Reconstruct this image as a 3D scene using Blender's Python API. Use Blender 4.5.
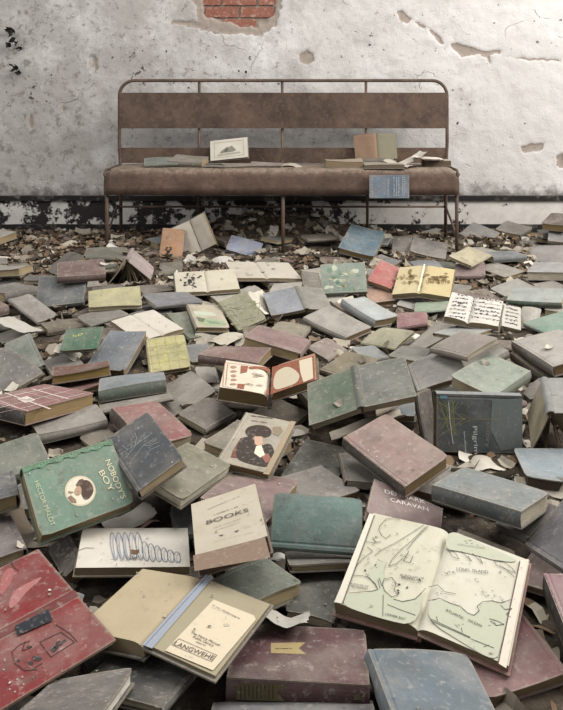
import bpy, bmesh, math, random
from mathutils import Vector, Matrix, Euler, noise
import numpy as np
for o in list(bpy.data.objects): bpy.data.objects.remove(o)
SC=bpy.context.scene; COL=SC.collection
# ---------------- camera (view camera, level, with front fall) ----------------
F_PX,HOR,CAMH=780.0,80.0,0.95
cd=bpy.data.cameras.new('camera'); cam=bpy.data.objects.new('camera',cd); COL.objects.link(cam)
cam.location=(0,0,CAMH); cam.rotation_euler=(math.pi/2,0,0)
cd.sensor_width=36; cd.sensor_fit='AUTO'; cd.lens=F_PX/710*36
cd.shift_y=-(355-HOR)/710; cd.clip_start=.05
SC.camera=cam
# ---------------- light ----------------
SC.view_settings.view_transform='Standard'; SC.view_settings.look='None'
SC.view_settings.gamma=1; SC.view_settings.use_curve_mapping=False
SC.view_settings.exposure=0.98
w=bpy.data.worlds.new('world'); SC.world=w; w.use_nodes=True
w.node_tree.nodes['Background'].inputs[0].default_value=(.96,.96,.97,1)
w.node_tree.nodes['Background'].inputs[1].default_value=.25
def area(name,loc,target,sx,sy,power,col=(1,1,1)):
    l=bpy.data.lights.new(name,'AREA'); l.shape='RECTANGLE'; l.size=sx; l.size_y=sy; l.energy=power; l.color=col
    o=bpy.data.objects.new(name,l); COL.objects.link(o); o.location=loc
    o.rotation_euler=(Vector(target)-Vector(loc)).to_track_quat('-Z','Y').to_euler(); return o
area('window_light_right',(3.6,2.6,2.4),(0,3.0,0.2),2.0,1.8,128,(1,.97,.92))
area('fill_light_left',(-3.4,1.6,2.5),(0,2.8,0.1),1.6,1.6,36,(1,.99,.98))  # added fill from the left, not a known window of the room
area('skylight',(0.4,2.5,3.3),(0.2,2.6,0),2.4,2.2,60,(1,.985,.955))
# ---------------- measured books: (id, kind, centre, tilt, size, wing angles, thickness, colour, label, extras) ----------------
BOOKS=[
('purple','c',(0.0286, 1.2256, 0.0512),(-0.155, 0.015, 265.402),(0.1508, 0.2118),(),0.034,'653137','maroon purple hardcover with gold ribbon emblem on cover and spine at the bottom centre',{}),
('blueworn','c',(0.2239, 1.1215, 0.0688),(-0.126, 0.16, 18.957),(0.1598, 0.2008),(),0.03,'5f7482','scuffed light blue hardcover cut off by the bottom edge of the picture',{}),
('rosered','c',(0.3539, 1.2547, 0.0362),(0.118, -0.011, -21.695),(0.1447, 0.1448),(),0.018,'99595a','rose red flat hardcover lying under the map book at bottom right',{}),
('darkspine','c',(0.4969, 1.2825, 0.0903),(0.074, -0.109, 6.245),(0.0914, 0.1341),(),0.05,'9a6a72','pink covered thick book with a blackened spine at right edge',{'sp': '25211f'}),
('greyright','c',(0.5378, 1.4479, 0.1017),(-0.009, -0.598, 6.604),(0.119, 0.1681),(),0.015,'6f6c74','slate grey hardcover at the right edge below the blue grey volume',{}),
('bluegrey','c',(0.4268, 1.593, 0.1169),(-0.122, 0.017, 0.84),(0.1333, 0.1934),(),0.032,'7c8686','blue grey hardcover with dark spine facing forward, on the heap right of centre',{'sp': '434c4b'}),
('paleblue','c',(0.6332, 1.8514, 0.0386),(-0.038, 0.004, 3.014),(0.1338, 0.1721),(),0.03,'8595a0','pale blue hardcover cut by right edge, just above the blue grey volume',{'pg': '4a4036'}),
('pilgrim','c',(0.4992, 1.965, 0.0845),(1.401, 0.075, 4.671),(0.1379, 0.2205),(),0.03,'55676d','dark blue jacketed book titled PILGRIM with gold lattice star leaning upright',{'sp': '71777a'}),
('sage','c',(0.5811, 2.1674, 0.1333),(0.151, 0.018, -16.511),(0.1352, 0.1971),(),0.03,'84917f','sage green hardcover behind the blue PILGRIM book',{}),
('tentright','t',(0.6907, 2.0354, 0.1292),(0.01, -0.433, 6.029),(0.1125, 0.121, 0.1786),(0.767, 0.333),0.02,'8f8f8c','open book standing like a tent at right edge with peeling white cover',{'col2': '8a7d5c'}),
('dustypink','c',(0.2566, 1.7657, 0.1177),(0.232, -0.055, 0.645),(0.1383, 0.1984),(),0.03,'a17a70','dusty pink hardcover with grimy dark spine above the DENMARK CARAVAN book',{'sp': '3c3631'}),
('denmark','c',(0.258, 1.6232, 0.0543),(0.172, 0.276, 4.445),(0.1177, 0.154),(),0.02,'8f6d6c','faded rose book lettered DENMARK CARAVAN behind the map book',{}),
('map','u',(0.2645, 1.3495, 0.0943),(0.26, -0.061, -0.446),(0.1475, 0.144, 0.2119),(-0.105, -0.088),0.022,'b7b299','open atlas with printed coastline maps on both pages, red cover edge',{'cov': '8a3d3c', 'col2': 'bab4a0'}),
('plate','u',(-0.1701, 1.2547, 0.1002),(-0.029, -0.008, 5.834),(0.1295, 0.1261, 0.1818),(-0.123, -0.083),0.02,'a08e69','open tan book showing a white library bookplate inside its cover',{'cov': '4b463f', 'col2': '8d8263'}),
('redspread','t',(-0.4122, 1.238, 0.0886),(0.077, -0.058, -0.877),(0.1573, 0.1415, 0.1837),(0.018, -0.031),0.008,'85191c','large bright red book open face down with black spine label at left edge',{'sat': 0.95}),
('greyfore','c',(-0.2807, 1.0579, 0.1157),(-0.377, -0.104, -0.095),(0.1205, 0.1608),(),0.018,'5c5654','grey brown hardcover with white page edges in the bottom left corner',{'pg': 'cfc9be'}),
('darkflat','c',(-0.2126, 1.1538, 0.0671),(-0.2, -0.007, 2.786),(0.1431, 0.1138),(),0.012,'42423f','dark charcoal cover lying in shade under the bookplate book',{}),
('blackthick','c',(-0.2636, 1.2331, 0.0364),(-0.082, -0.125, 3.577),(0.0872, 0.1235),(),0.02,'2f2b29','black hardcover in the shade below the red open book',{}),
('bottomgrey','c',(0.0153, 1.0725, 0.0637),(-0.369, -0.004, 4.695),(0.1597, 0.2347),(),0.03,'6a6b6f','grey hardcover mostly below the bottom edge, in front of the maroon book',{}),
('mossbooks','c',(-0.0413, 1.3818, 0.0659),(-0.1, 0.129, 5.513),(0.097, 0.1337),(),0.028,'5d6b5b','moss green hardcover with page edges showing, under the page headed BOOKS',{}),
('bookspage','c',(-0.1006, 1.4452, 0.1355),(0.073, -0.225, 0.169),(0.1282, 0.1694),(),0.032,'a99d87','coverless book showing a brown title page headed BOOKS',{'paper': 1, 'pg': '6d5545'}),
('teal','c',(0.0688, 1.5097, 0.0946),(0.891, -0.027, 20.352),(0.0931, 0.1744),(),0.022,'78a59c','teal cloth hardcover standing on its long edge at the centre',{}),
('dustwhite','c',(0.0657, 1.7189, 0.0551),(-0.074, 0.091, -0.911),(0.1371, 0.1732),(),0.02,'8f877f','dust covered pale book behind the teal hardcover',{}),
('wedge','c',(0.1836, 1.8046, 0.0547),(-0.04, 0.137, 6.336),(0.0862, 0.1361),(),0.018,'6f6b64','small grey book wedged below the dusty pink hardcover',{'sp': '5b4a3f'}),
('darkmoss','c',(0.0893, 1.8801, 0.0291),(0.013, 0.063, 5.937),(0.1256, 0.1923),(),0.02,'50534a','dark moss green hardcover behind the teal book',{}),
('lady','c',(-0.0557, 1.7819, 0.1252),(0.222, -0.009, -0.333),(0.1256, 0.1777),(),0.02,'b5a88e','picture book with a person in a wide dark hat on its cover',{}),
('pinkunder','c',(-0.0614, 1.6256, 0.0952),(-0.11, 0.127, 12.231),(0.1458, 0.2018),(),0.02,'8f6c67','dull pink hardcover wedged between the BOOKS page and the teal book',{}),
('olive','c',(-0.2044, 1.6598, 0.1232),(0.066, 0.173, 5.731),(0.1249, 0.1735),(),0.022,'84805f','olive tan hardcover with clean white page edge left of the hat picture book',{'pg': 'cbc4b2'}),
('navy','c',(-0.2907, 1.6351, 0.1766),(0.411, -0.223, 0.612),(0.107, 0.1744),(),0.026,'454c54',"dark navy hardcover with scratched white lines beside the NOBODY'S BOY book",{'pg': 'bda987'}),
('roseleft','c',(-0.3362, 2.0249, 0.0643),(0.049, 0.155, 19.505),(0.134, 0.2004),(),0.038,'96504f','rose red hardcover behind the scratched navy volume',{'sp': '3f2523'}),
('nobody','c',(-0.4047, 1.5551, 0.1421),(0.578, 0.323, 11.516),(0.1404, 0.188),(),0.035,'6c9a7e',"mint green hardcover titled NOBODY'S BOY with an oval portrait",{'sp': '4c7058'}),
('greenleft','c',(-0.6371, 1.8642, 0.0492),(0.252, 0.043, 2.146),(0.1178, 0.1387),(),0.025,'5b6a5a',"grey green hardcover at the left edge behind NOBODY'S BOY",{}),
('slateleft','c',(-0.5653, 1.5641, 0.1372),(0.016, -0.075, 3.565),(0.0607, 0.104),(),0.03,'555c62',"small slate blue book at the left edge, half behind NOBODY'S BOY",{}),
('plumleft','c',(-0.5346, 1.4748, 0.0892),(0.032, 0.029, 3.695),(0.0714, 0.1267),(),0.02,'6a5a5d','plum grey cover at the left edge above the large red open book',{}),
('brownpage','p',(-0.5424, 1.5955, 0.0585),(-0.025, 0.891, 5.832),(0.0915, 0.1085),(),0.003,'70604f',"brown stained loose sheet under the left edge of NOBODY'S BOY",{}),
('fanned','c',(-0.4098, 1.4824, 0.0466),(0.365, -0.289, 3.796),(0.0441, 0.0874),(),0.03,'4d403b','dark brown fanned open book right of the large red one',{}),
('doodle','c',(-0.281, 1.4895, 0.0584),(-0.036, 0.079, 4.865),(0.1303, 0.2071),(),0.016,'b5aea2','coverless white page block with blue looping scribble on top',{'paper': 1, 'pg': '8f7d62'}),
('slip','p',(-0.333, 1.6576, 0.0247),(-0.102, -0.207, 5.324),(0.0822, 0.1093),(),0.003,'aba398',"narrow white sheet lying between NOBODY'S BOY and the scribbled pages",{}),
('rustsheet','p',(-0.3009, 1.6426, 0.0143),(-0.123, -0.101, 5.184),(0.0679, 0.0779),(),0.003,'7b5a4c','rust brown scrap of card above the scribbled pages',{}),
('plaid','c',(-0.6818, 2.1612, 0.073),(-0.16, -0.05, 0.874),(0.2184, 0.2435),(),0.036,'935454','red and white plaid patterned hardcover at the left edge',{'sp': '2b2524'}),
('dirtywhite','c',(-0.563, 2.0598, 0.0525),(-0.05, -0.092, 2.048),(0.1208, 0.1763),(),0.024,'9b9389','dirty white book lying below the plaid one',{}),
('tanlow','c',(-0.4745, 2.0154, 0.0325),(0.156, 0.005, 2.372),(0.0627, 0.0745),(),0.02,'81745c',"small tan book behind the mint green NOBODY'S BOY",{}),
('greenspine','c',(-0.4394, 2.2928, 0.071),(-0.138, -0.096, 1.771),(0.1352, 0.1903),(),0.036,'747f85','blue grey hardcover whose mossy green spine faces forward',{'sp': '4f6152'}),
('flatpale','c',(-0.4148, 2.2103, 0.0446),(-0.156, -0.124, 1.848),(0.1391, 0.198),(),0.01,'877f75','thin pale grey book under the mossy green spine',{}),
('goldedge','c',(-0.6178, 2.4065, 0.0596),(-0.161, -0.1, 4.961),(0.1274, 0.1726),(),0.024,'6e3f30','red brown book with yellowed page block facing forward',{'pg': '8d7440'}),
('redthin','c',(-0.5937, 2.3588, 0.0296),(-0.077, -0.118, -1.015),(0.099, 0.1251),(),0.014,'7a4a42','thin red brown book under the one with yellowed pages',{}),
('greytriangle','c',(-0.8379, 2.5324, 0.0595),(0.436, -0.083, 3.697),(0.0866, 0.1736),(),0.015,'667266','grey green hardcover tilted at left edge beside the large grey cover',{}),
('bigcharcoal','c',(-0.8581, 2.4136, 0.0515),(0.311, -0.057, 7.171),(0.1453, 0.2096),(),0.012,'68655f','large stained grey cover at the left edge',{}),
('fifty','c',(-0.6574, 2.5647, 0.1),(0.439, -0.083, 4.721),(0.0999, 0.1257),(),0.012,'2a6243','bright green booklet with yellow 50 on the cover',{}),
('bluesheen','c',(-0.5445, 2.5875, 0.0559),(0.277, -0.059, -0.184),(0.1358, 0.209),(),0.022,'676f7a','blue grey hardcover just right of the bright green booklet',{}),
('yellowmap','c',(-0.3757, 2.5766, 0.0493),(0.276, 0.001, 0.238),(0.1299, 0.1837),(),0.014,'aea457','yellow booklet with a faint grid of squares on the cover',{}),
('paleflat','c',(-0.2896, 2.2741, 0.0405),(0.161, -0.268, 38.258),(0.1413, 0.1792),(),0.014,'90887b','wide pale dusty book left of the open brown patterned book',{}),
('brownrest','c',(-0.204, 2.1346, 0.041),(0.113, 0.152, 21.379),(0.1008, 0.131),(),0.016,'74695f','brown cloth hardcover left of the hat picture book',{}),
('endpaper','u',(-0.0321, 2.1896, 0.1079),(0.023, -0.057, 6.264),(0.1335, 0.1341, 0.1941),(0.2, 0.258),0.034,'b9aa95','open book with rust brown and cream decorated endpapers',{'cov': '4f3a2a', 'col2': '9b6a4c', 'pg': '6d5a3a'}),
('greenopen','t',(0.1932, 1.9826, 0.172),(0.164, -0.195, 18.847),(0.1347, 0.1371, 0.1892),(0.174, -0.021),0.016,'6a6f66','two tone green book lying open face down at the centre',{'col2': '4c5f47'}),
('greyside','c',(0.4601, 2.3122, 0.095),(0.056, -0.343, -0.009),(0.1526, 0.1929),(),0.016,'8a8681','light grey hardcover right of the open face down green book',{}),
('bentcover','c',(0.3797, 2.0271, 0.0744),(1.101, 0.996, 0.257),(0.0889, 0.127),(),0.01,'574d45','bent brown board standing left of the PILGRIM book',{}),
('paleslab','c',(0.8748, 2.4806, 0.1037),(0.002, -0.151, 0.202),(0.1796, 0.2556),(),0.034,'99928b','thick pale book with brown page edges at the right edge',{'pg': '7d6647'}),
('brownslab','c',(0.8576, 2.4768, 0.0571),(0.113, -0.126, -18.562),(0.1494, 0.2428),(),0.03,'5f5040','brown hardcover at the right edge underneath the thick pale one',{}),
('mint','c',(1.021, 2.8167, 0.073),(-0.078, -0.224, 0.152),(0.1924, 0.2713),(),0.012,'668f7b','mint green hardcover at the right edge',{}),
('greenrim','c',(1.0576, 3.2364, 0.0575),(0.075, -0.14, 1.108),(0.149, 0.2179),(),0.022,'8d9591','pale grey book with dark green spine facing forward at right',{'sp': '37533f'}),
('music','u',(0.6342, 2.6084, 0.1861),(0.249, -0.009, 5.921),(0.0759, 0.0962, 0.1705),(0.036, 0.016),0.018,'aca79f','swollen open music book with dark notes across crumpled pages',{'music': 1, 'cov': '5c564f'}),
('musicside','c',(0.8688, 2.9467, 0.0565),(0.514, 0.078, 2.886),(0.0691, 0.1191),(),0.02,'a39e96','torn block of printed music pages right of the swollen open music book',{'paper': 1, 'music': 1}),
('mauve','c',(0.5423, 2.3299, 0.1666),(-0.045, -0.315, 0.455),(0.1277, 0.178),(),0.018,'877a70','mauve brown hardcover behind the sage green one',{}),
('bluewhite','c',(0.5953, 2.5156, 0.1435),(-0.109, -0.039, -0.809),(0.1269, 0.1794),(),0.012,'858b8a','blue white cover just behind the mauve brown hardcover',{}),
('horses','u',(0.5937, 3.2887, 0.1143),(0.371, -0.138, 5.974),(0.1163, 0.1252, 0.1954),(-0.192, -0.106),0.02,'b0a071','open book with a sepia drawing of horses across both pages',{'col2': 'a8955f', 'cov': '5f4a35'}),
('redsmall','c',(0.4505, 3.3849, 0.1061),(0.427, 0.113, 2.667),(0.1096, 0.1626),(),0.016,'b34844','bright coral red hardcover left of the horse drawing',{}),
('orangesmall','c',(0.4155, 3.2914, 0.0444),(0.305, 0.004, 4.873),(0.1116, 0.1146),(),0.02,'a87757','tan orange hardcover below the coral red one',{}),
('greenpict','c',(0.2642, 3.3249, 0.1068),(0.993, -0.033, 1.601),(0.1291, 0.1921),(),0.02,'7d9180','pale green picture book standing upright left of the coral red book',{}),
('tealfar','c',(0.423, 4.0836, 0.1113),(0.372, 0.057, 5.926),(0.1908, 0.2518),(),0.03,'45697a','deep blue hardcover with white page edges near the right bench legs',{}),
('greyfar','c',(0.6401, 4.1438, 0.0587),(0.419, -0.087, 6.082),(0.1043, 0.1745),(),0.02,'766c67','grey brown book right of the deep blue hardcover',{}),
('greyfarb','c',(0.7806, 4.1292, 0.0657),(0.149, 0.126, 2.892),(0.1822, 0.2556),(),0.014,'77726d','grey hardcover beside the right front bench leg',{}),
('palefar','c',(0.892, 4.5436, 0.0508),(0.327, -0.174, -2.384),(0.1229, 0.169),(),0.014,'979189','pale dusty book between the two right bench legs',{}),
('creamfar','c',(0.9121, 3.7832, 0.0959),(0.221, 0.06, 2.359),(0.1261, 0.1845),(),0.012,'aa9e77','cream yellow booklet just right of the front bench leg',{}),
('redlabel','c',(0.8924, 3.6941, 0.0495),(0.224, -0.195, 7.629),(0.1244, 0.1385),(),0.02,'80605f','dull red book behind the swollen music book',{}),
('steelfar','c',(1.1309, 4.4528, 0.076),(0.422, -0.192, 0.712),(0.1346, 0.1834),(),0.022,'7a7675','steel grey hardcover with white page edge right of the bench',{}),
('umberfar','c',(1.3408, 4.5078, 0.0938),(0.147, 0.068, 8.812),(0.146, 0.2091),(),0.025,'655f5a','umber grey book far right near the wall',{}),
('brownfar','c',(1.4947, 4.2167, 0.1978),(0.134, -0.127, 2.53),(0.1277, 0.187),(),0.035,'55453b','dark brown thick book at right edge by the wall',{}),
('greyedge','c',(1.4932, 4.1352, 0.1276),(0.483, -0.134, 4.35),(0.1201, 0.1473),(),0.014,'827e7d','light grey cover at right edge below the dark brown thick book',{}),
('fanright','c',(1.3771, 4.0148, 0.0568),(0.135, -0.183, 2.961),(0.1819, 0.2484),(),0.016,'837e7c','grey book with splayed torn pages near the right edge',{}),
('longright','c',(1.26, 3.655, 0.072),(-0.065, -0.073, 2.688),(0.1813, 0.2522),(),0.036,'8f8f8f','thick grey book with brown page block facing forward at the right edge',{}),
('periwinkle','c',(-0.196, 4.1327, 0.07),(0.52, 0.177, 4.502),(0.1244, 0.1761),(),0.015,'7884a3','periwinkle blue hardcover under the bench',{}),
('orange','c',(-0.5675, 4.0527, 0.0979),(0.959, 0.074, -0.046),(0.1174, 0.1718),(),0.012,'b07334','orange hardcover standing upright below the left bench leg',{}),
('whitefan','u',(-0.454, 4.0941, 0.1319),(1.441, -0.272, 0.417),(0.1079, 0.109, 0.1783),(0.017, 0.4),0.012,'c4b8a6','open white book propped steeply behind the orange hardcover',{'cov': '6d6353'}),
('pinktent','t',(-0.7111, 3.649, 0.1359),(0.08, -0.066, 0.05),(0.1432, 0.1437, 0.176),(0.865, 0.799),0.015,'a89291','pink covered book standing open like a tent with fanned pages',{'col2': '887a5c'}),
('rustspine','c',(-0.8488, 3.305, 0.1542),(0.279, 0.07, 1.838),(0.1283, 0.1961),(),0.03,'6f504b','rust brown book at far left with rounded spine up',{}),
('greywedge','c',(-1.0535, 3.7732, 0.063),(0.272, -0.464, 3.842),(0.1507, 0.2079),(),0.015,'655e58','grey brown book left of the rust brown spine',{}),
('khaki','c',(-0.8883, 3.9444, 0.0781),(0.129, 0.069, 1.701),(0.1416, 0.2054),(),0.02,'6b685a','khaki book lying flat just below the bench at left',{}),
('bigslate','c',(-0.9153, 3.2392, 0.077),(0.571, -0.034, 1.676),(0.1608, 0.1997),(),0.024,'585f62','large slate grey hardcover at left behind the bright green booklet',{}),
('lemon','c',(-0.6593, 3.0879, 0.0888),(0.229, 0.059, 4.957),(0.1443, 0.2038),(),0.014,'aaa264','lemon yellow booklet with frayed spine at left',{'sp': '8c8064'}),
('leftpages','c',(-0.819, 2.9363, 0.0347),(-0.063, -0.021, 2.097),(0.1102, 0.1487),(),0.024,'66573f','small brown book with page edges facing forward at left',{'pg': '75664d'}),
('greyrhomb','c',(-0.6807, 2.9696, 0.0532),(0.074, -0.054, 2.258),(0.1134, 0.1572),(),0.01,'746f68','grey thin cover behind the bright green booklet',{}),
('whitewide','u',(-0.4809, 2.7987, 0.0746),(0.155, 0.128, 0.82),(0.096, 0.0952, 0.1837),(0.003, -0.063),0.012,'a9a193','wide white open book right of the grey thin cover',{'cov': '6d6353'}),
('lilac','c',(-0.4445, 3.1596, 0.0685),(-0.011, 0.086, 2.144),(0.1432, 0.2045),(),0.018,'75757c','lilac grey flat hardcover right of the lemon yellow booklet',{}),
('brownflat','c',(-0.5564, 3.4401, 0.0308),(0.017, 0.063, -19.962),(0.1121, 0.1414),(),0.018,'73645b','brown flat hardcover just behind the lilac grey one',{}),
('inkdraw','u',(-0.3293, 3.3941, 0.0768),(0.201, 0.016, 6.463),(0.1327, 0.1361, 0.2028),(0.011, 0.005),0.014,'a8a08d','open book with an ink drawing on left page and blank right page',{'col2': 'a9a18a', 'cov': '5a5144'}),
('creamback','p',(-0.412, 3.8959, 0.0177),(0.154, -0.009, 4.732),(0.1209, 0.1519),(),0.003,'ada18a','cream loose sheet behind the open ink drawing book',{}),
('turned','u',(-0.0944, 3.5951, 0.0763),(0.085, 0.07, 6.554),(0.1465, 0.1645, 0.2294),(0.025, -0.045),0.012,'a39b8c','dusty open book with curled pages beneath the periwinkle hardcover',{'cov': '4f4a42'}),
('landscape','c',(-0.274, 2.9156, 0.0692),(0.121, 0.161, 0.302),(0.1245, 0.191),(),0.02,'aea386','book with a green landscape picture on its pale cover',{}),
('darkgreenlow','c',(-0.3352, 2.8772, 0.0502),(0.177, 0.195, 0.654),(0.1119, 0.1729),(),0.02,'5a654e','dark green hardcover half beneath the landscape picture book',{}),
('olivemap','c',(-0.1497, 2.9656, 0.0752),(0.464, -0.04, 0.519),(0.1173, 0.1753),(),0.012,'85845e','olive booklet with pencil like landscape drawing',{}),
('whitetri','p',(-0.0762, 3.1097, 0.0605),(0.192, 0.771, 5.79),(0.1117, 0.1631),(),0.003,'b3ab9c','white loose sheet right of the olive booklet',{}),
('brickred','c',(-0.1394, 2.3817, 0.1208),(-0.061, -0.013, 7.549),(0.1298, 0.1919),(),0.026,'7d5851','brick red hardcover with dark spine forward above the open endpaper book',{'sp': '5c3936'}),
('dustred','c',(-0.0094, 2.5466, 0.1071),(-0.108, 0.235, 2.966),(0.1851, 0.2464),(),0.028,'825d5b','dusty dark red hardcover behind the brick red one',{}),
('mauvelow','c',(0.155, 2.6658, 0.0329),(0.164, 0.222, 15.054),(0.0904, 0.1256),(),0.014,'857069','mauve brown thin book right of the dusty dark red one',{}),
('lavender','t',(0.0806, 3.1274, 0.0786),(0.307, 0.054, 6.512),(0.1428, 0.1093, 0.1597),(0.125, 0.151),0.016,'7f7b71','lavender grey book lying open face down above the wide stone grey hardcover',{'col2': '747983'}),
('stone','c',(0.21, 2.9167, 0.0464),(0.148, 0.054, 7.053),(0.1469, 0.2155),(),0.02,'8e8a80','wide stone grey hardcover right of centre in the middle distance',{'pg': '6e5b3e'}),
('icyblue','c',(0.3426, 3.0282, 0.0621),(0.089, 0.177, 6.95),(0.1265, 0.1902),(),0.028,'9aa3a4','icy blue hardcover with thick tan page edges',{'pg': '7a6a4d'}),
('whitestub','c',(0.2172, 3.2898, 0.0289),(0.141, -0.096, 1.706),(0.0932, 0.1082),(),0.01,'a8a195','small white booklet left of the icy blue hardcover',{}),
('strawyellow','c',(0.3753, 2.7617, 0.0417),(0.076, -0.307, 0.737),(0.1169, 0.1637),(),0.01,'9d9872','straw yellow hardcover below the icy blue one',{}),
('rosepink','c',(0.4966, 2.9697, 0.0405),(0.132, -0.201, 1.412),(0.1055, 0.1148),(),0.016,'92595f','rose pink book below the horse drawing',{}),
('palegreen','c',(0.6057, 3.1458, 0.0379),(0.013, -0.158, 1.365),(0.1064, 0.136),(),0.01,'7c977a','pale green thin book directly below the horse drawing',{}),
('silvercov','c',(0.5366, 3.2375, 0.0291),(0.127, 0.105, 8.946),(0.0847, 0.1315),(),0.012,'8a8786','silver grey small cover left of the pale green thin book',{}),
('openyellow','c',(0.2118, 2.4486, 0.0562),(0.06, -0.342, 0.624),(0.1189, 0.1672),(),0.02,'857756','half open book with yellowed pages behind the face down green one',{'pg': '6b5c3d'}),
('bluebit','c',(0.299, 2.6268, 0.0319),(0.104, 0.224, 2.19),(0.0837, 0.1083),(),0.012,'7a8182','small blue grey cover behind the face down green book',{}),
('greytri','c',(0.415, 2.5035, 0.0753),(-0.067, 0.022, 2.675),(0.1019, 0.1565),(),0.014,'726f68','dark stone grey cover behind the light grey hardcover',{}),
('redfar','c',(0.0983, 4.0286, 0.03),(0.004, 0.102, 2.947),(0.1519, 0.2168),(),0.014,'774f49','brick coloured flat book by the middle bench leg',{}),
('rollfar','c',(0.2641, 3.9433, 0.0378),(0.058, 0.049, 7.907),(0.1075, 0.1332),(),0.025,'66463f','small red brown book left of the deep blue hardcover',{}),
('greyslant','c',(0.5148, 3.9324, 0.0332),(0.14, -0.193, 0.586),(0.119, 0.1719),(),0.014,'7e7979','grey slanted cover above the coral red book',{}),
('blackfar','c',(0.2357, 4.2023, 0.0413),(0.258, 0.064, 14.313),(0.1124, 0.1253),(),0.02,'443f3b','near black book under the bench left of the deep blue hardcover',{}),
('drab','c',(0.1347, 3.5039, 0.0557),(0.211, 0.1, 3.196),(0.0835, 0.1468),(),0.03,'665f52','drab brown thick book left of the pale green picture book',{}),
('drabb','c',(-0.5331, 3.7468, 0.0474),(0.295, -0.128, 1.662),(0.1055, 0.1087),(),0.02,'6c6655','drab khaki book at the foot of the orange hardcover',{}),
('brownpad','c',(-0.348, 4.0912, 0.0328),(0.108, -0.07, 2.342),(0.1417, 0.2045),(),0.012,'6f645a','brown grey cover right of the propped white open book',{}),
('silver','c',(1.0226, 3.4203, 0.0344),(0.048, -0.268, 3.344),(0.1414, 0.2079),(),0.01,'99958f','silvery white cover behind the pale book with dark green spine',{}),
('buff','c',(1.1816, 3.4768, 0.0312),(0.028, -0.254, -3.007),(0.1041, 0.1518),(),0.012,'8f8780','buff coloured cover at right behind the pale book with dark green spine',{}),
('chalk','c',(0.5102, 2.6751, 0.0717),(-0.149, -0.504, 6.461),(0.1466, 0.1973),(),0.012,'a09889','chalky white book behind the light grey hardcover',{}),
('ivory','c',(0.9428, 2.9744, 0.0433),(0.252, -0.241, 2.721),(0.0684, 0.1391),(),0.012,'9e988e','ivory book with a brown leaf stain right of the music pages',{}),
('ash','c',(0.7431, 2.2875, 0.045),(-0.183, -0.653, 3.086),(0.0667, 0.1057),(),0.016,'8d867c','ash coloured small book right of the sage green one',{}),
('wovenpage','p',(0.4855, 1.8967, 0.0142),(-0.118, -0.024, -1.523),(0.0864, 0.1106),(),0.003,'aba395','crumpled whitish sheet under the PILGRIM book',{}),
('greypink','c',(0.5001, 1.5884, 0.0618),(-0.234, -0.529, 0.218),(0.0927, 0.1264),(),0.02,'837b7e','grey pink hardcover below the blue grey volume',{}),
('slabs','c',(0.08, 1.4837, 0.0407),(-0.311, -0.005, 4.809),(0.0904, 0.1381),(),0.012,'736e66','dusty grey slab like book left of the atlas',{}),
('darkolive','c',(0.0632, 1.4012, 0.0295),(-0.073, 0.008, 2.899),(0.0868, 0.1376),(),0.02,'474940','dark olive dust coated cover left of the atlas',{}),
('textslip','p',(0.0074, 1.2976, 0.0578),(-0.379, 0.145, 4.605),(0.0687, 0.0757),(),0.003,'97928a','strip of pale printed page above the maroon purple book',{}),
('whitestrip','p',(0.0078, 1.5241, 0.0187),(-0.296, -0.037, 4.501),(0.0523, 0.0536),(),0.003,'b9b6ae','white paper strip below the teal hardcover',{}),
('longsheet','p',(0.2221, 2.0301, 0.0512),(-0.27, -0.29, 4.73),(0.1208, 0.1983),(),0.003,'b3a894','long cream sheet sticking out below the face down green book',{}),
('tanboard','c',(-0.0024, 2.155, 0.0302),(0.156, -0.005, 7.224),(0.1021, 0.1268),(),0.014,'857967','tan board behind the hat picture book',{}),
('whiteflap','c',(-0.2334, 2.4518, 0.0234),(0.067, 0.091, 3.366),(0.0658, 0.1113),(),0.01,'a59d90','white flap of a book left of the open endpaper book',{}),
('greyflap','c',(-0.2799, 2.637, 0.0287),(0.118, 0.0, 3.39),(0.0745, 0.1311),(),0.014,'737576','grey small cover right of the yellow booklet',{}),
('wavy','p',(-0.1936, 2.7761, 0.0358),(0.009, -0.02, -0.73),(0.086, 0.1215),(),0.003,'a29a88','wavy pale sheet above the brick red hardcover',{}),
('leftsheet','p',(-0.9485, 2.821, 0.0651),(-0.186, 0.357, -0.176),(0.1359, 0.1658),(),0.003,'a09a90','long pale sheet at the left edge',{}),
('leftgrey','c',(-0.9645, 2.802, 0.0309),(0.069, -0.168, 3.908),(0.1077, 0.1515),(),0.01,'9a948a','chalk grey thin book at left edge',{}),
('leftlight','c',(-0.9762, 3.0705, 0.0533),(0.138, 0.39, 1.088),(0.1122, 0.1697),(),0.012,'87817a','light taupe book at left below the large slate grey hardcover',{}),
('taupe','c',(-0.7086, 2.5295, 0.0306),(0.088, -0.16, 6.814),(0.1003, 0.1528),(),0.014,'7c766e','taupe book under the bright green booklet',{}),
('torn','p',(-0.7046, 2.5937, 0.051),(-0.164, 0.445, 0.102),(0.0843, 0.1354),(),0.003,'a69f92','torn whitish sheet below the bright green booklet',{}),
('tripage','p',(-0.864, 4.0918, 0.0783),(0.098, 0.335, 6.079),(0.0738, 0.1191),(),0.003,'aca8a2','small white paper triangle near left bench leg',{}),
('tanbox','c',(-1.2828, 4.3092, 0.0403),(0.228, 0.059, 1.987),(0.1029, 0.1117),(),0.02,'74634a','tan battered book among dry leaves at far left',{}),
('farleft','c',(-1.4483, 4.1579, 0.0402),(0.255, 0.074, 2.391),(0.0965, 0.1133),(),0.015,'7d766a','pale battered book among dry leaves at left edge',{}),
('whitecurl','p',(-0.2878, 3.9399, 0.0325),(0.405, 0.058, 5.136),(0.0959, 0.1055),(),0.003,'a8a39b','crumpled white sheet right of the propped white open book',{}),
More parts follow.
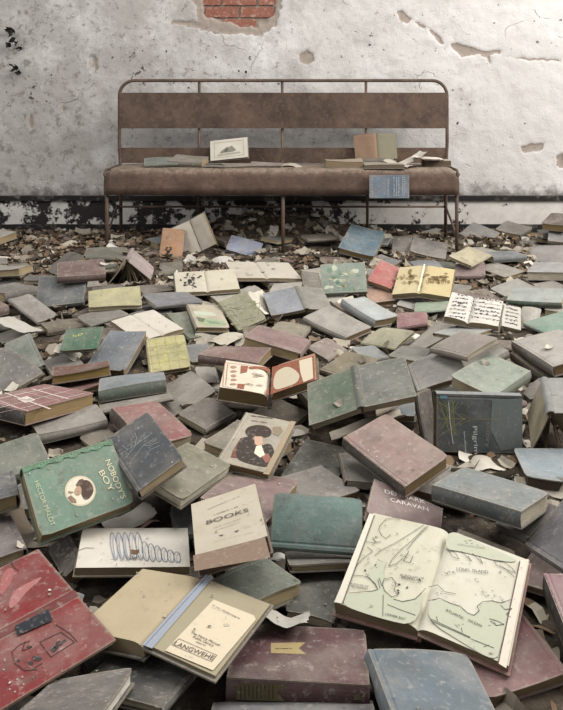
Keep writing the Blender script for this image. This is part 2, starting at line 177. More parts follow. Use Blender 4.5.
('fill0','c',(-0.1999, 3.0596, 0.0414),(-0.019, -0.039, 4.509),(0.152, 0.1998),(),0.020075296243629408,'6a5448','dark brown book low in the heap, left of the olive booklet',{}),
('fill1','c',(1.1102, 3.9195, 0.0768),(-0.04, 0.003, 1.893),(0.1292, 0.1928),(),0.027843673021506605,'646d74','dull blue book low in the heap, below the umber grey book far right',{}),
('fill2','c',(-1.2194, 3.4967, 0.1125),(-0.084, -0.054, 4.474),(0.1212, 0.1732),(),0.03136744067679494,'9a9388','pale grey book low in the heap, below the pale battered book',{}),
('fill3','c',(0.4231, 3.5303, 0.0289),(-0.056, 0.098, 3.73),(0.1518, 0.2001),(),0.013960597188652956,'9a9388','pale grey book low in the heap, behind the tan orange hardcover',{}),
('fill4','c',(-0.1741, 1.7966, 0.0462),(-0.076, -0.055, 1.742),(0.16, 0.2128),(),0.02087012206006854,'5a5a58','dark grey book low in the heap, right of the olive tan hardcover',{}),
('fill5','c',(-1.3833, 3.7178, 0.0825),(-0.033, -0.05, 3.529),(0.1405, 0.1857),(),0.013085531615667527,'8c857a','light taupe book low in the heap, left of the pale battered book',{}),
('fill6','c',(0.5219, 2.2701, 0.0415),(-0.07, 0.041, 2.594),(0.1105, 0.1647),(),0.03033498666666448,'646d74','dull blue book low in the heap, behind the dark blue jacketed book titled PILGRIM',{}),
('fill7','c',(0.7943, 3.111, 0.0712),(0.124, -0.051, 3.321),(0.1472, 0.2037),(),0.03220744917211059,'6a5448','dark brown book low in the heap, right of the swollen open music book',{}),
('fill8','c',(-0.8558, 3.6344, 0.0763),(-0.096, -0.101, 4.811),(0.1138, 0.1685),(),0.019903642429323125,'566059','murky green book low in the heap, right of the rust brown book',{}),
('fill9','c',(-0.6494, 4.0962, 0.0584),(0.068, 0.007, 1.862),(0.1381, 0.1859),(),0.01871994130718741,'7a5a55','dull red book low in the heap, left of the orange hardcover',{}),
('fill10','c',(-1.2462, 3.403, 0.0466),(0.109, -0.127, 2.183),(0.1464, 0.1933),(),0.014606616161082137,'5a5a58','dark grey book low in the heap, below the pale battered book',{}),
('fill11','c',(1.0617, 4.0912, 0.0566),(-0.073, 0.057, 0.411),(0.1314, 0.1753),(),0.030000889426136546,'9a9388','pale grey book low in the heap, right of the cream yellow booklet just',{}),
('fill12','c',(-0.5268, 3.1322, 0.0275),(-0.053, -0.034, 0.506),(0.1262, 0.1756),(),0.012838567717491957,'646d74','dull blue book low in the heap, behind the wide white open book',{}),
('fill13','c',(-0.6878, 3.1988, 0.0748),(0.096, 0.039, 3.704),(0.132, 0.1784),(),0.02210082980595725,'4b4642','blackish book low in the heap, behind the lemon yellow booklet',{}),
('fill14','c',(-1.0999, 4.0585, 0.0463),(0.021, -0.012, 2.68),(0.142, 0.1933),(),0.03470906460404813,'6a5448','dark brown book low in the heap, behind the grey brown book',{}),
('fill15','c',(-1.2086, 3.1597, 0.0828),(0.043, 0.13, 4.311),(0.1433, 0.2136),(),0.02275368410253935,'857a62','dusty tan book low in the heap, left of the long pale sheet',{}),
('fill16','c',(-0.1867, 3.3098, 0.0382),(0.054, -0.041, 5.139),(0.1464, 0.2182),(),0.02102567809814352,'a39c90','chalky book low in the heap, behind the olive booklet',{}),
('fill17','c',(-0.276, 3.5579, 0.0425),(0.065, 0.038, 1.575),(0.1501, 0.2039),(),0.016340432483552818,'646d74','dull blue book low in the heap, right of the open book',{}),
('fill18','c',(0.1811, 4.2852, 0.0782),(-0.046, 0.042, 1.907),(0.1294, 0.1706),(),0.019763754654730865,'4b4642','blackish book low in the heap, left of the near black book',{}),
('fill19','c',(0.1469, 2.2266, 0.0504),(-0.057, 0.073, 5.002),(0.1235, 0.174),(),0.0242947514413574,'5a5a58','dark grey book low in the heap, left of the two tone green book',{}),
('fill20','c',(1.3594, 4.2721, 0.0479),(0.072, -0.027, 1.891),(0.1474, 0.2048),(),0.013448794998272824,'8c857a','light taupe book low in the heap, left of the grey book',{}),
('fill21','c',(-0.7903, 3.3161, 0.0486),(0.136, 0.031, 1.877),(0.126, 0.1747),(),0.018446045491745236,'75685a','earth brown book low in the heap, left of the lemon yellow booklet',{}),
('fill22','c',(-0.7863, 3.8555, 0.0301),(0.017, 0.019, 0.254),(0.139, 0.2079),(),0.01475797103472093,'4b4642','blackish book low in the heap, left of the pink covered book',{}),
('fill23','c',(0.6261, 2.5188, 0.069),(0.146, -0.117, 2.1),(0.1274, 0.1663),(),0.02531508841163089,'9a9388','pale grey book low in the heap, right of the mauve brown hardcover',{}),
('fill24','c',(-1.5902, 4.233, 0.0521),(-0.007, -0.024, 2.771),(0.1345, 0.192),(),0.028317254008353353,'9a9388','pale grey book low in the heap, left of the pale battered book',{}),
('fill25','c',(-0.0921, 2.2982, 0.0493),(-0.041, -0.042, 0.994),(0.1333, 0.1799),(),0.013040098398707345,'9a9388','pale grey book low in the heap, left of the open book',{}),
('fill26','c',(-0.0166, 3.6059, 0.0462),(0.069, 0.111, 2.212),(0.1591, 0.2085),(),0.02293509167976844,'4b4642','blackish book low in the heap, right of the dusty open book',{}),
('fill27','c',(-1.2637, 3.642, 0.067),(0.055, 0.004, 3.19),(0.115, 0.1712),(),0.015177269274936013,'75685a','earth brown book low in the heap, below the pale battered book',{}),
('fill28','c',(1.514, 4.2693, 0.116),(-0.104, 0.042, 1.503),(0.1327, 0.1965),(),0.03138582124367048,'566059','murky green book low in the heap, left of the light grey cover',{}),
('fill29','c',(-0.3277, 1.7354, 0.1083),(-0.042, 0.013, 4.089),(0.1217, 0.1671),(),0.0332886359336353,'6a5448','dark brown book low in the heap, below the dark navy hardcover',{}),
('fill30','c',(-0.108, 2.5605, 0.0543),(-0.055, -0.087, 2.054),(0.1467, 0.2171),(),0.032917683809915,'6a5448','dark brown book low in the heap, right of the brick red hardcover',{}),
('fill31','c',(0.0135, 4.2915, 0.053),(-0.065, -0.04, 2.86),(0.1231, 0.1833),(),0.015988815341159052,'857a62','dusty tan book low in the heap, left of the brick coloured flat book',{}),
('fill32','c',(-0.295, 4.2552, 0.083),(-0.032, 0.064, 0.602),(0.1282, 0.1677),(),0.028999493694263124,'6a5448','dark brown book low in the heap, left of the periwinkle blue hardcover',{}),
('fill33','c',(-0.3874, 1.0532, 0.0526),(-0.06, 0.003, 3.04),(0.1294, 0.187),(),0.017254745453128557,'9a9388','pale grey book low in the heap, left of the grey brown hardcover',{}),
('fill34','c',(-0.7707, 4.2134, 0.028),(0.055, -0.027, 1.846),(0.1281, 0.1806),(),0.01686658855935629,'9a9388','pale grey book low in the heap, behind the pink covered book',{}),
('fill35','c',(0.4702, 3.5175, 0.0717),(0.053, 0.079, 1.563),(0.1257, 0.1671),(),0.028133569726431207,'6f6a64','warm grey book low in the heap, below the bright coral red hardcover',{}),
('fill36','c',(-0.6055, 4.1931, 0.1012),(0.063, -0.034, 5.327),(0.1427, 0.2107),(),0.030891139990359126,'646d74','dull blue book low in the heap, behind the orange hardcover',{}),
('fill37','c',(0.3448, 2.3647, 0.0404),(0.07, -0.033, 6.028),(0.1427, 0.1923),(),0.013090170461558246,'75685a','earth brown book low in the heap, below the dark stone grey cover',{}),
('fill38','c',(0.7347, 3.4147, 0.0359),(0.031, 0.012, 2.597),(0.1384, 0.1828),(),0.01808553462235291,'7d776e','stone grey book low in the heap, right of the pale green thin book directly',{}),
('fill39','c',(0.6234, 2.814, 0.053),(-0.084, -0.081, 0.448),(0.1123, 0.168),(),0.019763089765491414,'6f6a64','warm grey book low in the heap, left of the blue white cover just',{}),
('fill40','c',(0.7643, 3.8869, 0.0337),(-0.016, 0.033, 1.359),(0.1229, 0.177),(),0.021322461425860993,'566059','murky green book low in the heap, below the grey hardcover',{}),
('fill41','c',(-1.1488, 4.2536, 0.0948),(-0.111, 0.115, 0.804),(0.1407, 0.1964),(),0.01555848115965493,'7a5a55','dull red book low in the heap, right of the tan battered book',{}),
('fill42','c',(0.3175, 3.1254, 0.0348),(0.074, 0.129, 2.189),(0.1259, 0.181),(),0.017593298164535545,'7a5a55','dull red book low in the heap, left of the icy blue hardcover',{}),
('fill43','c',(-1.3935, 3.9339, 0.0372),(-0.004, -0.018, 4.68),(0.1236, 0.1806),(),0.029646930616250556,'a39c90','chalky book low in the heap, below the pale battered book',{}),
('fill44','c',(1.1669, 3.1497, 0.0342),(-0.006, -0.046, 2.239),(0.1307, 0.1803),(),0.02453071833257578,'8c857a','light taupe book low in the heap, behind the mint green hardcover',{}),
('fill45','c',(-1.5493, 4.1609, 0.1174),(0.083, -0.055, 5.774),(0.1556, 0.2197),(),0.034928824805151776,'a39c90','chalky book low in the heap, left of the pale battered book',{}),
('fill46','c',(1.5039, 4.273, 0.0708),(-0.024, 0.108, 4.148),(0.1417, 0.2091),(),0.015070802667040589,'4b4642','blackish book low in the heap, left of the light grey cover',{}),
('fill47','c',(-0.0221, 4.2424, 0.0921),(-0.07, 0.104, 5.698),(0.1169, 0.1677),(),0.02036767653521112,'566059','murky green book low in the heap, left of the brick coloured flat book',{}),
('fill48','c',(-0.9889, 4.278, 0.0519),(0.091, 0.11, 6.077),(0.1209, 0.181),(),0.019509332949130712,'6f6a64','warm grey book low in the heap, behind the khaki book',{}),
('fill49','c',(0.5322, 1.4713, 0.037),(-0.068, -0.078, 5.628),(0.1301, 0.189),(),0.013461009450139127,'7a5a55','dull red book low in the heap, below the slate grey hardcover',{}),
('fill50','c',(0.8015, 4.1573, 0.0386),(0.083, 0.075, 0.206),(0.1479, 0.1969),(),0.016279941974742067,'6a5448','dark brown book low in the heap, below the grey hardcover',{}),
('fill51','c',(-1.1117, 2.8811, 0.1131),(0.02, -0.019, 2.373),(0.1199, 0.1602),(),0.0334725995047962,'7a5a55','dull red book low in the heap, left of the long pale sheet',{}),
('fill52','c',(-0.5169, 1.7281, 0.0315),(-0.048, -0.049, 4.455),(0.1305, 0.1944),(),0.020431333395667245,'5a5a58',"dark grey book low in the heap, left of the mint green hardcover titled NOBODY'S BOY",{}),
('fill53','c',(-0.8762, 3.4772, 0.0342),(0.037, 0.015, 0.322),(0.1281, 0.176),(),0.018725692631844995,'8c857a','light taupe book low in the heap, below the rust brown book',{}),
('fill54','c',(0.4344, 4.1313, 0.0449),(0.09, 0.029, 5.829),(0.1378, 0.1798),(),0.02086799502614357,'646d74','dull blue book low in the heap, below the deep blue hardcover',{}),
('fill55','c',(0.7702, 2.6886, 0.0378),(-0.103, 0.005, 1.438),(0.117, 0.1732),(),0.012004348008214174,'6a5448','dark brown book low in the heap, below the torn block of printed music pages',{}),
('fill56','c',(0.8249, 2.1982, 0.033),(0.006, -0.037, 6.016),(0.1355, 0.1845),(),0.014477586676165801,'75685a','earth brown book low in the heap, right of the open book',{}),
('fill57','c',(-1.0166, 3.2953, 0.0502),(0.12, 0.062, 4.809),(0.1221, 0.1749),(),0.033888238213970585,'5a5a58','dark grey book low in the heap, behind the light taupe book',{}),
('fill58','c',(0.3639, 1.4476, 0.0463),(0.142, 0.119, 5.817),(0.1119, 0.1659),(),0.02707299039232265,'857a62','dusty tan book low in the heap, right of the open atlas',{}),
('fill59','c',(-0.075, 1.5397, 0.0496),(0.09, 0.1, 5.591),(0.1099, 0.1628),(),0.013779582910821308,'7d776e','stone grey book low in the heap, below the dull pink hardcover wedged',{}),
('fill60','c',(0.0327, 2.847, 0.0438),(-0.043, 0.11, 2.893),(0.1217, 0.1671),(),0.021982800719551228,'857a62','dusty tan book low in the heap, right of the dusty dark red hardcover',{}),
('fill61','c',(-0.6568, 2.7838, 0.0425),(0.038, 0.034, 2.206),(0.1098, 0.1644),(),0.02173941620621551,'6a5448','dark brown book low in the heap, right of the bright green booklet',{}),
('fill62','c',(-1.3162, 3.7159, 0.0427),(0.067, -0.0, 1.527),(0.1583, 0.2094),(),0.014177945883386122,'6f6a64','warm grey book low in the heap, below the pale battered book',{}),
('fill63','c',(-1.088, 2.9599, 0.0261),(0.066, -0.073, 1.605),(0.1148, 0.1649),(),0.012317566632727464,'6f6a64','warm grey book low in the heap, left of the chalk grey thin book',{}),
('fill64','c',(-0.1398, 1.6419, 0.0312),(0.005, 0.03, 1.824),(0.1249, 0.1759),(),0.01781638891026534,'646d74','dull blue book low in the heap, left of the dull pink hardcover wedged',{}),
('fill65','c',(0.3179, 2.1951, 0.05),(0.117, -0.028, 6.161),(0.1106, 0.1627),(),0.019189319400432833,'646d74','dull blue book low in the heap, left of the bent brown board standing',{}),
('fill66','c',(0.1995, 4.2407, 0.0987),(0.034, 0.019, 1.907),(0.1138, 0.1639),(),0.014452345344649916,'75685a','earth brown book low in the heap, behind the near black book',{}),
('fill67','c',(-0.1695, 1.3704, 0.0353),(-0.028, -0.065, 3.559),(0.1283, 0.1789),(),0.012686571916548038,'75685a','earth brown book low in the heap, below the coverless white page block',{}),
('fill68','c',(-0.5641, 2.9508, 0.0426),(0.038, -0.054, 2.446),(0.1254, 0.1842),(),0.013047501375752052,'6f6a64','warm grey book low in the heap, left of the wide white open book',{}),
('fill69','c',(1.045, 3.7344, 0.0439),(0.062, -0.037, 3.664),(0.1375, 0.1924),(),0.01780641586699287,'8c857a','light taupe book low in the heap, behind the silvery white cover',{}),
('fill70','c',(-1.0978, 3.157, 0.1086),(-0.057, 0.053, 2.682),(0.1159, 0.1718),(),0.032663399071565194,'6f6a64','warm grey book low in the heap, left of the light taupe book',{}),
('fill71','c',(-0.7216, 4.285, 0.0552),(0.108, 0.016, 6.21),(0.1173, 0.1653),(),0.01217409532556368,'6a5448','dark brown book low in the heap, left of the orange hardcover',{}),
('fill72','c',(-0.4174, 1.2768, 0.0652),(0.011, 0.027, 6.023),(0.1232, 0.1729),(),0.018430824039500866,'646d74','dull blue book low in the heap, below the dark brown fanned open book',{}),
('fill73','c',(0.545, 2.1355, 0.068),(0.097, 0.047, 2.254),(0.1463, 0.215),(),0.014469659332501057,'7a5a55','dull red book low in the heap, behind the dark blue jacketed book titled PILGRIM',{}),
('fill74','c',(0.6893, 3.6481, 0.0784),(0.023, 0.049, 0.095),(0.1307, 0.1924),(),0.013772242507992997,'646d74','dull blue book low in the heap, behind the open book',{}),
('fill75','c',(0.3427, 1.7702, 0.0487),(0.102, 0.094, 4.369),(0.1338, 0.1874),(),0.017776248631498043,'7d776e','stone grey book low in the heap, behind the faded rose book lettered DENMARK CARAVAN',{}),
('fill76','c',(0.0148, 3.2993, 0.0622),(0.11, -0.069, 6.101),(0.1288, 0.1725),(),0.023622427589914535,'a39c90','chalky book low in the heap, left of the lavender grey book',{}),
('fill77','c',(0.5236, 4.2132, 0.079),(-0.036, -0.12, 2.856),(0.1156, 0.1615),(),0.01334015306433709,'646d74','dull blue book low in the heap, right of the deep blue hardcover',{}),
('fill78','c',(-1.0295, 3.4283, 0.0791),(-0.08, 0.054, 4.852),(0.1298, 0.1831),(),0.015155228691271021,'5a5a58','dark grey book low in the heap, left of the large slate grey hardcover',{}),
('fill79','c',(-0.08, 3.8687, 0.0475),(-0.022, -0.109, 6.175),(0.1345, 0.177),(),0.03387886423261273,'75685a','earth brown book low in the heap, behind the dusty open book',{}),
('fill80','c',(-0.133, 2.2887, 0.0249),(0.083, -0.016, 1.391),(0.1099, 0.1628),(),0.014695558067343243,'857a62','dusty tan book low in the heap, right of the brown cloth hardcover',{}),
('fill81','c',(-0.7212, 3.0768, 0.0353),(0.009, -0.048, 1.146),(0.1185, 0.1633),(),0.019167513783273405,'6a5448','dark brown book low in the heap, left of the grey thin cover',{}),
('fill82','c',(-0.3787, 3.5282, 0.0252),(0.029, 0.043, 1.013),(0.1501, 0.214),(),0.012129763847303904,'75685a','earth brown book low in the heap, left of the open book',{}),
('fill83','c',(0.6492, 4.296, 0.0642),(0.087, -0.129, 2.904),(0.1261, 0.1789),(),0.020001315515884802,'6f6a64','warm grey book low in the heap, behind the grey brown book',{}),
('fill84','c',(0.2013, 3.6539, 0.0431),(0.087, 0.023, 3.788),(0.1487, 0.1948),(),0.024165590011070735,'a39c90','chalky book low in the heap, right of the drab brown thick book',{}),
('fill85','c',(-0.0822, 1.8697, 0.085),(0.012, -0.073, 4.003),(0.1251, 0.184),(),0.02310828770306554,'857a62','dusty tan book low in the heap, left of the picture book',{}),
('fill86','c',(0.2193, 2.1327, 0.0931),(-0.111, -0.027, 0.868),(0.1442, 0.189),(),0.026512456983068866,'7a5a55','dull red book low in the heap, below the two tone green book',{}),
]
DEC={
'nobody':[
('','poly','b9ad8c',0,[225,285,296,250,354,199,396,134,419,60,422,-17,405,-93,369,-163,316,-222,250,-267,175,-294,96,-301,18,-288,-53,-256,-113,-207,-158,-143,-184,-68,-189,11,-172,89,-136,162,-81,223,-12,268,65,294,146,300],0,None),
('','poly','c9bfa6',0,[214,255,277,224,330,178,368,120,389,54,391,-16,376,-84,343,-147,296,-200,237,-240,169,-264,98,-271,29,-259,-35,-230,-89,-186,-129,-128,-152,-62,-156,9,-141,79,-108,144,-59,199,2,240,71,263,144,269],0,None),
('','poly','4e3b30',0,[-2,-53,-73,45,-65,172,40,257,189,260,293,184,343,66,304,2,172,-6,90,-16],0,None),
('','poly','a88667',0,[28,-73,11,29,133,31,200,-30,199,-116,110,-134],0,None),
('','poly','5f4636',0,[-100,44,-96,130,6,72,17,-44,-20,-58],0,None),
('','poly','7d6350',0,[161,-280,139,-198,255,-134,329,-142,277,-241],0,None),
('','poly','8a7460',0,[43,-219,107,-113,120,-192,80,-245],0,None),
('','line','4e3b30',0.0006,[114,-64,137,-31],0,None),
('','line','4e3b30',0.0006,[158,-88,180,-55],0,None),
('','text','c5bd94',0,[-295,656,559,703],0,"NOBODY'S"),
('','text','c5bd94',0,[-116,456,342,537],0,'BOY'),
('','text','a9b389',0,[-344,-791,577,-719],0,'HECTOR MALOT'),
],
'pilgrim':[
('','line','86834a',0.0011,[-519,-1049,246,-776],0,None),
('','line','86834a',0.0011,[-477,-998,309,-743],0,None),
('','line','86834a',0.0011,[-548,-948,267,-656],0,None),
('','line','86834a',0.0011,[-523,-898,221,-592],0,None),
('','line','86834a',0.0011,[-453,-848,190,-804],0,None),
('','line','86834a',0.0011,[-535,-798,141,-740],0,None),
('','line','86834a',0.0011,[-492,-747,181,-696],0,None),
('','line','86834a',0.0011,[-548,-697,198,-689],0,None),
('','line','86834a',0.0011,[-521,-647,147,-986],0,None),
('','line','8f8c50',0.0013,[-492,-1048,-85,-363],0,None),
('','line','8f8c50',0.0013,[329,-1043,-127,-363],0,None),
('','line','8f8c50',0.0013,[-344,-1025,278,-590],0,None),
('','line','8f8c50',0.0013,[161,-999,-504,-546],0,None),
('','line','8f8c50',0.0013,[-501,-684,300,-635],0,None),
('','line','8f8c50',0.0013,[-90,-1068,-106,-363],0,None),
('','line','7b7a55',0.0012,[-230,-500,-110,-203,-118,506],0,None),
('','line','7b7a55',0.0012,[24,-500,-84,-203,-109,506],0,None),
('','line','b9bcb8',0.0022,[-498,-798,-55,-764,197,-726,489,-680],0,None),
('','poly','5a8ea0',0,[-641,-1027,-646,-844,-583,-821,-565,-1003],0,None),
('','text','c3c8c6',0,[67,-181,720,-136],0,'Pilgrim'),
('','text','80806a',0,[29,176,555,146],0,'Story'),
('','scrib','a9b3b5',0.004,[198,-399,670,-363],0,None),
('','poly','6a7470',0,[-590,325,-631,1110,536,1096,631,547,133,276],0,None),
],
'denmark':[
('','text','cfc5c0',0,[-254,-483,-477,389],0,'DENMARK'),
('','text','cfc5c0',0,[-76,-334,-285,477],0,'CARAVAN'),
],
'bookspage':[
('','text','4c443a',0,[-386,32,416,18],0,'BOOKS'),
('','scrib','756a5a',0.002,[-337,491,302,585],0,None),
('','scrib','756a5a',0.003,[-231,256,235,272],0,None),
('','scrib','756a5a',0.0015,[-263,-141,252,-121],0,None),
('','scrib','756a5a',0.0015,[-225,-224,211,-213],0,None),
('','scrib','756a5a',0.001,[-450,437,-437,404],0,None),
('','scrib','756a5a',0.001,[-294,-527,428,-626],0,None),
('','poly','5a5048',0,[-200,-381,-103,-417,-141,-445],0,None),
('','poly','5a5048',0,[83,-421,187,-428,137,-473],0,None),
('','poly','7b6350',0,[-683,-722,600,-864,613,-1433,-677,-1138],0,None),
],
'plate':[
('R','poly','7f8794',0,[-19,964,124,959,188,-920,13,-930],0,None),
('R','line','5a5f6c',0.001,[24,959,63,-924],0,None),
('R','poly','b9a98c',0,[419,481,1165,494,1234,430,1189,-826,378,-858],0.0003,None),
('R','text','2c2622',0,[510,-365,1023,-377],0.0006,'The Henry Manual'),
('R','text','2c2622',0,[590,-431,955,-435],0.0006,'Public Library'),
('R','text','4c4238',0,[427,-705,1088,-669],0.0006,'LANGWEHE'),
('R','line','4c4238',0.0007,[425,-557,1092,-552],0.0006,None),
('R','line','4c4238',0.0007,[402,-716,1089,-700],0.0006,None),
('R','line','4c4238',0.0007,[425,-557,402,-716],0.0006,None),
('R','line','4c4238',0.0007,[1092,-552,1089,-700],0.0006,None),
('R','scrib','6c6258',0.002,[456,356,1005,304],0.0006,None),
('R','scrib','6c6258',0.002,[682,-475,847,-474],0.0006,None),
('R','scrib','6c6258',0.001,[488,302,947,293],0.0006,None),
('R','scrib','6c6258',0.001,[683,-797,825,-778],0.0006,None),
('R','poly','a3987f',0,[848,70,898,123,951,86,890,26],0.0006,None),
],
'purple':[
('','poly','8f7a45',0,[208,471,274,-82,98,18,-54,-101,-75,449],0,None),
('','scrib','40321f',0.0022,[49,383,73,131],0,None),
('spine','poly','5b5232',0,[894,-47,142,-31,301,-131,182,-252,901,-267],0,None),
('spine','line','332a1f',0.0012,[835,-72,830,-249],0,None),
('spine','line','332a1f',0.0012,[775,-69,771,-246],0,None),
('spine','line','332a1f',0.0012,[716,-66,712,-243],0,None),
('spine','line','332a1f',0.0012,[657,-64,653,-240],0,None),
('spine','line','332a1f',0.0012,[598,-61,594,-237],0,None),
('spine','line','332a1f',0.0012,[539,-58,535,-234],0,None),
('spine','line','332a1f',0.0012,[480,-55,477,-231],0,None),
('spine','line','332a1f',0.0012,[421,-52,418,-228],0,None),
('spine','line','332a1f',0.0012,[362,-49,359,-225],0,None),
('spine','poly','5b5232',0,[-850,-91,-908,-98,-935,-181,-819,-180],0,None),
],
'doodle':[
('','line','56647c',0.0011,[-16,-324,161,-303,311,-295,411,-300,450,-317,422,-344,331,-376,189,-410,15,-440,-166,-462,-325,-472,-436,-468,-479,-451,-448,-423,-348,-388,-195,-353,-16,-324],0,None),
('','line','76829a',0.0008,[27,-315,187,-301,315,-297,386,-304,389,-320,322,-342,198,-367,39,-389,-124,-404,-259,-409,-337,-403,-340,-386,-268,-362,-136,-337],0,None),
('','line','56647c',0.0011,[-15,-205,163,-187,312,-180,413,-185,452,-203,424,-229,333,-261,190,-293,16,-322,-165,-343,-324,-352,-435,-347,-479,-329,-447,-301,-347,-267,-194,-234,-15,-205],0,None),
('','line','76829a',0.0008,[28,-197,189,-184,316,-181,388,-189,390,-205,324,-226,200,-250,41,-271,-123,-285,-258,-289,-336,-282,-339,-265,-267,-242,-135,-218],0,None),
('','line','56647c',0.0011,[-14,-87,164,-69,314,-64,414,-70,453,-88,425,-114,334,-145,192,-177,17,-204,-164,-224,-323,-231,-434,-226,-478,-207,-447,-179,-346,-146,-193,-114,-14,-87],0,None),
('','line','76829a',0.0008,[29,-79,190,-67,318,-65,389,-73,392,-89,325,-111,201,-133,42,-153,-122,-166,-257,-169,-335,-161,-338,-144,-266,-122,-134,-98],0,None),
('','line','56647c',0.0011,[-12,32,165,48,315,53,416,45,455,27,427,1,336,-29,193,-60,19,-86,-163,-104,-322,-110,-433,-104,-477,-85,-446,-57,-345,-25,-192,6,-12,32],0,None),
('','line','76829a',0.0008,[31,39,192,50,320,51,391,43,394,26,327,5,203,-16,43,-35,-121,-46,-256,-48,-334,-40,-337,-23,-265,-1,-133,21],0,None),
('','line','56647c',0.0011,[-11,151,167,166,317,169,418,161,457,143,429,117,337,87,195,57,20,32,-161,16,-321,11,-432,18,-477,37,-445,65,-344,96,-191,127,-11,151],0,None),
('','line','76829a',0.0008,[32,158,193,167,321,167,393,158,395,142,329,122,204,101,44,84,-120,73,-256,72,-334,81,-337,98,-264,120,-132,141],0,None),
('','line','56647c',0.0011,[157,273,282,281,389,279,462,268,491,248,473,223,409,197,309,173,187,155,60,146,-51,147,-129,158,-161,179,-141,204,-73,231,32,256,157,273],0,None),
('','line','76829a',0.0008,[199,280,312,284,403,281,455,270,457,254,411,235,323,218,211,206,97,201,2,204,-52,215,-55,232,-6,251,85,268],0,None),
('','line','56647c',0.0011,[198,392,312,398,409,394,476,381,503,361,487,337,429,312,339,290,228,274,113,267,12,269,-59,282,-88,303,-71,328,-10,354,85,376,198,392],0,None),
('','line','76829a',0.0008,[240,398,343,401,425,396,472,385,475,368,433,351,353,335,252,324,148,320,62,325,13,337,10,353,55,372,137,388],0,None),
('','line','56647c',0.0011,[239,510,341,514,429,509,489,495,514,474,500,450,449,426,368,406,269,392,166,387,75,391,11,405,-16,426,-1,451,53,476,138,496,239,510],0,None),
('','line','76829a',0.0008,[281,516,373,518,447,512,490,499,492,483,455,466,384,451,293,442,199,440,123,445,78,458,75,475,115,492,188,507],0,None),
('','line','56647c',0.0011,[280,628,370,630,449,624,503,609,526,588,514,564,469,541,397,522,309,509,218,506,137,512,80,527,56,549,68,573,115,597,190,616,280,628],0,None),
('','line','76829a',0.0008,[321,634,403,634,469,627,507,614,510,598,477,581,414,567,333,559,250,558,182,565,143,578,140,595,175,612,239,626],0,None),
('','line','56647c',0.0011,[320,745,400,746,468,738,517,723,537,701,527,678,489,655,426,637,349,627,270,625,199,633,149,648,127,670,137,694,178,717,242,735,320,745],0,None),
('','line','76829a',0.0008,[362,751,433,750,491,742,525,729,527,713,499,696,444,683,373,676,301,677,242,684,207,698,204,715,234,731,290,744],0,None),
('','line','56647c',0.0011,[361,862,429,862,488,853,530,836,549,815,541,792,508,770,455,753,390,744,321,743,261,752,217,769,198,791,205,815,239,837,294,854,361,862],0,None),
('','line','76829a',0.0008,[402,868,463,866,513,857,542,844,545,827,521,811,474,799,414,793,352,794,301,803,271,817,268,834,293,850,341,862],0,None),
('','line','76829a',0.0009,[-414,-445,486,-335],0,None),
('','line','76829a',0.0009,[-413,-330,488,-226],0,None),
('','line','76829a',0.0009,[-412,-214,489,-117],0,None),
('','line','3d372f',0.0012,[125,-1019,44,-899,62,-749],0,None),
],
'fifty':[
('','text','a9a04a',0,[-53,-314,-159,12],0,'50'),
],
'yellowmap':[
('','line','8a8544',0.0016,[-343,897,-311,-899],0,None),
('','line','8a8544',0.0016,[-664,423,664,434],0,None),
('','line','8a8544',0.0016,[-4,904,-3,-908],0,None),
('','line','8a8544',0.0016,[-648,-29,648,-35],0,None),
('','line','8a8544',0.0016,[337,911,307,-917],0,None),
('','line','8a8544',0.0016,[-633,-466,633,-488],0,None),
('','poly','989347',0,[3,-324,-11,-361,-50,-384,-95,-411,-115,-352,-139,-348,-152,-287,-133,-248,-111,-229,-76,-213,-32,-231,-1,-269],0,None),
('','poly','989347',0,[534,-393,555,-454,508,-473,469,-484,437,-434,433,-423,387,-357,412,-322,462,-310,494,-272,514,-306,528,-341],0,None),
('','poly','989347',0,[-163,-486,-178,-520,-239,-547,-262,-530,-295,-534,-304,-481,-343,-443,-330,-391,-281,-385,-247,-371,-212,-397,-186,-424],0,None),
('','poly','989347',0,[69,25,34,-26,15,-42,-21,-37,-55,4,-84,13,-62,57,-68,109,-36,140,-7,103,20,124,72,61],0,None),
('','poly','989347',0,[-26,-158,-39,-195,-57,-217,-98,-246,-119,-216,-162,-164,-144,-130,-134,-98,-113,-50,-80,-68,-48,-59,-24,-104],0,None),
('','poly','989347',0,[-294,235,-316,204,-353,169,-381,146,-421,205,-428,212,-450,272,-424,300,-395,354,-365,333,-332,318,-309,297],0,None),
('','poly','989347',0,[-256,664,-271,623,-312,573,-360,580,-402,609,-417,663,-415,702,-390,746,-373,791,-341,804,-301,780,-266,726],0,None),
('','poly','989347',0,[202,542,166,499,147,480,108,465,79,505,35,536,31,583,73,621,80,634,130,681,172,649,164,602],0,None),
('','poly','989347',0,[491,423,489,380,455,336,424,376,398,386,381,388,341,459,373,492,407,516,442,534,470,491,490,458],0,None),
],
'endpaper':[
('L','poly','7f4328',0,[-877,689,-667,725,-680,293,-854,131],0,None),
('L','poly','7f4328',0,[-668,739,-24,896,-18,372,-146,605,-377,662,-624,483],0,None),
('L','poly','7f4328',0,[-882,-588,-680,-541,-691,-864,-874,-841],0,None),
('L','poly','7f4328',0,[-69,-643,-8,-558,-3,-994,-82,-997],0,None),
('L','line','7f4328',0.0016,[-1354,696,-1261,-877,-1,-1030],0,None),
('L','line','7f4328',0.0016,[-1263,643,-1189,-788],0,None),
('L','line','7f4328',0.0016,[-1340,731,-23,867],0,None),
('L','poly','8f6a54',0,[-992,544,-1011,506,-1042,456,-1072,409,-1112,407,-1156,440,-1157,481,-1167,519,-1134,564,-1088,598,-1036,581,-1014,577],0,None),
('L','poly','8f6a54',0,[-950,248,-986,180,-1001,167,-1051,147,-1100,110,-1143,124,-1149,173,-1134,210,-1104,239,-1064,308,-1031,270,-1008,281],0,None),
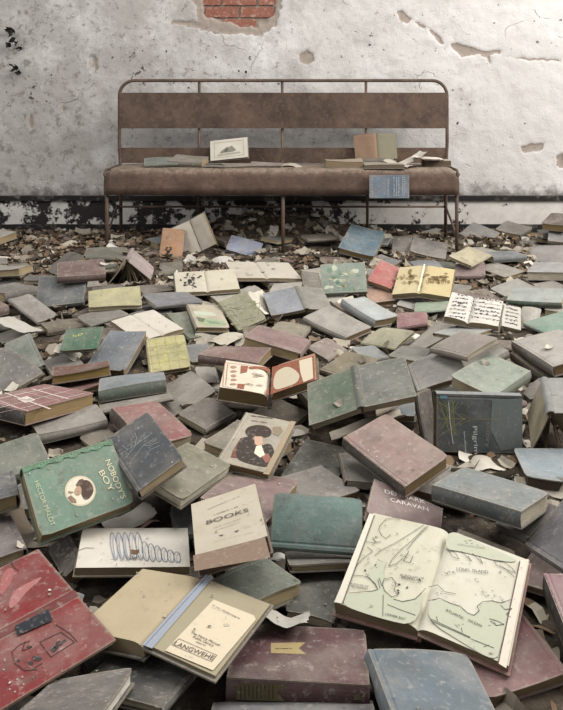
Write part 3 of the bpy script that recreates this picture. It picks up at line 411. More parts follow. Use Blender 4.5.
('L','poly','8f6a54',0,[-968,-62,-941,-83,-974,-145,-1023,-192,-1068,-186,-1076,-151,-1115,-116,-1087,-57,-1089,-57,-1039,-1,-986,-9,-979,-32],0,None),
('L','poly','8f6a54',0,[-920,-340,-940,-384,-966,-419,-1004,-428,-1041,-477,-1071,-442,-1070,-395,-1095,-358,-1055,-320,-1017,-271,-982,-312,-929,-291],0,None),
('L','poly','8f6a54',0,[-904,-622,-903,-652,-948,-691,-980,-718,-1012,-738,-1074,-717,-1077,-684,-1076,-642,-1024,-610,-992,-575,-953,-586,-925,-595],0,None),
('L','poly','9d8c7c',0,[-153,252,-187,205,-211,156,-264,142,-312,117,-333,144,-378,168,-327,216,-319,259,-271,296,-234,270,-207,259],0,None),
('L','poly','9d8c7c',0,[-180,-428,-194,-461,-243,-516,-283,-512,-333,-531,-347,-522,-377,-498,-349,-457,-328,-435,-289,-379,-250,-393,-234,-419],0,None),
('L','poly','9d8c7c',0,[-239,250,-291,185,-304,153,-343,151,-390,127,-433,149,-445,174,-430,216,-380,259,-350,290,-301,291,-291,270],0,None),
('L','poly','9d8c7c',0,[-260,178,-312,113,-333,98,-364,65,-408,57,-437,83,-433,114,-454,148,-415,192,-370,196,-333,228,-320,191],0,None),
('L','poly','9d8c7c',0,[-533,-473,-538,-509,-555,-532,-603,-546,-638,-552,-655,-556,-700,-533,-663,-489,-658,-448,-610,-430,-579,-436,-553,-446],0,None),
('L','poly','9d8c7c',0,[-342,126,-360,77,-354,42,-407,29,-452,19,-506,26,-483,74,-485,111,-462,121,-415,177,-372,176,-342,153],0,None),
('L','poly','9d8c7c',0,[-362,277,-375,236,-387,190,-443,163,-491,188,-511,193,-506,224,-544,241,-504,295,-452,333,-406,341,-365,318],0,None),
('L','poly','9d8c7c',0,[-431,-471,-468,-523,-495,-535,-535,-554,-567,-563,-605,-571,-621,-539,-617,-509,-581,-457,-541,-458,-489,-425,-475,-456],0,None),
('R','poly','7f4328',0,[35,893,1305,747,1294,-914,53,-1005],0,None),
('R','poly','a99c80',0,[152,397,325,549,532,563,770,71,894,-403,798,-816,437,-849,159,-826,96,-241],0.0003,None),
('R','poly','b3a68a',0,[859,719,1257,673,1258,-830,980,-885,896,-161],0.0003,None),
('R','poly','7f4328',0,[1131,441,1105,424,1081,364,1050,395,1020,450,999,491,992,549,1003,583,1014,599,1053,609,1089,584,1098,518],0,None),
('R','poly','7f4328',0,[1129,43,1145,-13,1084,-15,1057,-19,1023,55,1012,69,994,146,994,216,1026,198,1060,227,1101,147,1106,121],0,None),
('R','poly','7f4328',0,[1164,-369,1106,-361,1090,-383,1064,-365,1022,-377,1013,-325,991,-239,981,-164,1040,-198,1066,-159,1092,-238,1146,-318],0,None),
('R','poly','7f4328',0,[1139,-722,1141,-789,1098,-793,1069,-794,1031,-755,1013,-677,1011,-628,1008,-584,1044,-551,1072,-558,1106,-612,1120,-651],0,None),
],
'lady':[
('','poly','6b3f30',0,[-405,-448,-395,-26,-210,97,24,-628,-365,-701],0,None),
('','poly','3a302a',0,[-404,-211,-343,52,-124,88,86,-203,299,59,514,-224,573,-524,547,-754,22,-763,-250,-685],0,None),
('','poly','3b2f27',0,[-403,244,-360,436,-106,572,132,523,249,336,179,165,-7,152,-174,47,-312,100],0,None),
('','poly','b08a6c',0,[-122,126,67,177,155,-37,114,-169,-12,-116],0,None),
('','poly','c3b8a0',0,[41,-170,149,-110,330,-378,260,-492,82,-403],0,None),
('','poly','8a5142',0,[277,-452,382,-303,502,-457,444,-623],0,None),
('','poly','7b6a52',0,[176,563,337,655,448,502,410,303,257,338],0,None),
('','poly','5b4a3c',0,[547,-362,597,-231,728,-694,655,-881],0,None),
('','scrib','4c443a',0.005,[-465,793,68,864],0,None),
('','scrib','6c5c4a',0.004,[-401,629,-6,670],0,None),
('','poly','8f7c60',0,[511,916,635,918,629,-935,496,-948],0,None),
],
'landscape':[
('','poly','7c8a66',0,[-471,-161,-155,-188,183,-295,570,-482,551,-844,-494,-843],0,None),
('','poly','4f5c45',0,[-482,-121,-172,-270,-297,-558,-460,-485],0,None),
('','poly','66745a',0,[-169,-392,234,-496,379,-691,-87,-670],0,None),
('','poly','9aa08a',0,[-542,356,214,289,340,-20,-467,4],0,None),
],
'olivemap':[
('','line','55563a',0.0018,[-730,687,-462,514,-191,530],0,None),
('','line','55563a',0.0018,[-710,376,-337,195,-347,-256],0,None),
('','line','55563a',0.0018,[-690,71,-325,-150,-326,-185],0,None),
('','line','55563a',0.0018,[-365,388,-152,150,-114,51],0,None),
('','line','55563a',0.0018,[-255,266,-55,191,184,207],0,None),
('','line','55563a',0.0018,[-148,139,192,8,177,13],0,None),
('','line','55563a',0.0018,[-445,-776,-204,-837,-182,-1258],0,None),
('','line','55563a',0.0018,[-130,-490,246,-622,250,-615],0,None),
('','line','55563a',0.0018,[280,-28,761,-4,387,-572],0,None),
('','line','55563a',0.0018,[344,-235,843,-212,788,-431],0,None),
('','poly','6a6b48',0,[233,-478,220,-503,173,-502,127,-503,98,-471,104,-435,101,-395,137,-384,149,-380,197,-369,221,-399,234,-449],0,None),
('','poly','6a6b48',0,[-434,-639,-462,-651,-497,-681,-525,-673,-558,-629,-575,-588,-550,-567,-542,-524,-493,-528,-452,-530,-428,-589,-408,-628],0,None),
('','poly','6a6b48',0,[-503,-180,-507,-203,-541,-210,-583,-196,-624,-179,-615,-136,-613,-111,-587,-100,-568,-66,-521,-70,-496,-127,-504,-148],0,None),
('','poly','6a6b48',0,[-46,-164,-55,-190,-112,-204,-137,-171,-169,-165,-159,-120,-178,-81,-145,-76,-107,-47,-73,-46,-40,-80,-63,-123],0,None),
('','poly','6a6b48',0,[-405,209,-415,188,-454,187,-489,191,-506,228,-531,248,-535,291,-519,312,-457,320,-434,304,-397,272,-404,238],0,None),
('','poly','6a6b48',0,[-501,-60,-544,-74,-571,-94,-609,-61,-634,-25,-642,-13,-669,46,-622,50,-584,71,-546,67,-537,20,-513,-17],0,None),
('','poly','6a6b48',0,[136,-743,75,-743,61,-759,20,-754,-6,-700,-21,-677,-11,-651,-4,-615,61,-614,80,-640,114,-674,119,-684],0,None),
('','poly','6a6b48',0,[511,-186,480,-198,476,-210,427,-193,402,-184,367,-142,381,-104,428,-101,427,-86,481,-91,506,-114,502,-149],0,None),
('','poly','6a6b48',0,[658,-1,633,-29,590,-9,538,-17,528,28,486,59,529,80,530,115,575,113,600,101,618,74,630,51],0,None),
('','poly','6a6b48',0,[630,125,634,71,581,95,548,100,518,137,527,155,502,206,534,223,570,227,616,230,633,195,671,147],0,None),
('','poly','6a6b48',0,[-545,-521,-588,-523,-633,-549,-658,-542,-662,-489,-709,-462,-708,-419,-663,-404,-621,-409,-602,-431,-568,-452,-555,-482],0,None),
('','poly','6a6b48',0,[-72,117,-87,78,-123,93,-166,112,-191,125,-220,176,-213,205,-202,235,-148,231,-102,238,-84,187,-71,142],0,None),
],
'greenpict':[
('','poly','a3a890',0,[-338,56,-357,76,-389,118,-393,194,-367,275,-352,299,-327,325,-297,327,-298,264,-289,186,-305,108,-315,99],0,None),
('','poly','a3a890',0,[457,229,376,247,338,321,304,382,358,434,415,510,467,467,512,482,562,406,618,361,553,318,522,270],0,None),
('','poly','95a08c',0,[-131,16,-159,19,-211,85,-226,170,-213,228,-149,292,-119,312,-86,308,-45,216,-69,159,-37,89,-97,44],0,None),
('','poly','a3a890',0,[273,-657,213,-669,190,-581,192,-521,173,-442,215,-405,287,-333,331,-379,377,-483,370,-536,356,-630,348,-695],0,None),
('','poly','5f7a66',0,[-380,573,-416,625,-439,642,-430,701,-418,743,-392,780,-369,837,-345,769,-332,736,-326,695,-329,630,-343,621],0,None),
('','poly','8f8f6c',0,[-107,-106,-144,-112,-159,-52,-178,4,-141,63,-138,116,-99,95,-76,90,-55,58,-41,-6,-53,-45,-79,-121],0,None),
('','poly','8f8f6c',0,[-361,-133,-409,-62,-421,-50,-464,11,-452,67,-401,125,-351,97,-301,107,-280,47,-285,-3,-280,-66,-328,-88],0,None),
('','poly','a3a890',0,[157,-198,131,-185,105,-138,118,-57,129,21,147,68,168,70,192,45,224,5,212,-64,198,-119,181,-173],0,None),
('','poly','5f7a66',0,[-175,169,-223,208,-242,235,-254,277,-298,312,-209,344,-167,384,-114,321,-97,328,-65,264,-72,220,-101,182],0,None),
('','poly','5f7a66',0,[192,81,142,59,86,97,43,155,101,205,134,204,200,253,244,205,322,198,339,134,303,101,257,50],0,None),
('','poly','5f7a66',0,[363,488,300,462,255,514,250,589,240,641,302,665,372,705,442,678,466,657,465,576,474,532,432,429],0,None),
('','poly','5f7a66',0,[38,-245,20,-227,0,-217,4,-170,17,-141,27,-103,45,-80,69,-84,88,-127,83,-176,66,-213,59,-268],0,None),
('','poly','a3a890',0,[-391,605,-429,624,-460,672,-453,736,-480,813,-412,862,-382,815,-334,803,-328,790,-303,726,-305,650,-332,598],0,None),
('','poly','95a08c',0,[-60,222,-115,302,-159,315,-163,370,-149,407,-116,461,-51,433,15,463,48,407,39,357,37,305,-13,298],0,None),
('','poly','8f8f6c',0,[206,-453,174,-466,141,-433,136,-365,173,-290,183,-276,214,-271,247,-245,266,-320,270,-375,259,-445,235,-494],0,None),
('','poly','5f7a66',0,[64,-778,31,-730,22,-696,14,-631,20,-569,55,-533,75,-511,102,-569,136,-574,138,-642,116,-695,87,-713],0,None),
('','poly','a3a890',0,[-391,426,-423,460,-429,487,-456,546,-415,594,-404,682,-381,653,-363,630,-344,617,-315,537,-328,489,-366,447],0,None),
('','poly','8f8f6c',0,[-34,366,-64,438,-112,456,-94,520,-80,575,-67,603,-21,664,16,602,46,569,52,511,24,453,-4,419],0,None),
('','poly','5f7a66',0,[-267,75,-304,66,-352,109,-360,197,-344,247,-309,318,-257,313,-190,305,-144,249,-180,184,-143,128,-215,68],0,None),
('','poly','8f8f6c',0,[-343,-79,-380,-35,-382,-9,-402,45,-402,87,-362,142,-333,161,-301,116,-284,70,-289,37,-254,-21,-300,-31],0,None),
('','poly','a3a890',0,[133,-101,119,-74,108,-43,84,32,98,80,124,97,144,161,172,127,185,71,187,25,180,-43,154,-39],0,None),
('','poly','5f7a66',0,[-460,-83,-503,-57,-545,-21,-536,21,-511,66,-500,107,-453,91,-393,72,-385,54,-346,7,-384,-24,-415,-46],0,None),
('','poly','5f7a66',0,[41,150,-6,275,-6,289,-40,372,-9,472,12,552,58,561,111,531,109,474,157,358,116,261,100,251],0,None),
('','poly','5f7a66',0,[-467,-486,-500,-388,-512,-333,-524,-274,-506,-218,-488,-158,-450,-74,-426,-116,-396,-206,-371,-286,-415,-361,-441,-389],0,None),
],
'inkdraw':[
('L','poly','2c2a26',0,[-451,129,-479,109,-485,88,-537,86,-565,96,-617,127,-622,151,-597,179,-568,186,-530,198,-491,179,-465,149],0,None),
('L','poly','2c2a26',0,[-726,600,-745,528,-745,511,-771,478,-787,527,-791,554,-815,611,-785,681,-775,699,-757,697,-734,732,-730,676],0,None),
('L','poly','2c2a26',0,[-795,-328,-806,-346,-821,-357,-845,-388,-873,-362,-896,-339,-905,-314,-881,-296,-861,-274,-838,-277,-819,-270,-790,-306],0,None),
('L','poly','2c2a26',0,[-442,316,-451,281,-503,266,-542,246,-589,236,-625,302,-634,340,-624,391,-566,398,-531,406,-494,428,-479,376],0,None),
('L','poly','2c2a26',0,[-1040,180,-1037,114,-1062,62,-1079,89,-1098,119,-1115,148,-1121,190,-1106,233,-1082,290,-1067,313,-1052,255,-1042,253],0,None),
('L','poly','2c2a26',0,[-685,762,-681,729,-702,695,-740,695,-767,698,-795,731,-793,775,-782,812,-760,843,-730,852,-686,844,-693,789],0,None),
('L','poly','2c2a26',0,[-635,146,-626,113,-659,71,-691,88,-723,85,-770,109,-739,159,-727,209,-721,254,-683,222,-643,202,-622,194],0,None),
('L','poly','2c2a26',0,[-454,-190,-482,-216,-494,-261,-528,-233,-563,-234,-591,-201,-570,-175,-562,-130,-549,-130,-518,-91,-493,-127,-468,-160],0,None),
('L','poly','2c2a26',0,[-880,-341,-859,-386,-913,-408,-940,-440,-984,-376,-994,-378,-1007,-325,-979,-299,-964,-242,-930,-261,-890,-246,-877,-287],0,None),
('L','poly','2c2a26',0,[-593,3,-625,-38,-648,-58,-681,-112,-729,-74,-750,-10,-789,27,-769,60,-706,126,-666,124,-635,113,-603,63],0,None),
('L','poly','2c2a26',0,[-713,-206,-730,-240,-744,-293,-757,-286,-772,-258,-782,-246,-788,-197,-786,-162,-768,-105,-746,-108,-725,-130,-721,-164],0,None),
('L','poly','2c2a26',0,[-840,-110,-868,-153,-889,-218,-916,-223,-945,-172,-950,-161,-963,-94,-965,-51,-944,-12,-903,7,-873,4,-851,-50],0,None),
('L','poly','2c2a26',0,[-527,-366,-551,-402,-559,-466,-581,-457,-598,-466,-616,-404,-597,-357,-597,-291,-586,-284,-566,-243,-550,-297,-537,-297],0,None),
('L','poly','2c2a26',0,[-141,457,-150,416,-164,408,-199,402,-246,395,-285,430,-246,470,-252,504,-229,522,-190,508,-149,535,-119,492],0,None),
('L','poly','2c2a26',0,[-541,-374,-586,-393,-596,-412,-623,-399,-645,-388,-683,-381,-679,-357,-687,-339,-660,-326,-617,-309,-578,-341,-580,-343],0,None),
('L','poly','2c2a26',0,[-577,-98,-590,-123,-627,-138,-662,-181,-697,-139,-745,-106,-778,-73,-749,-38,-703,-1,-651,-7,-610,-9,-588,-55],0,None),
('L','poly','2c2a26',0,[-451,-515,-438,-543,-471,-558,-497,-571,-526,-542,-532,-539,-547,-503,-545,-479,-512,-449,-487,-432,-459,-464,-460,-485],0,None),
('L','poly','2c2a26',0,[-475,-487,-490,-504,-502,-523,-519,-538,-534,-529,-550,-499,-557,-477,-543,-454,-535,-450,-513,-451,-493,-441,-474,-466],0,None),
('L','poly','2c2a26',0,[-697,32,-688,11,-725,-21,-750,-24,-770,-6,-786,19,-797,45,-788,62,-776,92,-742,111,-722,95,-714,67],0,None),
('L','poly','2c2a26',0,[-435,-573,-414,-598,-449,-598,-484,-614,-518,-588,-546,-582,-566,-557,-544,-536,-516,-519,-478,-525,-439,-544,-426,-559],0,None),
('L','poly','2c2a26',0,[-441,289,-454,267,-471,253,-516,244,-549,247,-563,276,-568,305,-588,336,-550,357,-509,342,-486,353,-448,317],0,None),
('L','poly','2c2a26',0,[-775,373,-777,331,-811,335,-848,330,-881,345,-937,359,-936,393,-930,432,-868,424,-842,442,-798,450,-780,399],0,None),
('L','poly','2c2a26',0,[-614,141,-594,111,-646,110,-681,84,-735,111,-772,132,-750,158,-754,190,-711,202,-673,211,-636,185,-613,175],0,None),
('L','poly','2c2a26',0,[-226,323,-267,306,-273,272,-307,264,-335,260,-352,299,-348,338,-336,360,-323,392,-296,420,-264,366,-235,367],0,None),
('L','line','3b3730',0.0016,[-573,-324,-623,-710],0,None),
('L','line','3b3730',0.0016,[-677,135,-514,214],0,None),
('L','line','3b3730',0.0016,[-769,-342,-698,-347],0,None),
('L','line','3b3730',0.0016,[-669,575,-686,291],0,None),
('L','line','3b3730',0.0016,[-556,-954,-785,-1122],0,None),
('L','line','3b3730',0.0016,[-589,365,-482,718],0,None),
('L','line','3b3730',0.0016,[-434,585,-467,712],0,None),
('L','line','3b3730',0.0016,[-691,11,-723,-359],0,None),
('L','line','3b3730',0.0016,[-518,-64,-550,406],0,None),
('L','line','3b3730',0.0016,[-834,-116,-618,-306],0,None),
('L','line','3b3730',0.0016,[-601,134,-801,161],0,None),
('L','line','3b3730',0.0016,[-779,-5,-871,-88],0,None),
('R','poly','8f8674',0,[762,43,772,-3,746,-50,698,-70,661,-48,631,15,640,62,655,107,698,166,720,136,762,117,779,77],0,None),
],
'horses':[
('R','poly','6e5830',0,[486,-96,507,-132,474,-197,418,-224,371,-226,288,-195,333,-137,287,-91,332,-57,396,-53,448,1,472,-51],0,None),
('R','poly','7a6238',0,[945,390,924,359,911,322,866,311,834,286,808,321,774,345,803,379,817,417,852,429,883,433,934,427],0,None),
('R','poly','8a7140',0,[1080,355,1048,302,997,284,953,217,909,216,854,240,801,281,853,348,852,381,932,401,1002,422,1063,386],0,None),
('R','poly','6e5830',0,[995,575,996,545,972,517,929,510,888,508,868,523,842,535,827,562,877,604,916,624,960,600,983,605],0,None),
('R','poly','8a7140',0,[802,-96,749,-135,754,-153,699,-196,648,-197,619,-174,628,-142,628,-113,641,-104,686,-86,728,-83,764,-85],0,None),
('R','poly','8a7140',0,[986,263,1001,213,938,181,891,158,832,169,792,155,811,217,805,246,801,313,872,318,945,332,979,293],0,None),
('R','poly','7a6238',0,[599,184,651,147,584,124,538,87,505,45,455,103,423,138,417,172,473,250,519,242,585,272,643,235],0,None),
('R','poly','6e5830',0,[741,-89,740,-132,727,-159,711,-240,675,-225,659,-165,638,-116,647,-57,651,9,685,-30,705,26,723,-32],0,None),
('R','poly','8a7140',0,[876,79,863,37,838,26,809,1,756,1,721,17,728,40,709,65,744,85,797,106,832,117,872,114],0,None),
('R','poly','6e5830',0,[347,42,354,11,326,-35,302,-26,272,-24,250,-12,228,11,222,53,245,68,284,103,325,90,333,78],0,None),
('R','poly','8a7140',0,[603,233,575,190,520,155,484,153,452,149,381,142,364,170,412,220,411,240,472,246,517,258,542,251],0,None),
('R','poly','7a6238',0,[541,184,533,132,521,93,494,90,456,109,445,103,415,151,426,189,437,249,472,260,514,232,532,243],0,None),
('R','poly','6e5830',0,[728,49,719,12,676,-24,617,-53,558,-54,522,-46,486,-15,520,34,549,79,601,74,635,86,712,86],0,None),
('R','poly','6e5830',0,[247,307,295,285,235,241,181,192,113,204,110,230,76,262,95,307,92,349,160,342,230,366,224,348],0,None),
('R','poly','8a7140',0,[650,247,615,205,586,161,551,171,503,148,491,174,433,189,448,220,474,264,540,261,582,266,619,264],0,None),
('R','poly','7a6238',0,[706,-10,706,-53,693,-92,676,-104,644,-71,635,-59,616,-34,613,16,638,16,659,29,688,38,692,17],0,None),
('R','poly','8a7140',0,[994,350,982,302,974,226,940,252,922,232,881,260,868,317,889,373,895,454,918,439,947,441,977,416],0,None),
('R','poly','7a6238',0,[864,326,835,288,823,234,777,236,744,208,721,252,696,282,724,320,726,377,762,357,792,367,839,355],0,None),
('R','poly','8a7140',0,[930,207,910,181,911,140,876,132,854,133,814,138,814,176,803,206,844,227,862,246,888,237,913,230],0,None),
('R','poly','6e5830',0,[999,291,941,252,918,229,884,195,837,198,801,208,770,231,772,271,811,306,870,317,928,322,957,305],0,None),
('R','poly','6e5830',0,[819,295,791,234,786,213,753,161,710,144,689,188,679,258,669,327,688,344,729,352,774,378,776,334],0,None),
('R','poly','6e5830',0,[660,119,676,85,645,66,613,47,591,56,550,58,553,91,558,139,560,134,596,182,619,176,649,155],0,None),
('R','poly','7a6238',0,[1169,51,1159,-11,1118,-48,1092,-71,1060,-81,1044,-32,1015,10,1012,53,1039,104,1067,149,1114,130,1129,87],0,None),
('R','poly','8a7140',0,[435,14,448,-52,441,-90,407,-155,370,-74,355,-62,312,-19,322,36,341,112,374,91,409,119,448,57],0,None),
('R','poly','7a6238',0,[557,232,544,201,489,149,443,162,410,141,371,162,327,171,334,199,397,237,429,272,480,253,515,245],0,None),
('R','poly','6e5830',0,[652,102,662,56,657,24,638,-49,615,-46,602,40,572,80,569,140,592,192,607,198,626,162,639,147],0,None),
('R','poly','8a7140',0,[1013,124,1003,82,1002,18,961,-25,925,-10,884,17,846,80,878,160,898,170,930,235,975,208,1026,173],0,None),
('R','poly','6e5830',0,[953,82,928,15,912,-1,879,-58,817,-19,807,4,773,34,776,101,797,158,849,191,899,182,951,144],0,None),
('R','poly','7a6238',0,[744,236,760,165,717,132,655,91,593,111,548,141,511,174,537,257,560,321,630,292,699,316,746,294],0,None),
('R','poly','7a6238',0,[394,-26,376,-77,370,-105,338,-170,300,-162,273,-114,246,-65,244,-25,258,64,312,24,346,89,397,26],0,None),
('R','poly','6e5830',0,[604,75,554,20,549,2,493,-64,451,-20,413,-31,382,17,375,72,435,92,467,138,510,125,574,99],0,None),
('R','poly','6e5830',0,[691,76,687,41,675,9,603,6,565,-2,478,-6,484,22,509,53,550,100,589,118,657,101,658,104],0,None),
('R','poly','8a7140',0,[589,-96,588,-147,566,-165,547,-180,509,-213,495,-152,457,-131,479,-96,507,-36,527,-31,558,-44,582,-59],0,None),
('R','poly','7a6238',0,[489,186,468,146,447,100,411,108,380,81,351,107,332,145,335,174,355,233,395,229,441,220,442,216],0,None),
('R','line','6e5830',0.002,[166,-81,254,-331],0,None),
('R','line','6e5830',0.002,[266,-54,289,-322],0,None),
('R','line','6e5830',0.002,[367,-27,374,-300],0,None),
('R','line','6e5830',0.002,[467,-1,485,-270],0,None),
('R','line','6e5830',0.002,[568,26,647,-227],0,None),
('R','line','6e5830',0.002,[668,52,752,-200],0,None),
('R','line','6e5830',0.002,[769,79,839,-177],0,None),
('R','line','6e5830',0.002,[869,105,884,-165],0,None),
('R','line','6e5830',0.002,[970,132,979,-140],0,None),
('R','line','6e5830',0.002,[1070,158,1087,-111],0,None),
('L','poly','75612f',0,[-351,15,-390,-29,-410,-43,-450,-76,-489,-46,-552,-13,-543,43,-537,108,-514,147,-483,125,-447,136,-418,86],0,None),
('L','poly','8f7a4a',0,[-15,-315,-68,-336,-72,-370,-120,-356,-156,-379,-203,-341,-227,-285,-239,-230,-187,-222,-139,-228,-103,-227,-61,-269],0,None),
('L','poly','8f7a4a',0,[88,-461,69,-499,53,-516,35,-585,1,-528,-18,-499,-50,-442,-48,-377,-38,-346,5,-383,37,-364,50,-412],0,None),
('L','poly','75612f',0,[-457,-333,-474,-360,-472,-410,-502,-381,-529,-379,-533,-367,-553,-320,-552,-276,-546,-269,-524,-247,-497,-253,-483,-282],0,None),
('L','poly','75612f',0,[-142,-206,-167,-230,-193,-261,-233,-256,-295,-223,-298,-205,-373,-174,-365,-149,-299,-128,-251,-135,-199,-153,-176,-164],0,None),
('L','poly','8f7a4a',0,[-369,167,-350,103,-377,72,-392,31,-419,48,-460,127,-466,181,-468,241,-468,315,-444,356,-392,254,-365,228],0,None),
('L','poly','8f7a4a',0,[-935,236,-935,180,-955,160,-987,154,-1011,144,-1058,189,-1056,254,-1076,289,-1045,313,-1020,342,-980,308,-966,289],0,None),
('L','poly','8f7a4a',0,[-654,79,-657,52,-671,40,-692,8,-723,30,-738,59,-782,97,-746,111,-741,138,-718,164,-677,134,-656,103],0,None),
('L','poly','75612f',0,[-508,319,-528,257,-529,187,-546,163,-580,207,-597,270,-642,339,-637,423,-608,420,-590,430,-582,503,-536,383],0,None),
('L','poly','8f7a4a',0,[-489,-13,-500,-43,-518,-76,-537,-63,-559,-72,-588,-26,-583,0,-579,40,-582,45,-558,63,-529,73,-519,14],0,None),
('L','poly','8f7a4a',0,[-335,-197,-336,-241,-370,-255,-426,-290,-482,-265,-537,-219,-534,-169,-544,-128,-491,-122,-456,-106,-412,-106,-336,-153],0,None),
('L','poly','8f7a4a',0,[-511,53,-527,17,-533,-19,-597,-9,-631,-38,-665,24,-672,77,-717,149,-668,173,-633,208,-583,169,-560,103],0,None),
('L','poly','8f7a4a',0,[-498,156,-464,88,-496,72,-550,93,-582,89,-618,128,-655,179,-636,239,-609,246,-574,240,-554,283,-502,204],0,None),
('L','poly','75612f',0,[-531,614,-553,561,-562,470,-598,488,-647,526,-662,586,-693,638,-690,698,-665,755,-643,766,-615,779,-587,708],0,None),
('L','poly','8f7a4a',0,[-641,-228,-653,-290,-691,-305,-732,-342,-767,-327,-819,-242,-864,-197,-832,-162,-816,-105,-780,-63,-718,-110,-697,-148],0,None),
('L','poly','75612f',0,[-445,-231,-413,-287,-463,-290,-509,-285,-566,-267,-569,-253,-582,-212,-595,-158,-566,-154,-534,-137,-480,-129,-433,-176],0,None),
('L','poly','75612f',0,[-423,199,-414,138,-429,138,-464,139,-487,101,-516,167,-546,217,-548,270,-517,313,-486,275,-473,324,-427,234],0,None),
('L','poly','75612f',0,[-601,508,-598,420,-609,331,-643,402,-670,368,-701,422,-708,524,-712,582,-709,657,-687,668,-666,661,-636,586],0,None),
('L','poly','75612f',0,[-1062,112,-1065,77,-1129,49,-1164,50,-1200,46,-1272,108,-1304,147,-1283,183,-1233,219,-1191,199,-1130,195,-1080,147],0,None),
('L','poly','8f7a4a',0,[-791,258,-791,180,-794,107,-812,90,-850,135,-872,173,-879,271,-900,358,-889,397,-867,411,-826,351,-803,312],0,None),
('L','poly','75612f',0,[-417,187,-425,144,-458,131,-507,122,-549,146,-614,160,-630,219,-602,271,-592,274,-534,288,-484,273,-423,224],0,None),
('L','poly','8f7a4a',0,[-486,-235,-486,-276,-516,-298,-537,-308,-575,-281,-603,-279,-619,-216,-605,-164,-588,-150,-573,-93,-532,-130,-499,-170],0,None),
('L','poly','8f7a4a',0,[-237,197,-244,165,-303,150,-337,142,-365,127,-401,173,-453,229,-441,276,-417,320,-361,298,-325,313,-285,265],0,None),
('L','poly','75612f',0,[-872,102,-860,29,-867,28,-889,-6,-907,9,-949,47,-972,116,-956,151,-951,221,-932,242,-915,232,-863,158],0,None),
('L','poly','8f7a4a',0,[51,222,87,173,62,108,16,112,-23,126,-43,178,-52,237,-72,286,-49,308,-16,329,26,306,79,257],0,None),
('L','poly','75612f',0,[-325,68,-353,21,-409,-28,-451,-5,-505,-1,-551,69,-572,104,-596,169,-543,209,-477,157,-434,148,-356,111],0,None),
('R','line','c5bb9c',0.006,[-44,967,-31,-877],0,None),
],
'plaid':[
('','line','b5a298',0.007,[-1211,769,956,584],0.0001,None),
('','line','b5a298',0.004,[-1364,-255,994,-289],0.0001,None),
('','line','b5a298',0.003,[-1025,-884,961,-989],0.0001,None),
('','line','b5a298',0.006,[-191,1231,-623,-1629],0.0001,None),
('','line','b5a298',0.006,[496,944,276,-1124],0.0001,None),
('','line','b5a298',0.003,[-683,1178,-1025,-884],0.0001,None),
('','line','b5a298',0.002,[172,1047,29,-1115],0.0001,None),
('','poly','b7aca2',0,[-437,213,-91,272,-239,-397,-588,-420],0.0003,None),
('','scrib','55403c',0.006,[-469,13,-302,-304],0.0006,None),
('','line','a8948a',0.002,[-1528,-774,858,-1038],0.0001,None),
('','line','a8948a',0.003,[-937,943,-1037,-1274],0.0001,None),
('','line','a8948a',0.002,[767,955,614,-1057],0.0001,None),
('','line','a8948a',0.002,[-1095,1242,992,788],0.0001,None),
],
'navy':[
('','line','868e92',0.0009,[-471,248,-87,212,331,233],0,None),
('','line','868e92',0.0009,[-380,61,6,238,247,196],0,None),
('','line','868e92',0.0009,[-264,-83,48,71,325,53],0,None),
('','line','868e92',0.0009,[-87,212,25,366,56,522],0,None),
('','line','868e92',0.0009,[48,71,156,-41,331,-101],0,None),
('','line','868e92',0.0009,[6,238,222,348],0,None),
('','line','868e92',0.0009,[-245,218,-295,428],0,None),
('','line','868e92',0.0009,[-69,-259,106,-145,317,-208],0,None),
],
'redspread':[
('root','poly','23262c',0,[29,-110,68,416,342,365,255,-165],0.0125,None),
('R','line','3f2424',0.0013,[613,44,656,367,1004,433,1023,48,613,44],0,None),
('R','line','3f2424',0.0013,[475,-58,438,-199,496,-345,745,-393,992,-339,1103,-196],0,None),
('R','line','3f2424',0.0013,[444,-124,589,-219,627,-79],0,None),
('R','line','3f2424',0.0013,[447,376,780,454,1023,465],0,None),
('R','line','3f2424',0.0013,[1043,-95,1049,-249],0,None),
('R','poly','3a2e2e',0,[955,193,955,156,968,139,960,114,943,99,892,103,856,94,842,114,838,134,856,159,868,187,900,183],0,None),
('R','poly','3a2e2e',0,[899,294,914,284,914,253,905,229,873,219,849,202,824,219,797,226,803,245,796,277,847,283,869,300],0,None),
('R','poly','3a2e2e',0,[891,355,893,337,901,323,886,317,875,307,850,296,840,304,829,308,838,327,833,341,851,356,863,348],0,None),
('R','poly','3a2e2e',0,[908,214,939,209,943,189,915,173,897,160,879,151,854,160,831,162,831,180,833,209,870,215,902,231],0,None),
('R','poly','3a2e2e',0,[956,-52,967,-81,978,-107,950,-133,911,-162,894,-165,842,-166,803,-152,830,-122,855,-95,859,-58,917,-63],0,None),
('R','poly','3a2e2e',0,[949,-189,967,-201,970,-210,965,-234,940,-243,914,-251,886,-252,854,-244,873,-219,881,-200,896,-188,922,-178],0,None),
('R','poly','3a2e2e',0,[624,-82,632,-101,626,-109,627,-126,609,-141,579,-147,564,-141,554,-127,541,-117,571,-104,578,-87,604,-73],0,None),
('R','poly','3a2e2e',0,[756,-317,774,-316,777,-334,763,-344,748,-353,728,-363,723,-351,710,-341,703,-330,706,-322,735,-315,744,-317],0,None),
('R','poly','8f7f76',0,[1083,-466,1091,-470,1095,-481,1084,-485,1078,-488,1064,-494,1054,-495,1047,-486,1046,-477,1050,-472,1060,-468,1076,-464],0,None),
('R','poly','8f7f76',0,[1177,-615,1182,-619,1182,-624,1185,-631,1173,-638,1167,-634,1154,-638,1144,-634,1146,-623,1148,-617,1157,-610,1171,-612],0,None),
('R','poly','8f7f76',0,[1277,-574,1284,-578,1277,-587,1277,-594,1269,-597,1262,-598,1248,-603,1244,-594,1245,-591,1242,-581,1253,-576,1264,-574],0,None),
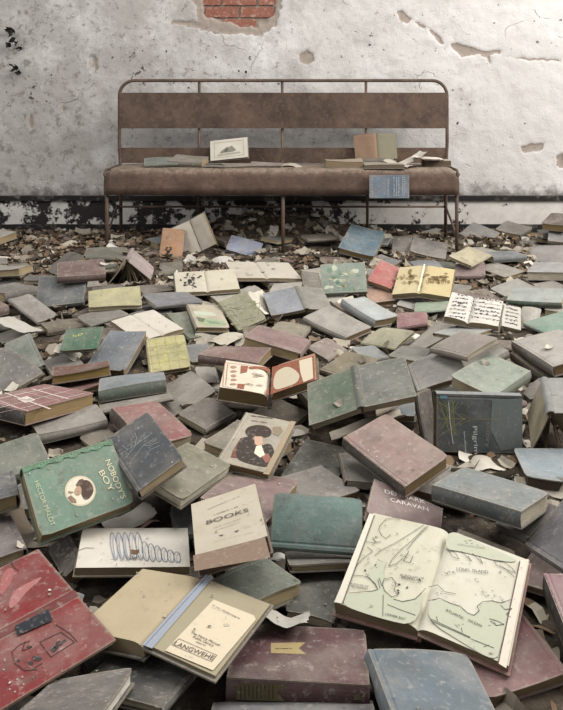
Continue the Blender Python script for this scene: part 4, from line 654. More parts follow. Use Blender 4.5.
('R','poly','8f7f76',0,[1233,-438,1245,-440,1250,-449,1236,-452,1235,-460,1219,-461,1214,-456,1201,-455,1202,-447,1199,-438,1210,-433,1226,-434],0,None),
('R','poly','8f7f76',0,[1088,-399,1100,-398,1098,-406,1098,-417,1084,-422,1074,-422,1069,-418,1060,-414,1059,-413,1061,-403,1065,-397,1080,-398],0,None),
('R','poly','8f7f76',0,[754,-545,760,-550,770,-558,761,-565,756,-570,736,-572,728,-571,719,-568,723,-559,723,-552,734,-546,741,-548],0,None),
('L','poly','9a5a58',0,[-569,-19,-828,204,-823,417,-817,679,-727,597,-645,346,-504,164,-411,-16],0,None),
('L','poly','954f4e',0,[-1262,108,-1487,321,-1325,393,-1104,265,-892,58,-834,-47],0,None),
('L','line','5a1a1c',0.0015,[-1571,418,-1406,401,-1245,428],0,None),
],
'map':[
('L','poly','a5a78f',0,[-1312,-972,-1458,-851,-1132,-777,-898,-616,-839,-562,-910,-471,-1073,-398,-1169,-297,-1057,-217,-1011,-60,-869,55,-870,-183,-803,-325,-797,-459,-704,-565,-514,-680,-298,-656,-129,-474,-83,-373,-16,-1054,-565,-1095,-1257,-1063],0.0002,None),
('L','line','35302c',0.0009,[-1191,931,-1247,753,-1241,648,-1127,525,-1047,496,-987,602],0.0005,None),
('L','line','35302c',0.0009,[-1191,931,-1055,1008,-919,982],0.0005,None),
('L','line','35302c',0.0009,[-417,966,-584,556,-712,318,-795,74,-807,-73,-695,8,-620,150],0.0005,None),
('L','line','35302c',0.0009,[-466,994,-724,617,-867,422,-1045,219,-1118,74],0.0005,None),
('L','line','35302c',0.0009,[-382,986,-523,624,-602,351],0.0005,None),
('L','line','35302c',0.0009,[-1390,319,-1250,335,-1107,402],0.0005,None),
('L','line','35302c',0.0009,[-1290,451,-1193,351],0.0005,None),
('L','line','35302c',0.0009,[-1312,215,-1186,153,-1308,-80,-1362,-265],0.0005,None),
('L','line','35302c',0.0009,[-1339,-436,-1191,-400,-1051,-404,-919,-500,-831,-585,-909,-640,-1280,-799],0.0005,None),
('L','line','35302c',0.0009,[-796,-462,-795,-348,-680,-281,-574,-372,-564,-524,-469,-583,-560,-654,-720,-573,-786,-468],0.0005,None),
('L','line','35302c',0.0009,[-513,-683,-362,-687,-173,-577,-59,-324],0.0005,None),
('L','line','35302c',0.0009,[-559,339,-589,111,-468,100,-459,271],0.0005,None),
('L','line','35302c',0.0009,[-584,-812,-350,-844,-88,-865],0.0005,None),
('L','line','35302c',0.0009,[-711,-658,-589,-1044],0.0005,None),
('L','line','35302c',0.0009,[-890,-355,-782,-503],0.0005,None),
('L','line','35302c',0.0009,[-894,-402,-803,-554],0.0005,None),
('L','line','35302c',0.0006,[-612,31,-589,65],0.0005,None),
('L','line','35302c',0.0006,[-1208,-37,-1181,-32],0.0005,None),
('L','line','35302c',0.0006,[-1226,-17,-1183,2],0.0005,None),
('L','line','35302c',0.0006,[-440,-34,-385,-34],0.0005,None),
('L','line','35302c',0.0006,[-684,208,-623,197],0.0005,None),
('L','line','35302c',0.0006,[-1052,-59,-1028,-54],0.0005,None),
('L','line','35302c',0.0006,[-691,224,-639,244],0.0005,None),
('L','line','35302c',0.0006,[-447,-42,-414,-64],0.0005,None),
('L','line','35302c',0.0006,[-1015,-163,-987,-150],0.0005,None),
('L','line','35302c',0.0006,[-644,-432,-584,-441],0.0005,None),
('L','line','35302c',0.0006,[-633,-380,-579,-344],0.0005,None),
('L','line','35302c',0.0006,[-691,-122,-657,-84],0.0005,None),
('L','line','35302c',0.0006,[-1228,318,-1205,332],0.0005,None),
('L','line','35302c',0.0006,[-751,-219,-695,-195],0.0005,None),
('L','line','35302c',0.0006,[-1224,-48,-1192,-37],0.0005,None),
('L','line','35302c',0.0006,[-599,-380,-544,-376],0.0005,None),
('L','line','35302c',0.0006,[-1209,355,-1159,372],0.0005,None),
('L','line','35302c',0.0006,[-218,442,-195,422],0.0005,None),
('L','line','35302c',0.0006,[-577,-513,-514,-501],0.0005,None),
('L','line','35302c',0.0006,[-792,301,-753,330],0.0005,None),
('L','line','35302c',0.0006,[-553,-434,-523,-421],0.0005,None),
('L','line','35302c',0.0006,[-482,776,-457,751],0.0005,None),
('L','line','35302c',0.0006,[-1010,-6,-939,-13],0.0005,None),
('L','line','35302c',0.0006,[-1227,-195,-1196,-187],0.0005,None),
('L','line','35302c',0.0006,[-1039,-9,-1008,17],0.0005,None),
('L','line','35302c',0.0006,[-638,137,-593,138],0.0005,None),
('L','line','35302c',0.0006,[-1108,246,-1036,227],0.0005,None),
('L','line','35302c',0.0006,[-866,296,-819,291],0.0005,None),
('L','line','35302c',0.0006,[-640,-559,-618,-548],0.0005,None),
('L','line','35302c',0.0006,[-620,188,-580,219],0.0005,None),
('L','line','35302c',0.0006,[-607,233,-596,260],0.0005,None),
('L','line','35302c',0.0006,[-696,-52,-634,-47],0.0005,None),
('L','line','35302c',0.0006,[-339,472,-275,487],0.0005,None),
('L','line','35302c',0.0006,[-568,265,-512,254],0.0005,None),
('L','line','35302c',0.0006,[-1337,13,-1282,16],0.0005,None),
('L','line','35302c',0.0006,[-758,-370,-715,-332],0.0005,None),
('L','line','35302c',0.0006,[-1266,391,-1188,377],0.0005,None),
('L','line','35302c',0.0006,[-1245,298,-1193,280],0.0005,None),
('L','line','35302c',0.0006,[-627,-492,-602,-475],0.0005,None),
('L','line','35302c',0.0006,[-588,136,-580,164],0.0005,None),
('L','line','35302c',0.0006,[-582,198,-528,196],0.0005,None),
('L','line','35302c',0.0006,[-1215,-146,-1158,-109],0.0005,None),
('L','line','35302c',0.0006,[-961,227,-902,262],0.0005,None),
('L','line','35302c',0.0006,[-434,74,-398,109],0.0005,None),
('L','line','35302c',0.0006,[-1201,-95,-1150,-94],0.0005,None),
('L','line','35302c',0.0006,[-379,522,-355,523],0.0005,None),
('L','poly','35302c',0,[-494,-364,-500,-375,-503,-384,-510,-395,-519,-388,-530,-387,-543,-380,-539,-372,-531,-357,-523,-353,-513,-355,-501,-357],0,None),
('L','poly','35302c',0,[-355,-389,-356,-400,-355,-405,-364,-413,-377,-416,-385,-404,-387,-398,-384,-388,-383,-384,-377,-371,-362,-375,-354,-379],0,None),
('L','poly','35302c',0,[-479,-484,-476,-491,-485,-504,-494,-506,-507,-508,-514,-505,-525,-499,-516,-486,-512,-478,-504,-475,-495,-476,-490,-481],0,None),
('L','poly','35302c',0,[-459,-531,-461,-542,-470,-550,-477,-560,-488,-556,-494,-552,-499,-543,-500,-532,-498,-526,-489,-521,-479,-524,-475,-526],0,None),
('L','poly','35302c',0,[-1159,-269,-1161,-279,-1158,-288,-1171,-291,-1179,-297,-1185,-289,-1193,-279,-1203,-269,-1191,-257,-1185,-254,-1174,-255,-1164,-257],0,None),
('L','poly','35302c',0,[-1014,-107,-1019,-116,-1020,-126,-1028,-128,-1039,-136,-1047,-127,-1058,-120,-1053,-111,-1049,-106,-1041,-91,-1025,-97,-1014,-97],0,None),
('L','poly','35302c',0,[-934,-106,-934,-115,-940,-129,-947,-132,-961,-126,-974,-128,-974,-118,-972,-108,-967,-103,-961,-91,-947,-90,-944,-103],0,None),
('L','line','5a554c',0.0014,[-1429,973,-1313,-1019],0.0005,None),
('L','poly','c3bba8',0,[-1541,980,-1446,985,-1330,-1024,-1455,-1037],0.0005,None),
('L','text','35302c',0,[-561,-1015,-219,-1009],0.0006,'LOWER BAY'),
('L','text','35302c',0,[-546,-214,-139,-172],0.0006,'BOROUGH OF'),
('L','text','35302c',0,[-516,-251,-179,-229],0.0006,'BROOKLYN'),
('L','text','35302c',0,[-1323,-634,-1001,-598],0.0006,'BOROUGH OF'),
('L','text','35302c',0,[-1287,-677,-1003,-648],0.0006,'RICHMOND'),
('R','poly','a5a78f',0,[41,-530,202,-414,391,-411,538,-396,683,-456,781,-451,841,-334,845,-177,989,-60,1282,62,1323,-73,1269,-773,1256,-1074,676,-985,136,-878],0.0002,None),
('R','poly','a5a78f',0,[-6,1039,501,994,950,956,1227,941,1203,854,873,739,679,719,293,655,28,575],0.0002,None),
('R','line','35302c',0.0009,[42,-533,200,-409,392,-413,539,-398,683,-459,781,-453,841,-336,791,-273,858,-150,990,-63,1133,-37,1275,101],0.0005,None),
('R','line','35302c',0.0009,[28,572,112,562,194,475,313,483,232,570,125,594],0.0005,None),
('R','line','35302c',0.0009,[311,661,428,591,520,536,441,623],0.0005,None),
('R','line','35302c',0.0009,[503,705,617,635,708,579,626,690],0.0005,None),
('R','line','35302c',0.0009,[873,737,1020,785,1187,719,1256,655,1085,643,926,663,873,737],0.0005,None),
('R','line','35302c',0.0009,[980,690,1124,638,1253,557],0.0005,None),
('R','line','35302c',0.0009,[1019,-400,1143,-382,1252,-392,1141,-468,1043,-431],0.0005,None),
('R','line','35302c',0.0009,[1141,-78,1223,-125,1320,-55,1254,-198,1331,-224],0.0005,None),
('R','line','35302c',0.0009,[153,-829,806,-850],0.0005,None),
('R','line','35302c',0.0009,[161,-860,810,-864],0.0005,None),
('R','line','35302c',0.0009,[232,-747,268,-815],0.0005,None),
('R','line','35302c',0.0009,[641,-757,674,-824],0.0005,None),
('R','line','35302c',0.0009,[829,-871,1180,-859],0.0005,None),
('R','line','35302c',0.0009,[-25,-291,102,-181,237,-253,418,-210],0.0005,None),
('R','line','35302c',0.0007,[891,-26,929,6],0.0005,None),
('R','line','35302c',0.0007,[102,-362,140,-332],0.0005,None),
('R','line','35302c',0.0007,[854,-15,889,-13],0.0005,None),
('R','line','35302c',0.0007,[1281,106,1294,100],0.0005,None),
('R','line','35302c',0.0007,[689,171,724,203],0.0005,None),
('R','line','35302c',0.0007,[997,551,1033,545],0.0005,None),
('R','line','35302c',0.0007,[537,-759,560,-746],0.0005,None),
('R','line','35302c',0.0007,[871,41,881,60],0.0005,None),
('R','line','35302c',0.0007,[250,-346,267,-348],0.0005,None),
('R','line','35302c',0.0007,[288,172,323,173],0.0005,None),
('R','line','35302c',0.0007,[1153,26,1168,45],0.0005,None),
('R','line','35302c',0.0007,[185,157,231,162],0.0005,None),
('R','line','35302c',0.0007,[441,892,457,924],0.0005,None),
('R','line','35302c',0.0007,[1132,-459,1146,-459],0.0005,None),
('R','line','35302c',0.0007,[824,5,842,22],0.0005,None),
('R','line','35302c',0.0007,[808,31,833,55],0.0005,None),
('R','line','35302c',0.0007,[897,12,934,18],0.0005,None),
('R','line','35302c',0.0007,[642,-694,659,-679],0.0005,None),
('R','line','35302c',0.0007,[266,158,285,183],0.0005,None),
('R','line','35302c',0.0007,[1002,54,1042,75],0.0005,None),
('R','line','35302c',0.0007,[127,-324,149,-320],0.0005,None),
('R','line','35302c',0.0007,[281,-334,309,-334],0.0005,None),
('R','line','35302c',0.0007,[389,950,405,956],0.0005,None),
('R','line','35302c',0.0007,[588,-720,614,-735],0.0005,None),
('R','line','35302c',0.0007,[397,945,430,973],0.0005,None),
('R','line','35302c',0.0007,[174,89,183,115],0.0005,None),
('R','line','35302c',0.0007,[1005,-39,1022,-61],0.0005,None),
('R','line','35302c',0.0007,[1089,79,1106,74],0.0005,None),
('R','line','35302c',0.0007,[716,-62,738,-83],0.0005,None),
('R','line','35302c',0.0007,[661,206,679,185],0.0005,None),
('R','line','35302c',0.0007,[188,119,217,138],0.0005,None),
('R','line','35302c',0.0007,[109,45,130,38],0.0005,None),
('R','line','35302c',0.0007,[192,95,226,78],0.0005,None),
('R','line','35302c',0.0007,[1090,494,1135,483],0.0005,None),
('R','line','35302c',0.0007,[949,115,985,133],0.0005,None),
('R','line','35302c',0.0007,[1032,-521,1056,-510],0.0005,None),
('R','line','35302c',0.0007,[530,919,564,913],0.0005,None),
('R','line','35302c',0.0007,[566,-768,596,-770],0.0005,None),
('R','line','35302c',0.0007,[190,-285,204,-263],0.0005,None),
('R','line','35302c',0.0007,[1031,-909,1067,-881],0.0005,None),
('R','line','35302c',0.0007,[642,203,662,227],0.0005,None),
('R','line','35302c',0.0007,[142,85,159,114],0.0005,None),
('R','line','35302c',0.0007,[355,863,377,882],0.0005,None),
('R','line','35302c',0.0007,[1001,529,1042,559],0.0005,None),
('R','line','35302c',0.0007,[182,-320,215,-320],0.0005,None),
('R','line','35302c',0.0007,[1101,-432,1130,-439],0.0005,None),
('R','line','35302c',0.0007,[1105,47,1141,63],0.0005,None),
('R','line','35302c',0.0007,[140,-363,176,-363],0.0005,None),
('R','line','35302c',0.0007,[220,169,245,147],0.0005,None),
('R','line','35302c',0.0007,[1003,45,1023,35],0.0005,None),
('R','line','35302c',0.0007,[677,236,687,246],0.0005,None),
('R','line','35302c',0.0007,[1123,19,1158,15],0.0005,None),
('R','line','35302c',0.0007,[1325,130,1336,144],0.0005,None),
('R','line','35302c',0.0007,[259,183,294,189],0.0005,None),
('R','line','35302c',0.0007,[1086,-855,1104,-848],0.0005,None),
('R','line','35302c',0.0007,[317,896,353,916],0.0005,None),
('R','line','35302c',0.0007,[983,-33,993,-16],0.0005,None),
('R','line','35302c',0.0007,[1007,560,1028,575],0.0005,None),
('R','line','35302c',0.0007,[484,466,515,465],0.0005,None),
('R','line','35302c',0.0007,[178,96,197,117],0.0005,None),
('R','line','5a4a44',0.0016,[1289,918,1285,-1081],0.0005,None),
('R','poly','c3b6a4',0,[1303,951,1425,1036,1413,-1094,1297,-1075],0.0005,None),
('R','text','35302c',0,[330,243,837,422],0.0006,'LONG  ISLAND'),
('R','text','35302c',0,[340,-586,643,-609],0.0006,'ATLANTIC'),
('R','text','35302c',0,[715,-603,934,-605],0.0006,'OCEAN'),
('R','text','8a857a',0,[226,764,683,897],0.0006,'LONG ISLAND SOUND'),
],
'music':[
('R','scrib','4a4641',0.004,[-1,1001,908,948],0,None),
('R','poly','2f2c29',0,[82,1023,76,990,43,977,7,998,28,1020,64,1045],0,None),
('R','poly','2f2c29',0,[173,973,176,934,153,927,142,962,145,993,167,1017],0,None),
('R','poly','2f2c29',0,[281,944,269,917,251,919,243,932,240,947,263,965],0,None),
('R','poly','2f2c29',0,[472,1046,450,1000,424,978,388,1018,409,1066,442,1076],0,None),
('R','poly','2f2c29',0,[513,1002,502,964,479,964,466,987,478,1024,496,1020],0,None),
('R','poly','2f2c29',0,[643,940,624,919,609,898,581,920,597,939,622,950],0,None),
('R','poly','2f2c29',0,[694,1028,686,1006,663,982,648,1013,651,1053,676,1057],0,None),
('R','poly','2f2c29',0,[788,976,758,934,722,919,699,947,725,986,757,989],0,None),
('R','poly','2f2c29',0,[853,965,832,925,801,913,780,941,799,973,826,982],0,None),
('R','poly','2f2c29',0,[872,982,873,968,849,954,835,970,850,1000,866,1007],0,None),
('R','scrib','4a4641',0.004,[-2,744,918,701],0,None),
('R','poly','2f2c29',0,[94,785,89,736,78,739,60,773,69,806,82,818],0,None),
('R','poly','2f2c29',0,[249,784,230,746,198,718,158,753,186,796,227,805],0,None),
('R','poly','2f2c29',0,[322,778,308,728,282,717,268,760,262,800,299,802],0,None),
('R','poly','2f2c29',0,[350,784,350,745,326,727,301,768,311,822,340,810],0,None),
('R','poly','2f2c29',0,[464,792,437,765,400,750,384,765,393,800,433,799],0,None),
('R','poly','2f2c29',0,[483,698,477,646,459,651,455,689,452,745,465,737],0,None),
('R','poly','2f2c29',0,[580,765,569,736,524,712,501,739,528,784,551,787],0,None),
('R','poly','2f2c29',0,[644,717,635,694,608,683,587,698,606,724,626,750],0,None),
('R','poly','2f2c29',0,[754,780,735,744,718,732,700,762,706,803,730,831],0,None),
('R','poly','2f2c29',0,[837,770,831,745,816,737,806,759,809,784,829,781],0,None),
('R','poly','2f2c29',0,[930,666,918,640,879,611,849,639,866,671,904,695],0,None),
('R','scrib','4a4641',0.004,[-3,492,929,459],0,None),
('R','poly','2f2c29',0,[41,467,32,420,10,407,-22,446,-9,490,22,509],0,None),
('R','poly','2f2c29',0,[274,480,245,455,219,439,183,450,214,473,238,482],0,None),
('R','poly','2f2c29',0,[331,521,324,479,312,469,292,509,304,538,315,561],0,None),
('R','poly','2f2c29',0,[381,536,380,496,346,498,335,521,334,572,361,586],0,None),
('R','poly','2f2c29',0,[442,426,440,393,424,399,413,416,418,449,434,444],0,None),
('R','poly','2f2c29',0,[610,533,610,475,592,499,584,524,585,567,593,588],0,None),
('R','poly','2f2c29',0,[836,508,823,486,791,464,778,488,795,521,825,520],0,None),
('R','scrib','4a4641',0.004,[-4,244,939,221],0,None),
('R','poly','2f2c29',0,[67,203,42,168,3,148,-6,179,8,207,42,239],0,None),
('R','poly','2f2c29',0,[110,297,114,273,83,237,61,281,77,323,98,339],0,None),
('R','poly','2f2c29',0,[279,256,274,233,258,229,241,243,248,278,264,286],0,None),
('R','poly','2f2c29',0,[316,251,312,222,300,215,292,243,294,283,305,269],0,None),
('R','poly','2f2c29',0,[439,256,432,237,395,218,382,237,389,257,418,272],0,None),
('R','poly','2f2c29',0,[548,229,544,191,513,200,502,213,508,240,535,252],0,None),
('R','poly','2f2c29',0,[614,268,589,233,562,231,536,242,551,271,591,283],0,None),
('R','poly','2f2c29',0,[687,264,666,212,630,190,595,233,607,274,648,292],0,None),
('R','poly','2f2c29',0,[709,269,701,229,659,224,650,250,650,288,688,306],0,None),
('R','poly','2f2c29',0,[757,242,751,199,735,215,719,229,730,255,744,265],0,None),
('R','poly','2f2c29',0,[846,228,837,197,822,167,808,215,811,256,832,266],0,None),
('R','poly','2f2c29',0,[915,251,916,196,900,206,893,243,894,286,909,277],0,None),
('R','scrib','4a4641',0.004,[-5,1,948,-13],0,None),
('R','poly','2f2c29',0,[57,-40,42,-66,27,-72,14,-54,13,-24,39,-12],0,None),
('R','poly','2f2c29',0,[129,42,130,10,86,-1,71,22,84,50,121,73],0,None),
('R','poly','2f2c29',0,[196,3,189,-42,152,-54,140,-16,143,37,189,52],0,None),
('R','poly','2f2c29',0,[287,56,265,-1,240,-3,204,28,225,66,260,81],0,None),
('R','poly','2f2c29',0,[369,-36,347,-94,312,-89,290,-62,308,-30,336,1],0,None),
('R','poly','2f2c29',0,[435,-50,426,-88,397,-85,385,-67,390,-14,413,-29],0,None),
('R','poly','2f2c29',0,[522,21,522,-15,497,-32,489,10,490,42,509,54],0,None),
('R','poly','2f2c29',0,[571,-34,573,-55,534,-65,512,-54,538,-6,563,-13],0,None),
('R','poly','2f2c29',0,[690,42,682,7,668,-14,643,27,657,76,678,68],0,None),
('R','poly','2f2c29',0,[717,19,695,-7,664,-35,644,-6,659,28,703,37],0,None),
('R','poly','2f2c29',0,[809,43,796,10,774,-9,752,24,755,68,787,64],0,None),
('R','poly','2f2c29',0,[895,-33,890,-66,874,-102,850,-49,865,9,881,5],0,None),
('R','scrib','4a4641',0.004,[-6,-239,958,-243],0,None),
('R','poly','2f2c29',0,[235,-249,229,-269,187,-290,151,-277,186,-243,218,-238],0,None),
('R','poly','2f2c29',0,[249,-235,242,-259,216,-265,200,-251,212,-232,241,-212],0,None),
('R','poly','2f2c29',0,[345,-200,342,-243,321,-237,314,-210,318,-190,334,-176],0,None),
('R','poly','2f2c29',0,[400,-226,391,-281,364,-274,337,-247,349,-189,384,-186],0,None),
('R','poly','2f2c29',0,[560,-175,540,-201,500,-211,493,-198,500,-168,527,-161],0,None),
('R','poly','2f2c29',0,[588,-177,579,-221,548,-235,525,-198,541,-154,568,-146],0,None),
('R','poly','2f2c29',0,[769,-181,759,-207,728,-210,709,-201,726,-181,759,-165],0,None),
('R','poly','2f2c29',0,[837,-219,827,-258,800,-286,779,-238,789,-202,824,-169],0,None),
('R','poly','2f2c29',0,[868,-192,850,-228,831,-235,820,-208,829,-168,850,-158],0,None),
('R','poly','2f2c29',0,[961,-290,956,-321,927,-322,910,-307,930,-283,946,-263],0,None),
('R','scrib','4a4641',0.004,[-7,-475,968,-470],0,None),
('R','poly','2f2c29',0,[123,-514,126,-537,90,-560,73,-531,71,-494,110,-496],0,None),
('R','poly','2f2c29',0,[200,-467,193,-502,180,-519,173,-476,171,-430,191,-447],0,None),
('R','poly','2f2c29',0,[293,-471,275,-494,251,-513,224,-494,239,-473,269,-455],0,None),
('R','poly','2f2c29',0,[310,-489,309,-532,270,-526,251,-509,268,-462,296,-452],0,None),
('R','poly','2f2c29',0,[578,-502,577,-532,563,-558,553,-510,553,-455,565,-459],0,None),
('R','poly','2f2c29',0,[638,-510,639,-528,622,-534,617,-517,621,-497,634,-484],0,None),
('R','poly','2f2c29',0,[810,-487,797,-531,781,-537,769,-500,775,-463,790,-455],0,None),
('R','poly','2f2c29',0,[890,-480,885,-508,875,-502,866,-488,872,-470,881,-461],0,None),
('R','poly','2f2c29',0,[949,-488,931,-522,896,-539,892,-508,895,-484,926,-467],0,None),
('L','scrib','4a4641',0.004,[-645,725,-208,769],0,None),
('L','poly','2f2c29',0,[-510,773,-517,730,-538,717,-551,756,-545,804,-526,796],0,None),
('L','poly','2f2c29',0,[-484,709,-491,677,-510,651,-528,690,-521,730,-490,734],0,None),
('L','poly','2f2c29',0,[-369,717,-372,684,-413,657,-423,694,-428,722,-381,739],0,None),
('L','poly','2f2c29',0,[-238,785,-238,763,-256,744,-272,770,-267,809,-249,810],0,None),
('L','scrib','4a4641',0.004,[-643,470,-190,524],0,None),
('L','poly','2f2c29',0,[-559,450,-560,406,-588,409,-610,428,-595,482,-569,473],0,None),
('L','poly','2f2c29',0,[-477,460,-499,424,-532,410,-552,428,-541,468,-518,472],0,None),
('L','poly','2f2c29',0,[-448,510,-447,486,-467,485,-484,494,-477,522,-456,524],0,None),
('L','poly','2f2c29',0,[-393,541,-407,516,-434,494,-441,520,-444,539,-411,557],0,None),
('L','poly','2f2c29',0,[-322,570,-341,538,-367,532,-383,543,-374,568,-344,572],0,None),
('L','poly','2f2c29',0,[-268,554,-289,511,-329,499,-354,517,-335,569,-302,567],0,None),
('L','poly','2f2c29',0,[-181,547,-186,489,-209,500,-227,527,-216,559,-204,586],0,None),
('L','scrib','4a4641',0.004,[-642,219,-171,282],0,None),
('L','poly','2f2c29',0,[-610,173,-610,139,-630,130,-650,156,-640,196,-618,198],0,None),
('L','poly','2f2c29',0,[-504,269,-513,227,-550,225,-575,239,-563,264,-532,285],0,None),
('L','poly','2f2c29',0,[-405,223,-428,165,-455,167,-478,192,-471,248,-434,259],0,None),
('L','poly','2f2c29',0,[-335,225,-357,155,-388,153,-421,188,-397,258,-373,269],0,None),
('L','poly','2f2c29',0,[-292,218,-293,189,-328,176,-346,195,-346,215,-302,237],0,None),
('L','poly','2f2c29',0,[-249,284,-253,232,-272,241,-297,263,-288,323,-266,312],0,None),
('L','poly','2f2c29',0,[-155,315,-163,260,-189,242,-209,292,-206,340,-176,343],0,None),
('L','scrib','4a4641',0.004,[-641,-28,-153,44],0,None),
('L','poly','2f2c29',0,[-577,-62,-578,-121,-589,-122,-606,-74,-604,-38,-590,-8],0,None),
('L','poly','2f2c29',0,[-496,15,-500,-14,-534,-53,-565,-14,-544,50,-508,43],0,None),
('L','poly','2f2c29',0,[-367,58,-376,18,-412,-14,-444,25,-427,70,-395,83],0,None),
('L','poly','2f2c29',0,[-277,60,-284,32,-308,31,-310,45,-310,59,-290,67],0,None),
('L','poly','2f2c29',0,[-206,9,-201,-27,-233,-26,-256,-12,-249,21,-213,40],0,None),
('L','poly','2f2c29',0,[-154,49,-152,20,-193,3,-204,28,-192,60,-164,67],0,None),
('L','scrib','4a4641',0.004,[-639,-270,-136,-189],0,None),
('L','poly','2f2c29',0,[-607,-295,-605,-318,-636,-329,-644,-310,-642,-291,-615,-275],0,None),
('L','poly','2f2c29',0,[-490,-183,-496,-204,-522,-222,-530,-200,-526,-178,-505,-162],0,None),
('L','poly','2f2c29',0,[-319,-209,-353,-241,-389,-261,-414,-250,-400,-224,-349,-200],0,None),
('L','poly','2f2c29',0,[-277,-221,-283,-247,-292,-255,-306,-233,-299,-208,-287,-198],0,None),
('L','poly','2f2c29',0,[-220,-210,-224,-253,-231,-268,-245,-221,-250,-165,-234,-164],0,None),
('L','poly','2f2c29',0,[-184,-200,-182,-225,-201,-232,-204,-209,-205,-190,-187,-177],0,None),
('L','scrib','4a4641',0.004,[-638,-509,-118,-419],0,None),
('L','poly','2f2c29',0,[-450,-513,-482,-549,-515,-571,-526,-545,-523,-507,-487,-498],0,None),
('L','poly','2f2c29',0,[-403,-476,-425,-500,-462,-524,-476,-507,-461,-482,-430,-472],0,None),
('L','poly','2f2c29',0,[-294,-469,-318,-499,-371,-515,-384,-508,-371,-485,-333,-463],0,None),
('L','poly','2f2c29',0,[-190,-438,-199,-476,-226,-473,-235,-457,-235,-417,-209,-409],0,None),
('L','poly','2f2c29',0,[-102,-394,-119,-434,-152,-451,-169,-423,-152,-396,-120,-360],0,None),
('L','scrib','4a4641',0.004,[-637,-744,-101,-645],0,None),
('L','poly','2f2c29',0,[-555,-763,-556,-818,-570,-812,-581,-774,-586,-730,-571,-735],0,None),
('L','poly','2f2c29',0,[-465,-756,-468,-802,-482,-797,-495,-769,-496,-725,-480,-712],0,None),
('L','poly','2f2c29',0,[-364,-712,-360,-739,-395,-778,-435,-742,-411,-684,-373,-685],0,None),
('L','poly','2f2c29',0,[-275,-642,-296,-679,-327,-693,-360,-678,-344,-647,-303,-636],0,None),
('L','poly','2f2c29',0,[-180,-667,-204,-730,-242,-720,-270,-706,-241,-653,-207,-633],0,None),
('L','poly','2f2c29',0,[-109,-687,-107,-716,-128,-718,-140,-700,-134,-652,-114,-667],0,None),
],
'musicside':[
('','scrib','4a4641',0.004,[207,-601,-245,-593],0,None),
('','poly','2f2c29',0,[107,-585,142,-532,177,-522,210,-550,182,-581,132,-597],0,None),
('','poly','2f2c29',0,[62,-588,69,-561,100,-546,133,-564,111,-593,74,-615],0,None),
('','poly','2f2c29',0,[-54,-588,-36,-569,9,-554,29,-559,5,-586,-27,-591],0,None),
('','poly','2f2c29',0,[-159,-603,-142,-574,-114,-561,-87,-578,-113,-605,-135,-614],0,None),
('','poly','2f2c29',0,[-206,-621,-193,-591,-169,-579,-165,-607,-173,-631,-192,-639],0,None),
('','scrib','4a4641',0.004,[213,-403,-241,-397],0,None),
('','poly','2f2c29',0,[23,-439,42,-413,83,-393,105,-411,83,-445,50,-461],0,None),
('','poly','2f2c29',0,[-41,-407,-25,-361,8,-366,37,-380,9,-425,-39,-438],0,None),
('','poly','2f2c29',0,[-142,-399,-113,-368,-67,-351,-27,-360,-65,-383,-106,-398],0,None),
('','poly','2f2c29',0,[-170,-401,-142,-368,-116,-349,-78,-370,-106,-411,-145,-410],0,None),
('','poly','2f2c29',0,[-196,-370,-190,-358,-166,-342,-146,-353,-159,-377,-189,-380],0,None),
('','scrib','4a4641',0.004,[220,-207,-237,-204],0,None),
('','poly','2f2c29',0,[128,-198,142,-158,175,-148,193,-176,179,-204,141,-229],0,None),
('','poly','2f2c29',0,[-283,-225,-243,-184,-214,-186,-197,-196,-209,-221,-247,-231],0,None),
('','scrib','4a4641',0.004,[226,-13,-233,-12],0,None),
('','poly','2f2c29',0,[153,-13,166,15,220,46,245,19,210,-15,170,-48],0,None),
('','poly','2f2c29',0,[119,28,123,47,144,66,156,40,147,20,123,15],0,None),
('','poly','2f2c29',0,[18,12,21,38,40,33,58,26,42,6,21,-6],0,None),
('','poly','2f2c29',0,[-66,-39,-65,-9,-42,-15,-29,-26,-45,-55,-66,-61],0,None),
('','poly','2f2c29',0,[-147,-43,-115,-19,-68,-2,-39,-6,-80,-34,-115,-52],0,None),
('','poly','2f2c29',0,[-203,-11,-186,21,-139,27,-119,17,-147,-9,-184,-28],0,None),
('','scrib','4a4641',0.004,[232,178,-229,178],0,None),
('','poly','2f2c29',0,[158,194,172,224,190,227,196,207,193,171,176,167],0,None),
('','poly','2f2c29',0,[-5,206,8,257,32,266,41,222,30,180,5,178],0,None),
('','poly','2f2c29',0,[-135,202,-128,223,-105,245,-91,217,-100,190,-125,181],0,None),
('','poly','2f2c29',0,[-201,121,-185,155,-160,156,-136,144,-161,116,-186,95],0,None),
('','scrib','4a4641',0.004,[238,368,-225,365],0,None),
('','poly','2f2c29',0,[182,380,203,410,227,429,227,396,221,357,197,356],0,None),
('','poly','2f2c29',0,[107,390,119,409,139,416,154,406,139,388,112,370],0,None),
('','poly','2f2c29',0,[-32,364,6,403,32,405,74,400,42,373,-5,346],0,None),
('','poly','2f2c29',0,[-93,327,-68,352,-17,364,21,365,-8,335,-58,320],0,None),
('','poly','2f2c29',0,[-143,380,-140,400,-119,406,-102,393,-114,378,-141,362],0,None),
('','poly','2f2c29',0,[-205,401,-202,429,-179,438,-172,412,-179,368,-198,370],0,None),
],
'orange':[
('','poly','3f2f22',0,[-68,-475,-58,-503,-110,-533,-136,-548,-162,-541,-202,-505,-196,-484,-218,-448,-179,-418,-152,-425,-120,-434,-101,-441],0,None),
('','poly','3f2f22',0,[-151,-218,-189,-247,-193,-287,-237,-282,-279,-294,-314,-262,-311,-230,-307,-209,-275,-176,-253,-159,-209,-185,-200,-195],0,None),
('','poly','3f2f22',0,[-104,-421,-70,-454,-113,-481,-146,-504,-181,-475,-201,-454,-236,-431,-219,-403,-201,-375,-162,-383,-131,-377,-87,-382],0,None),
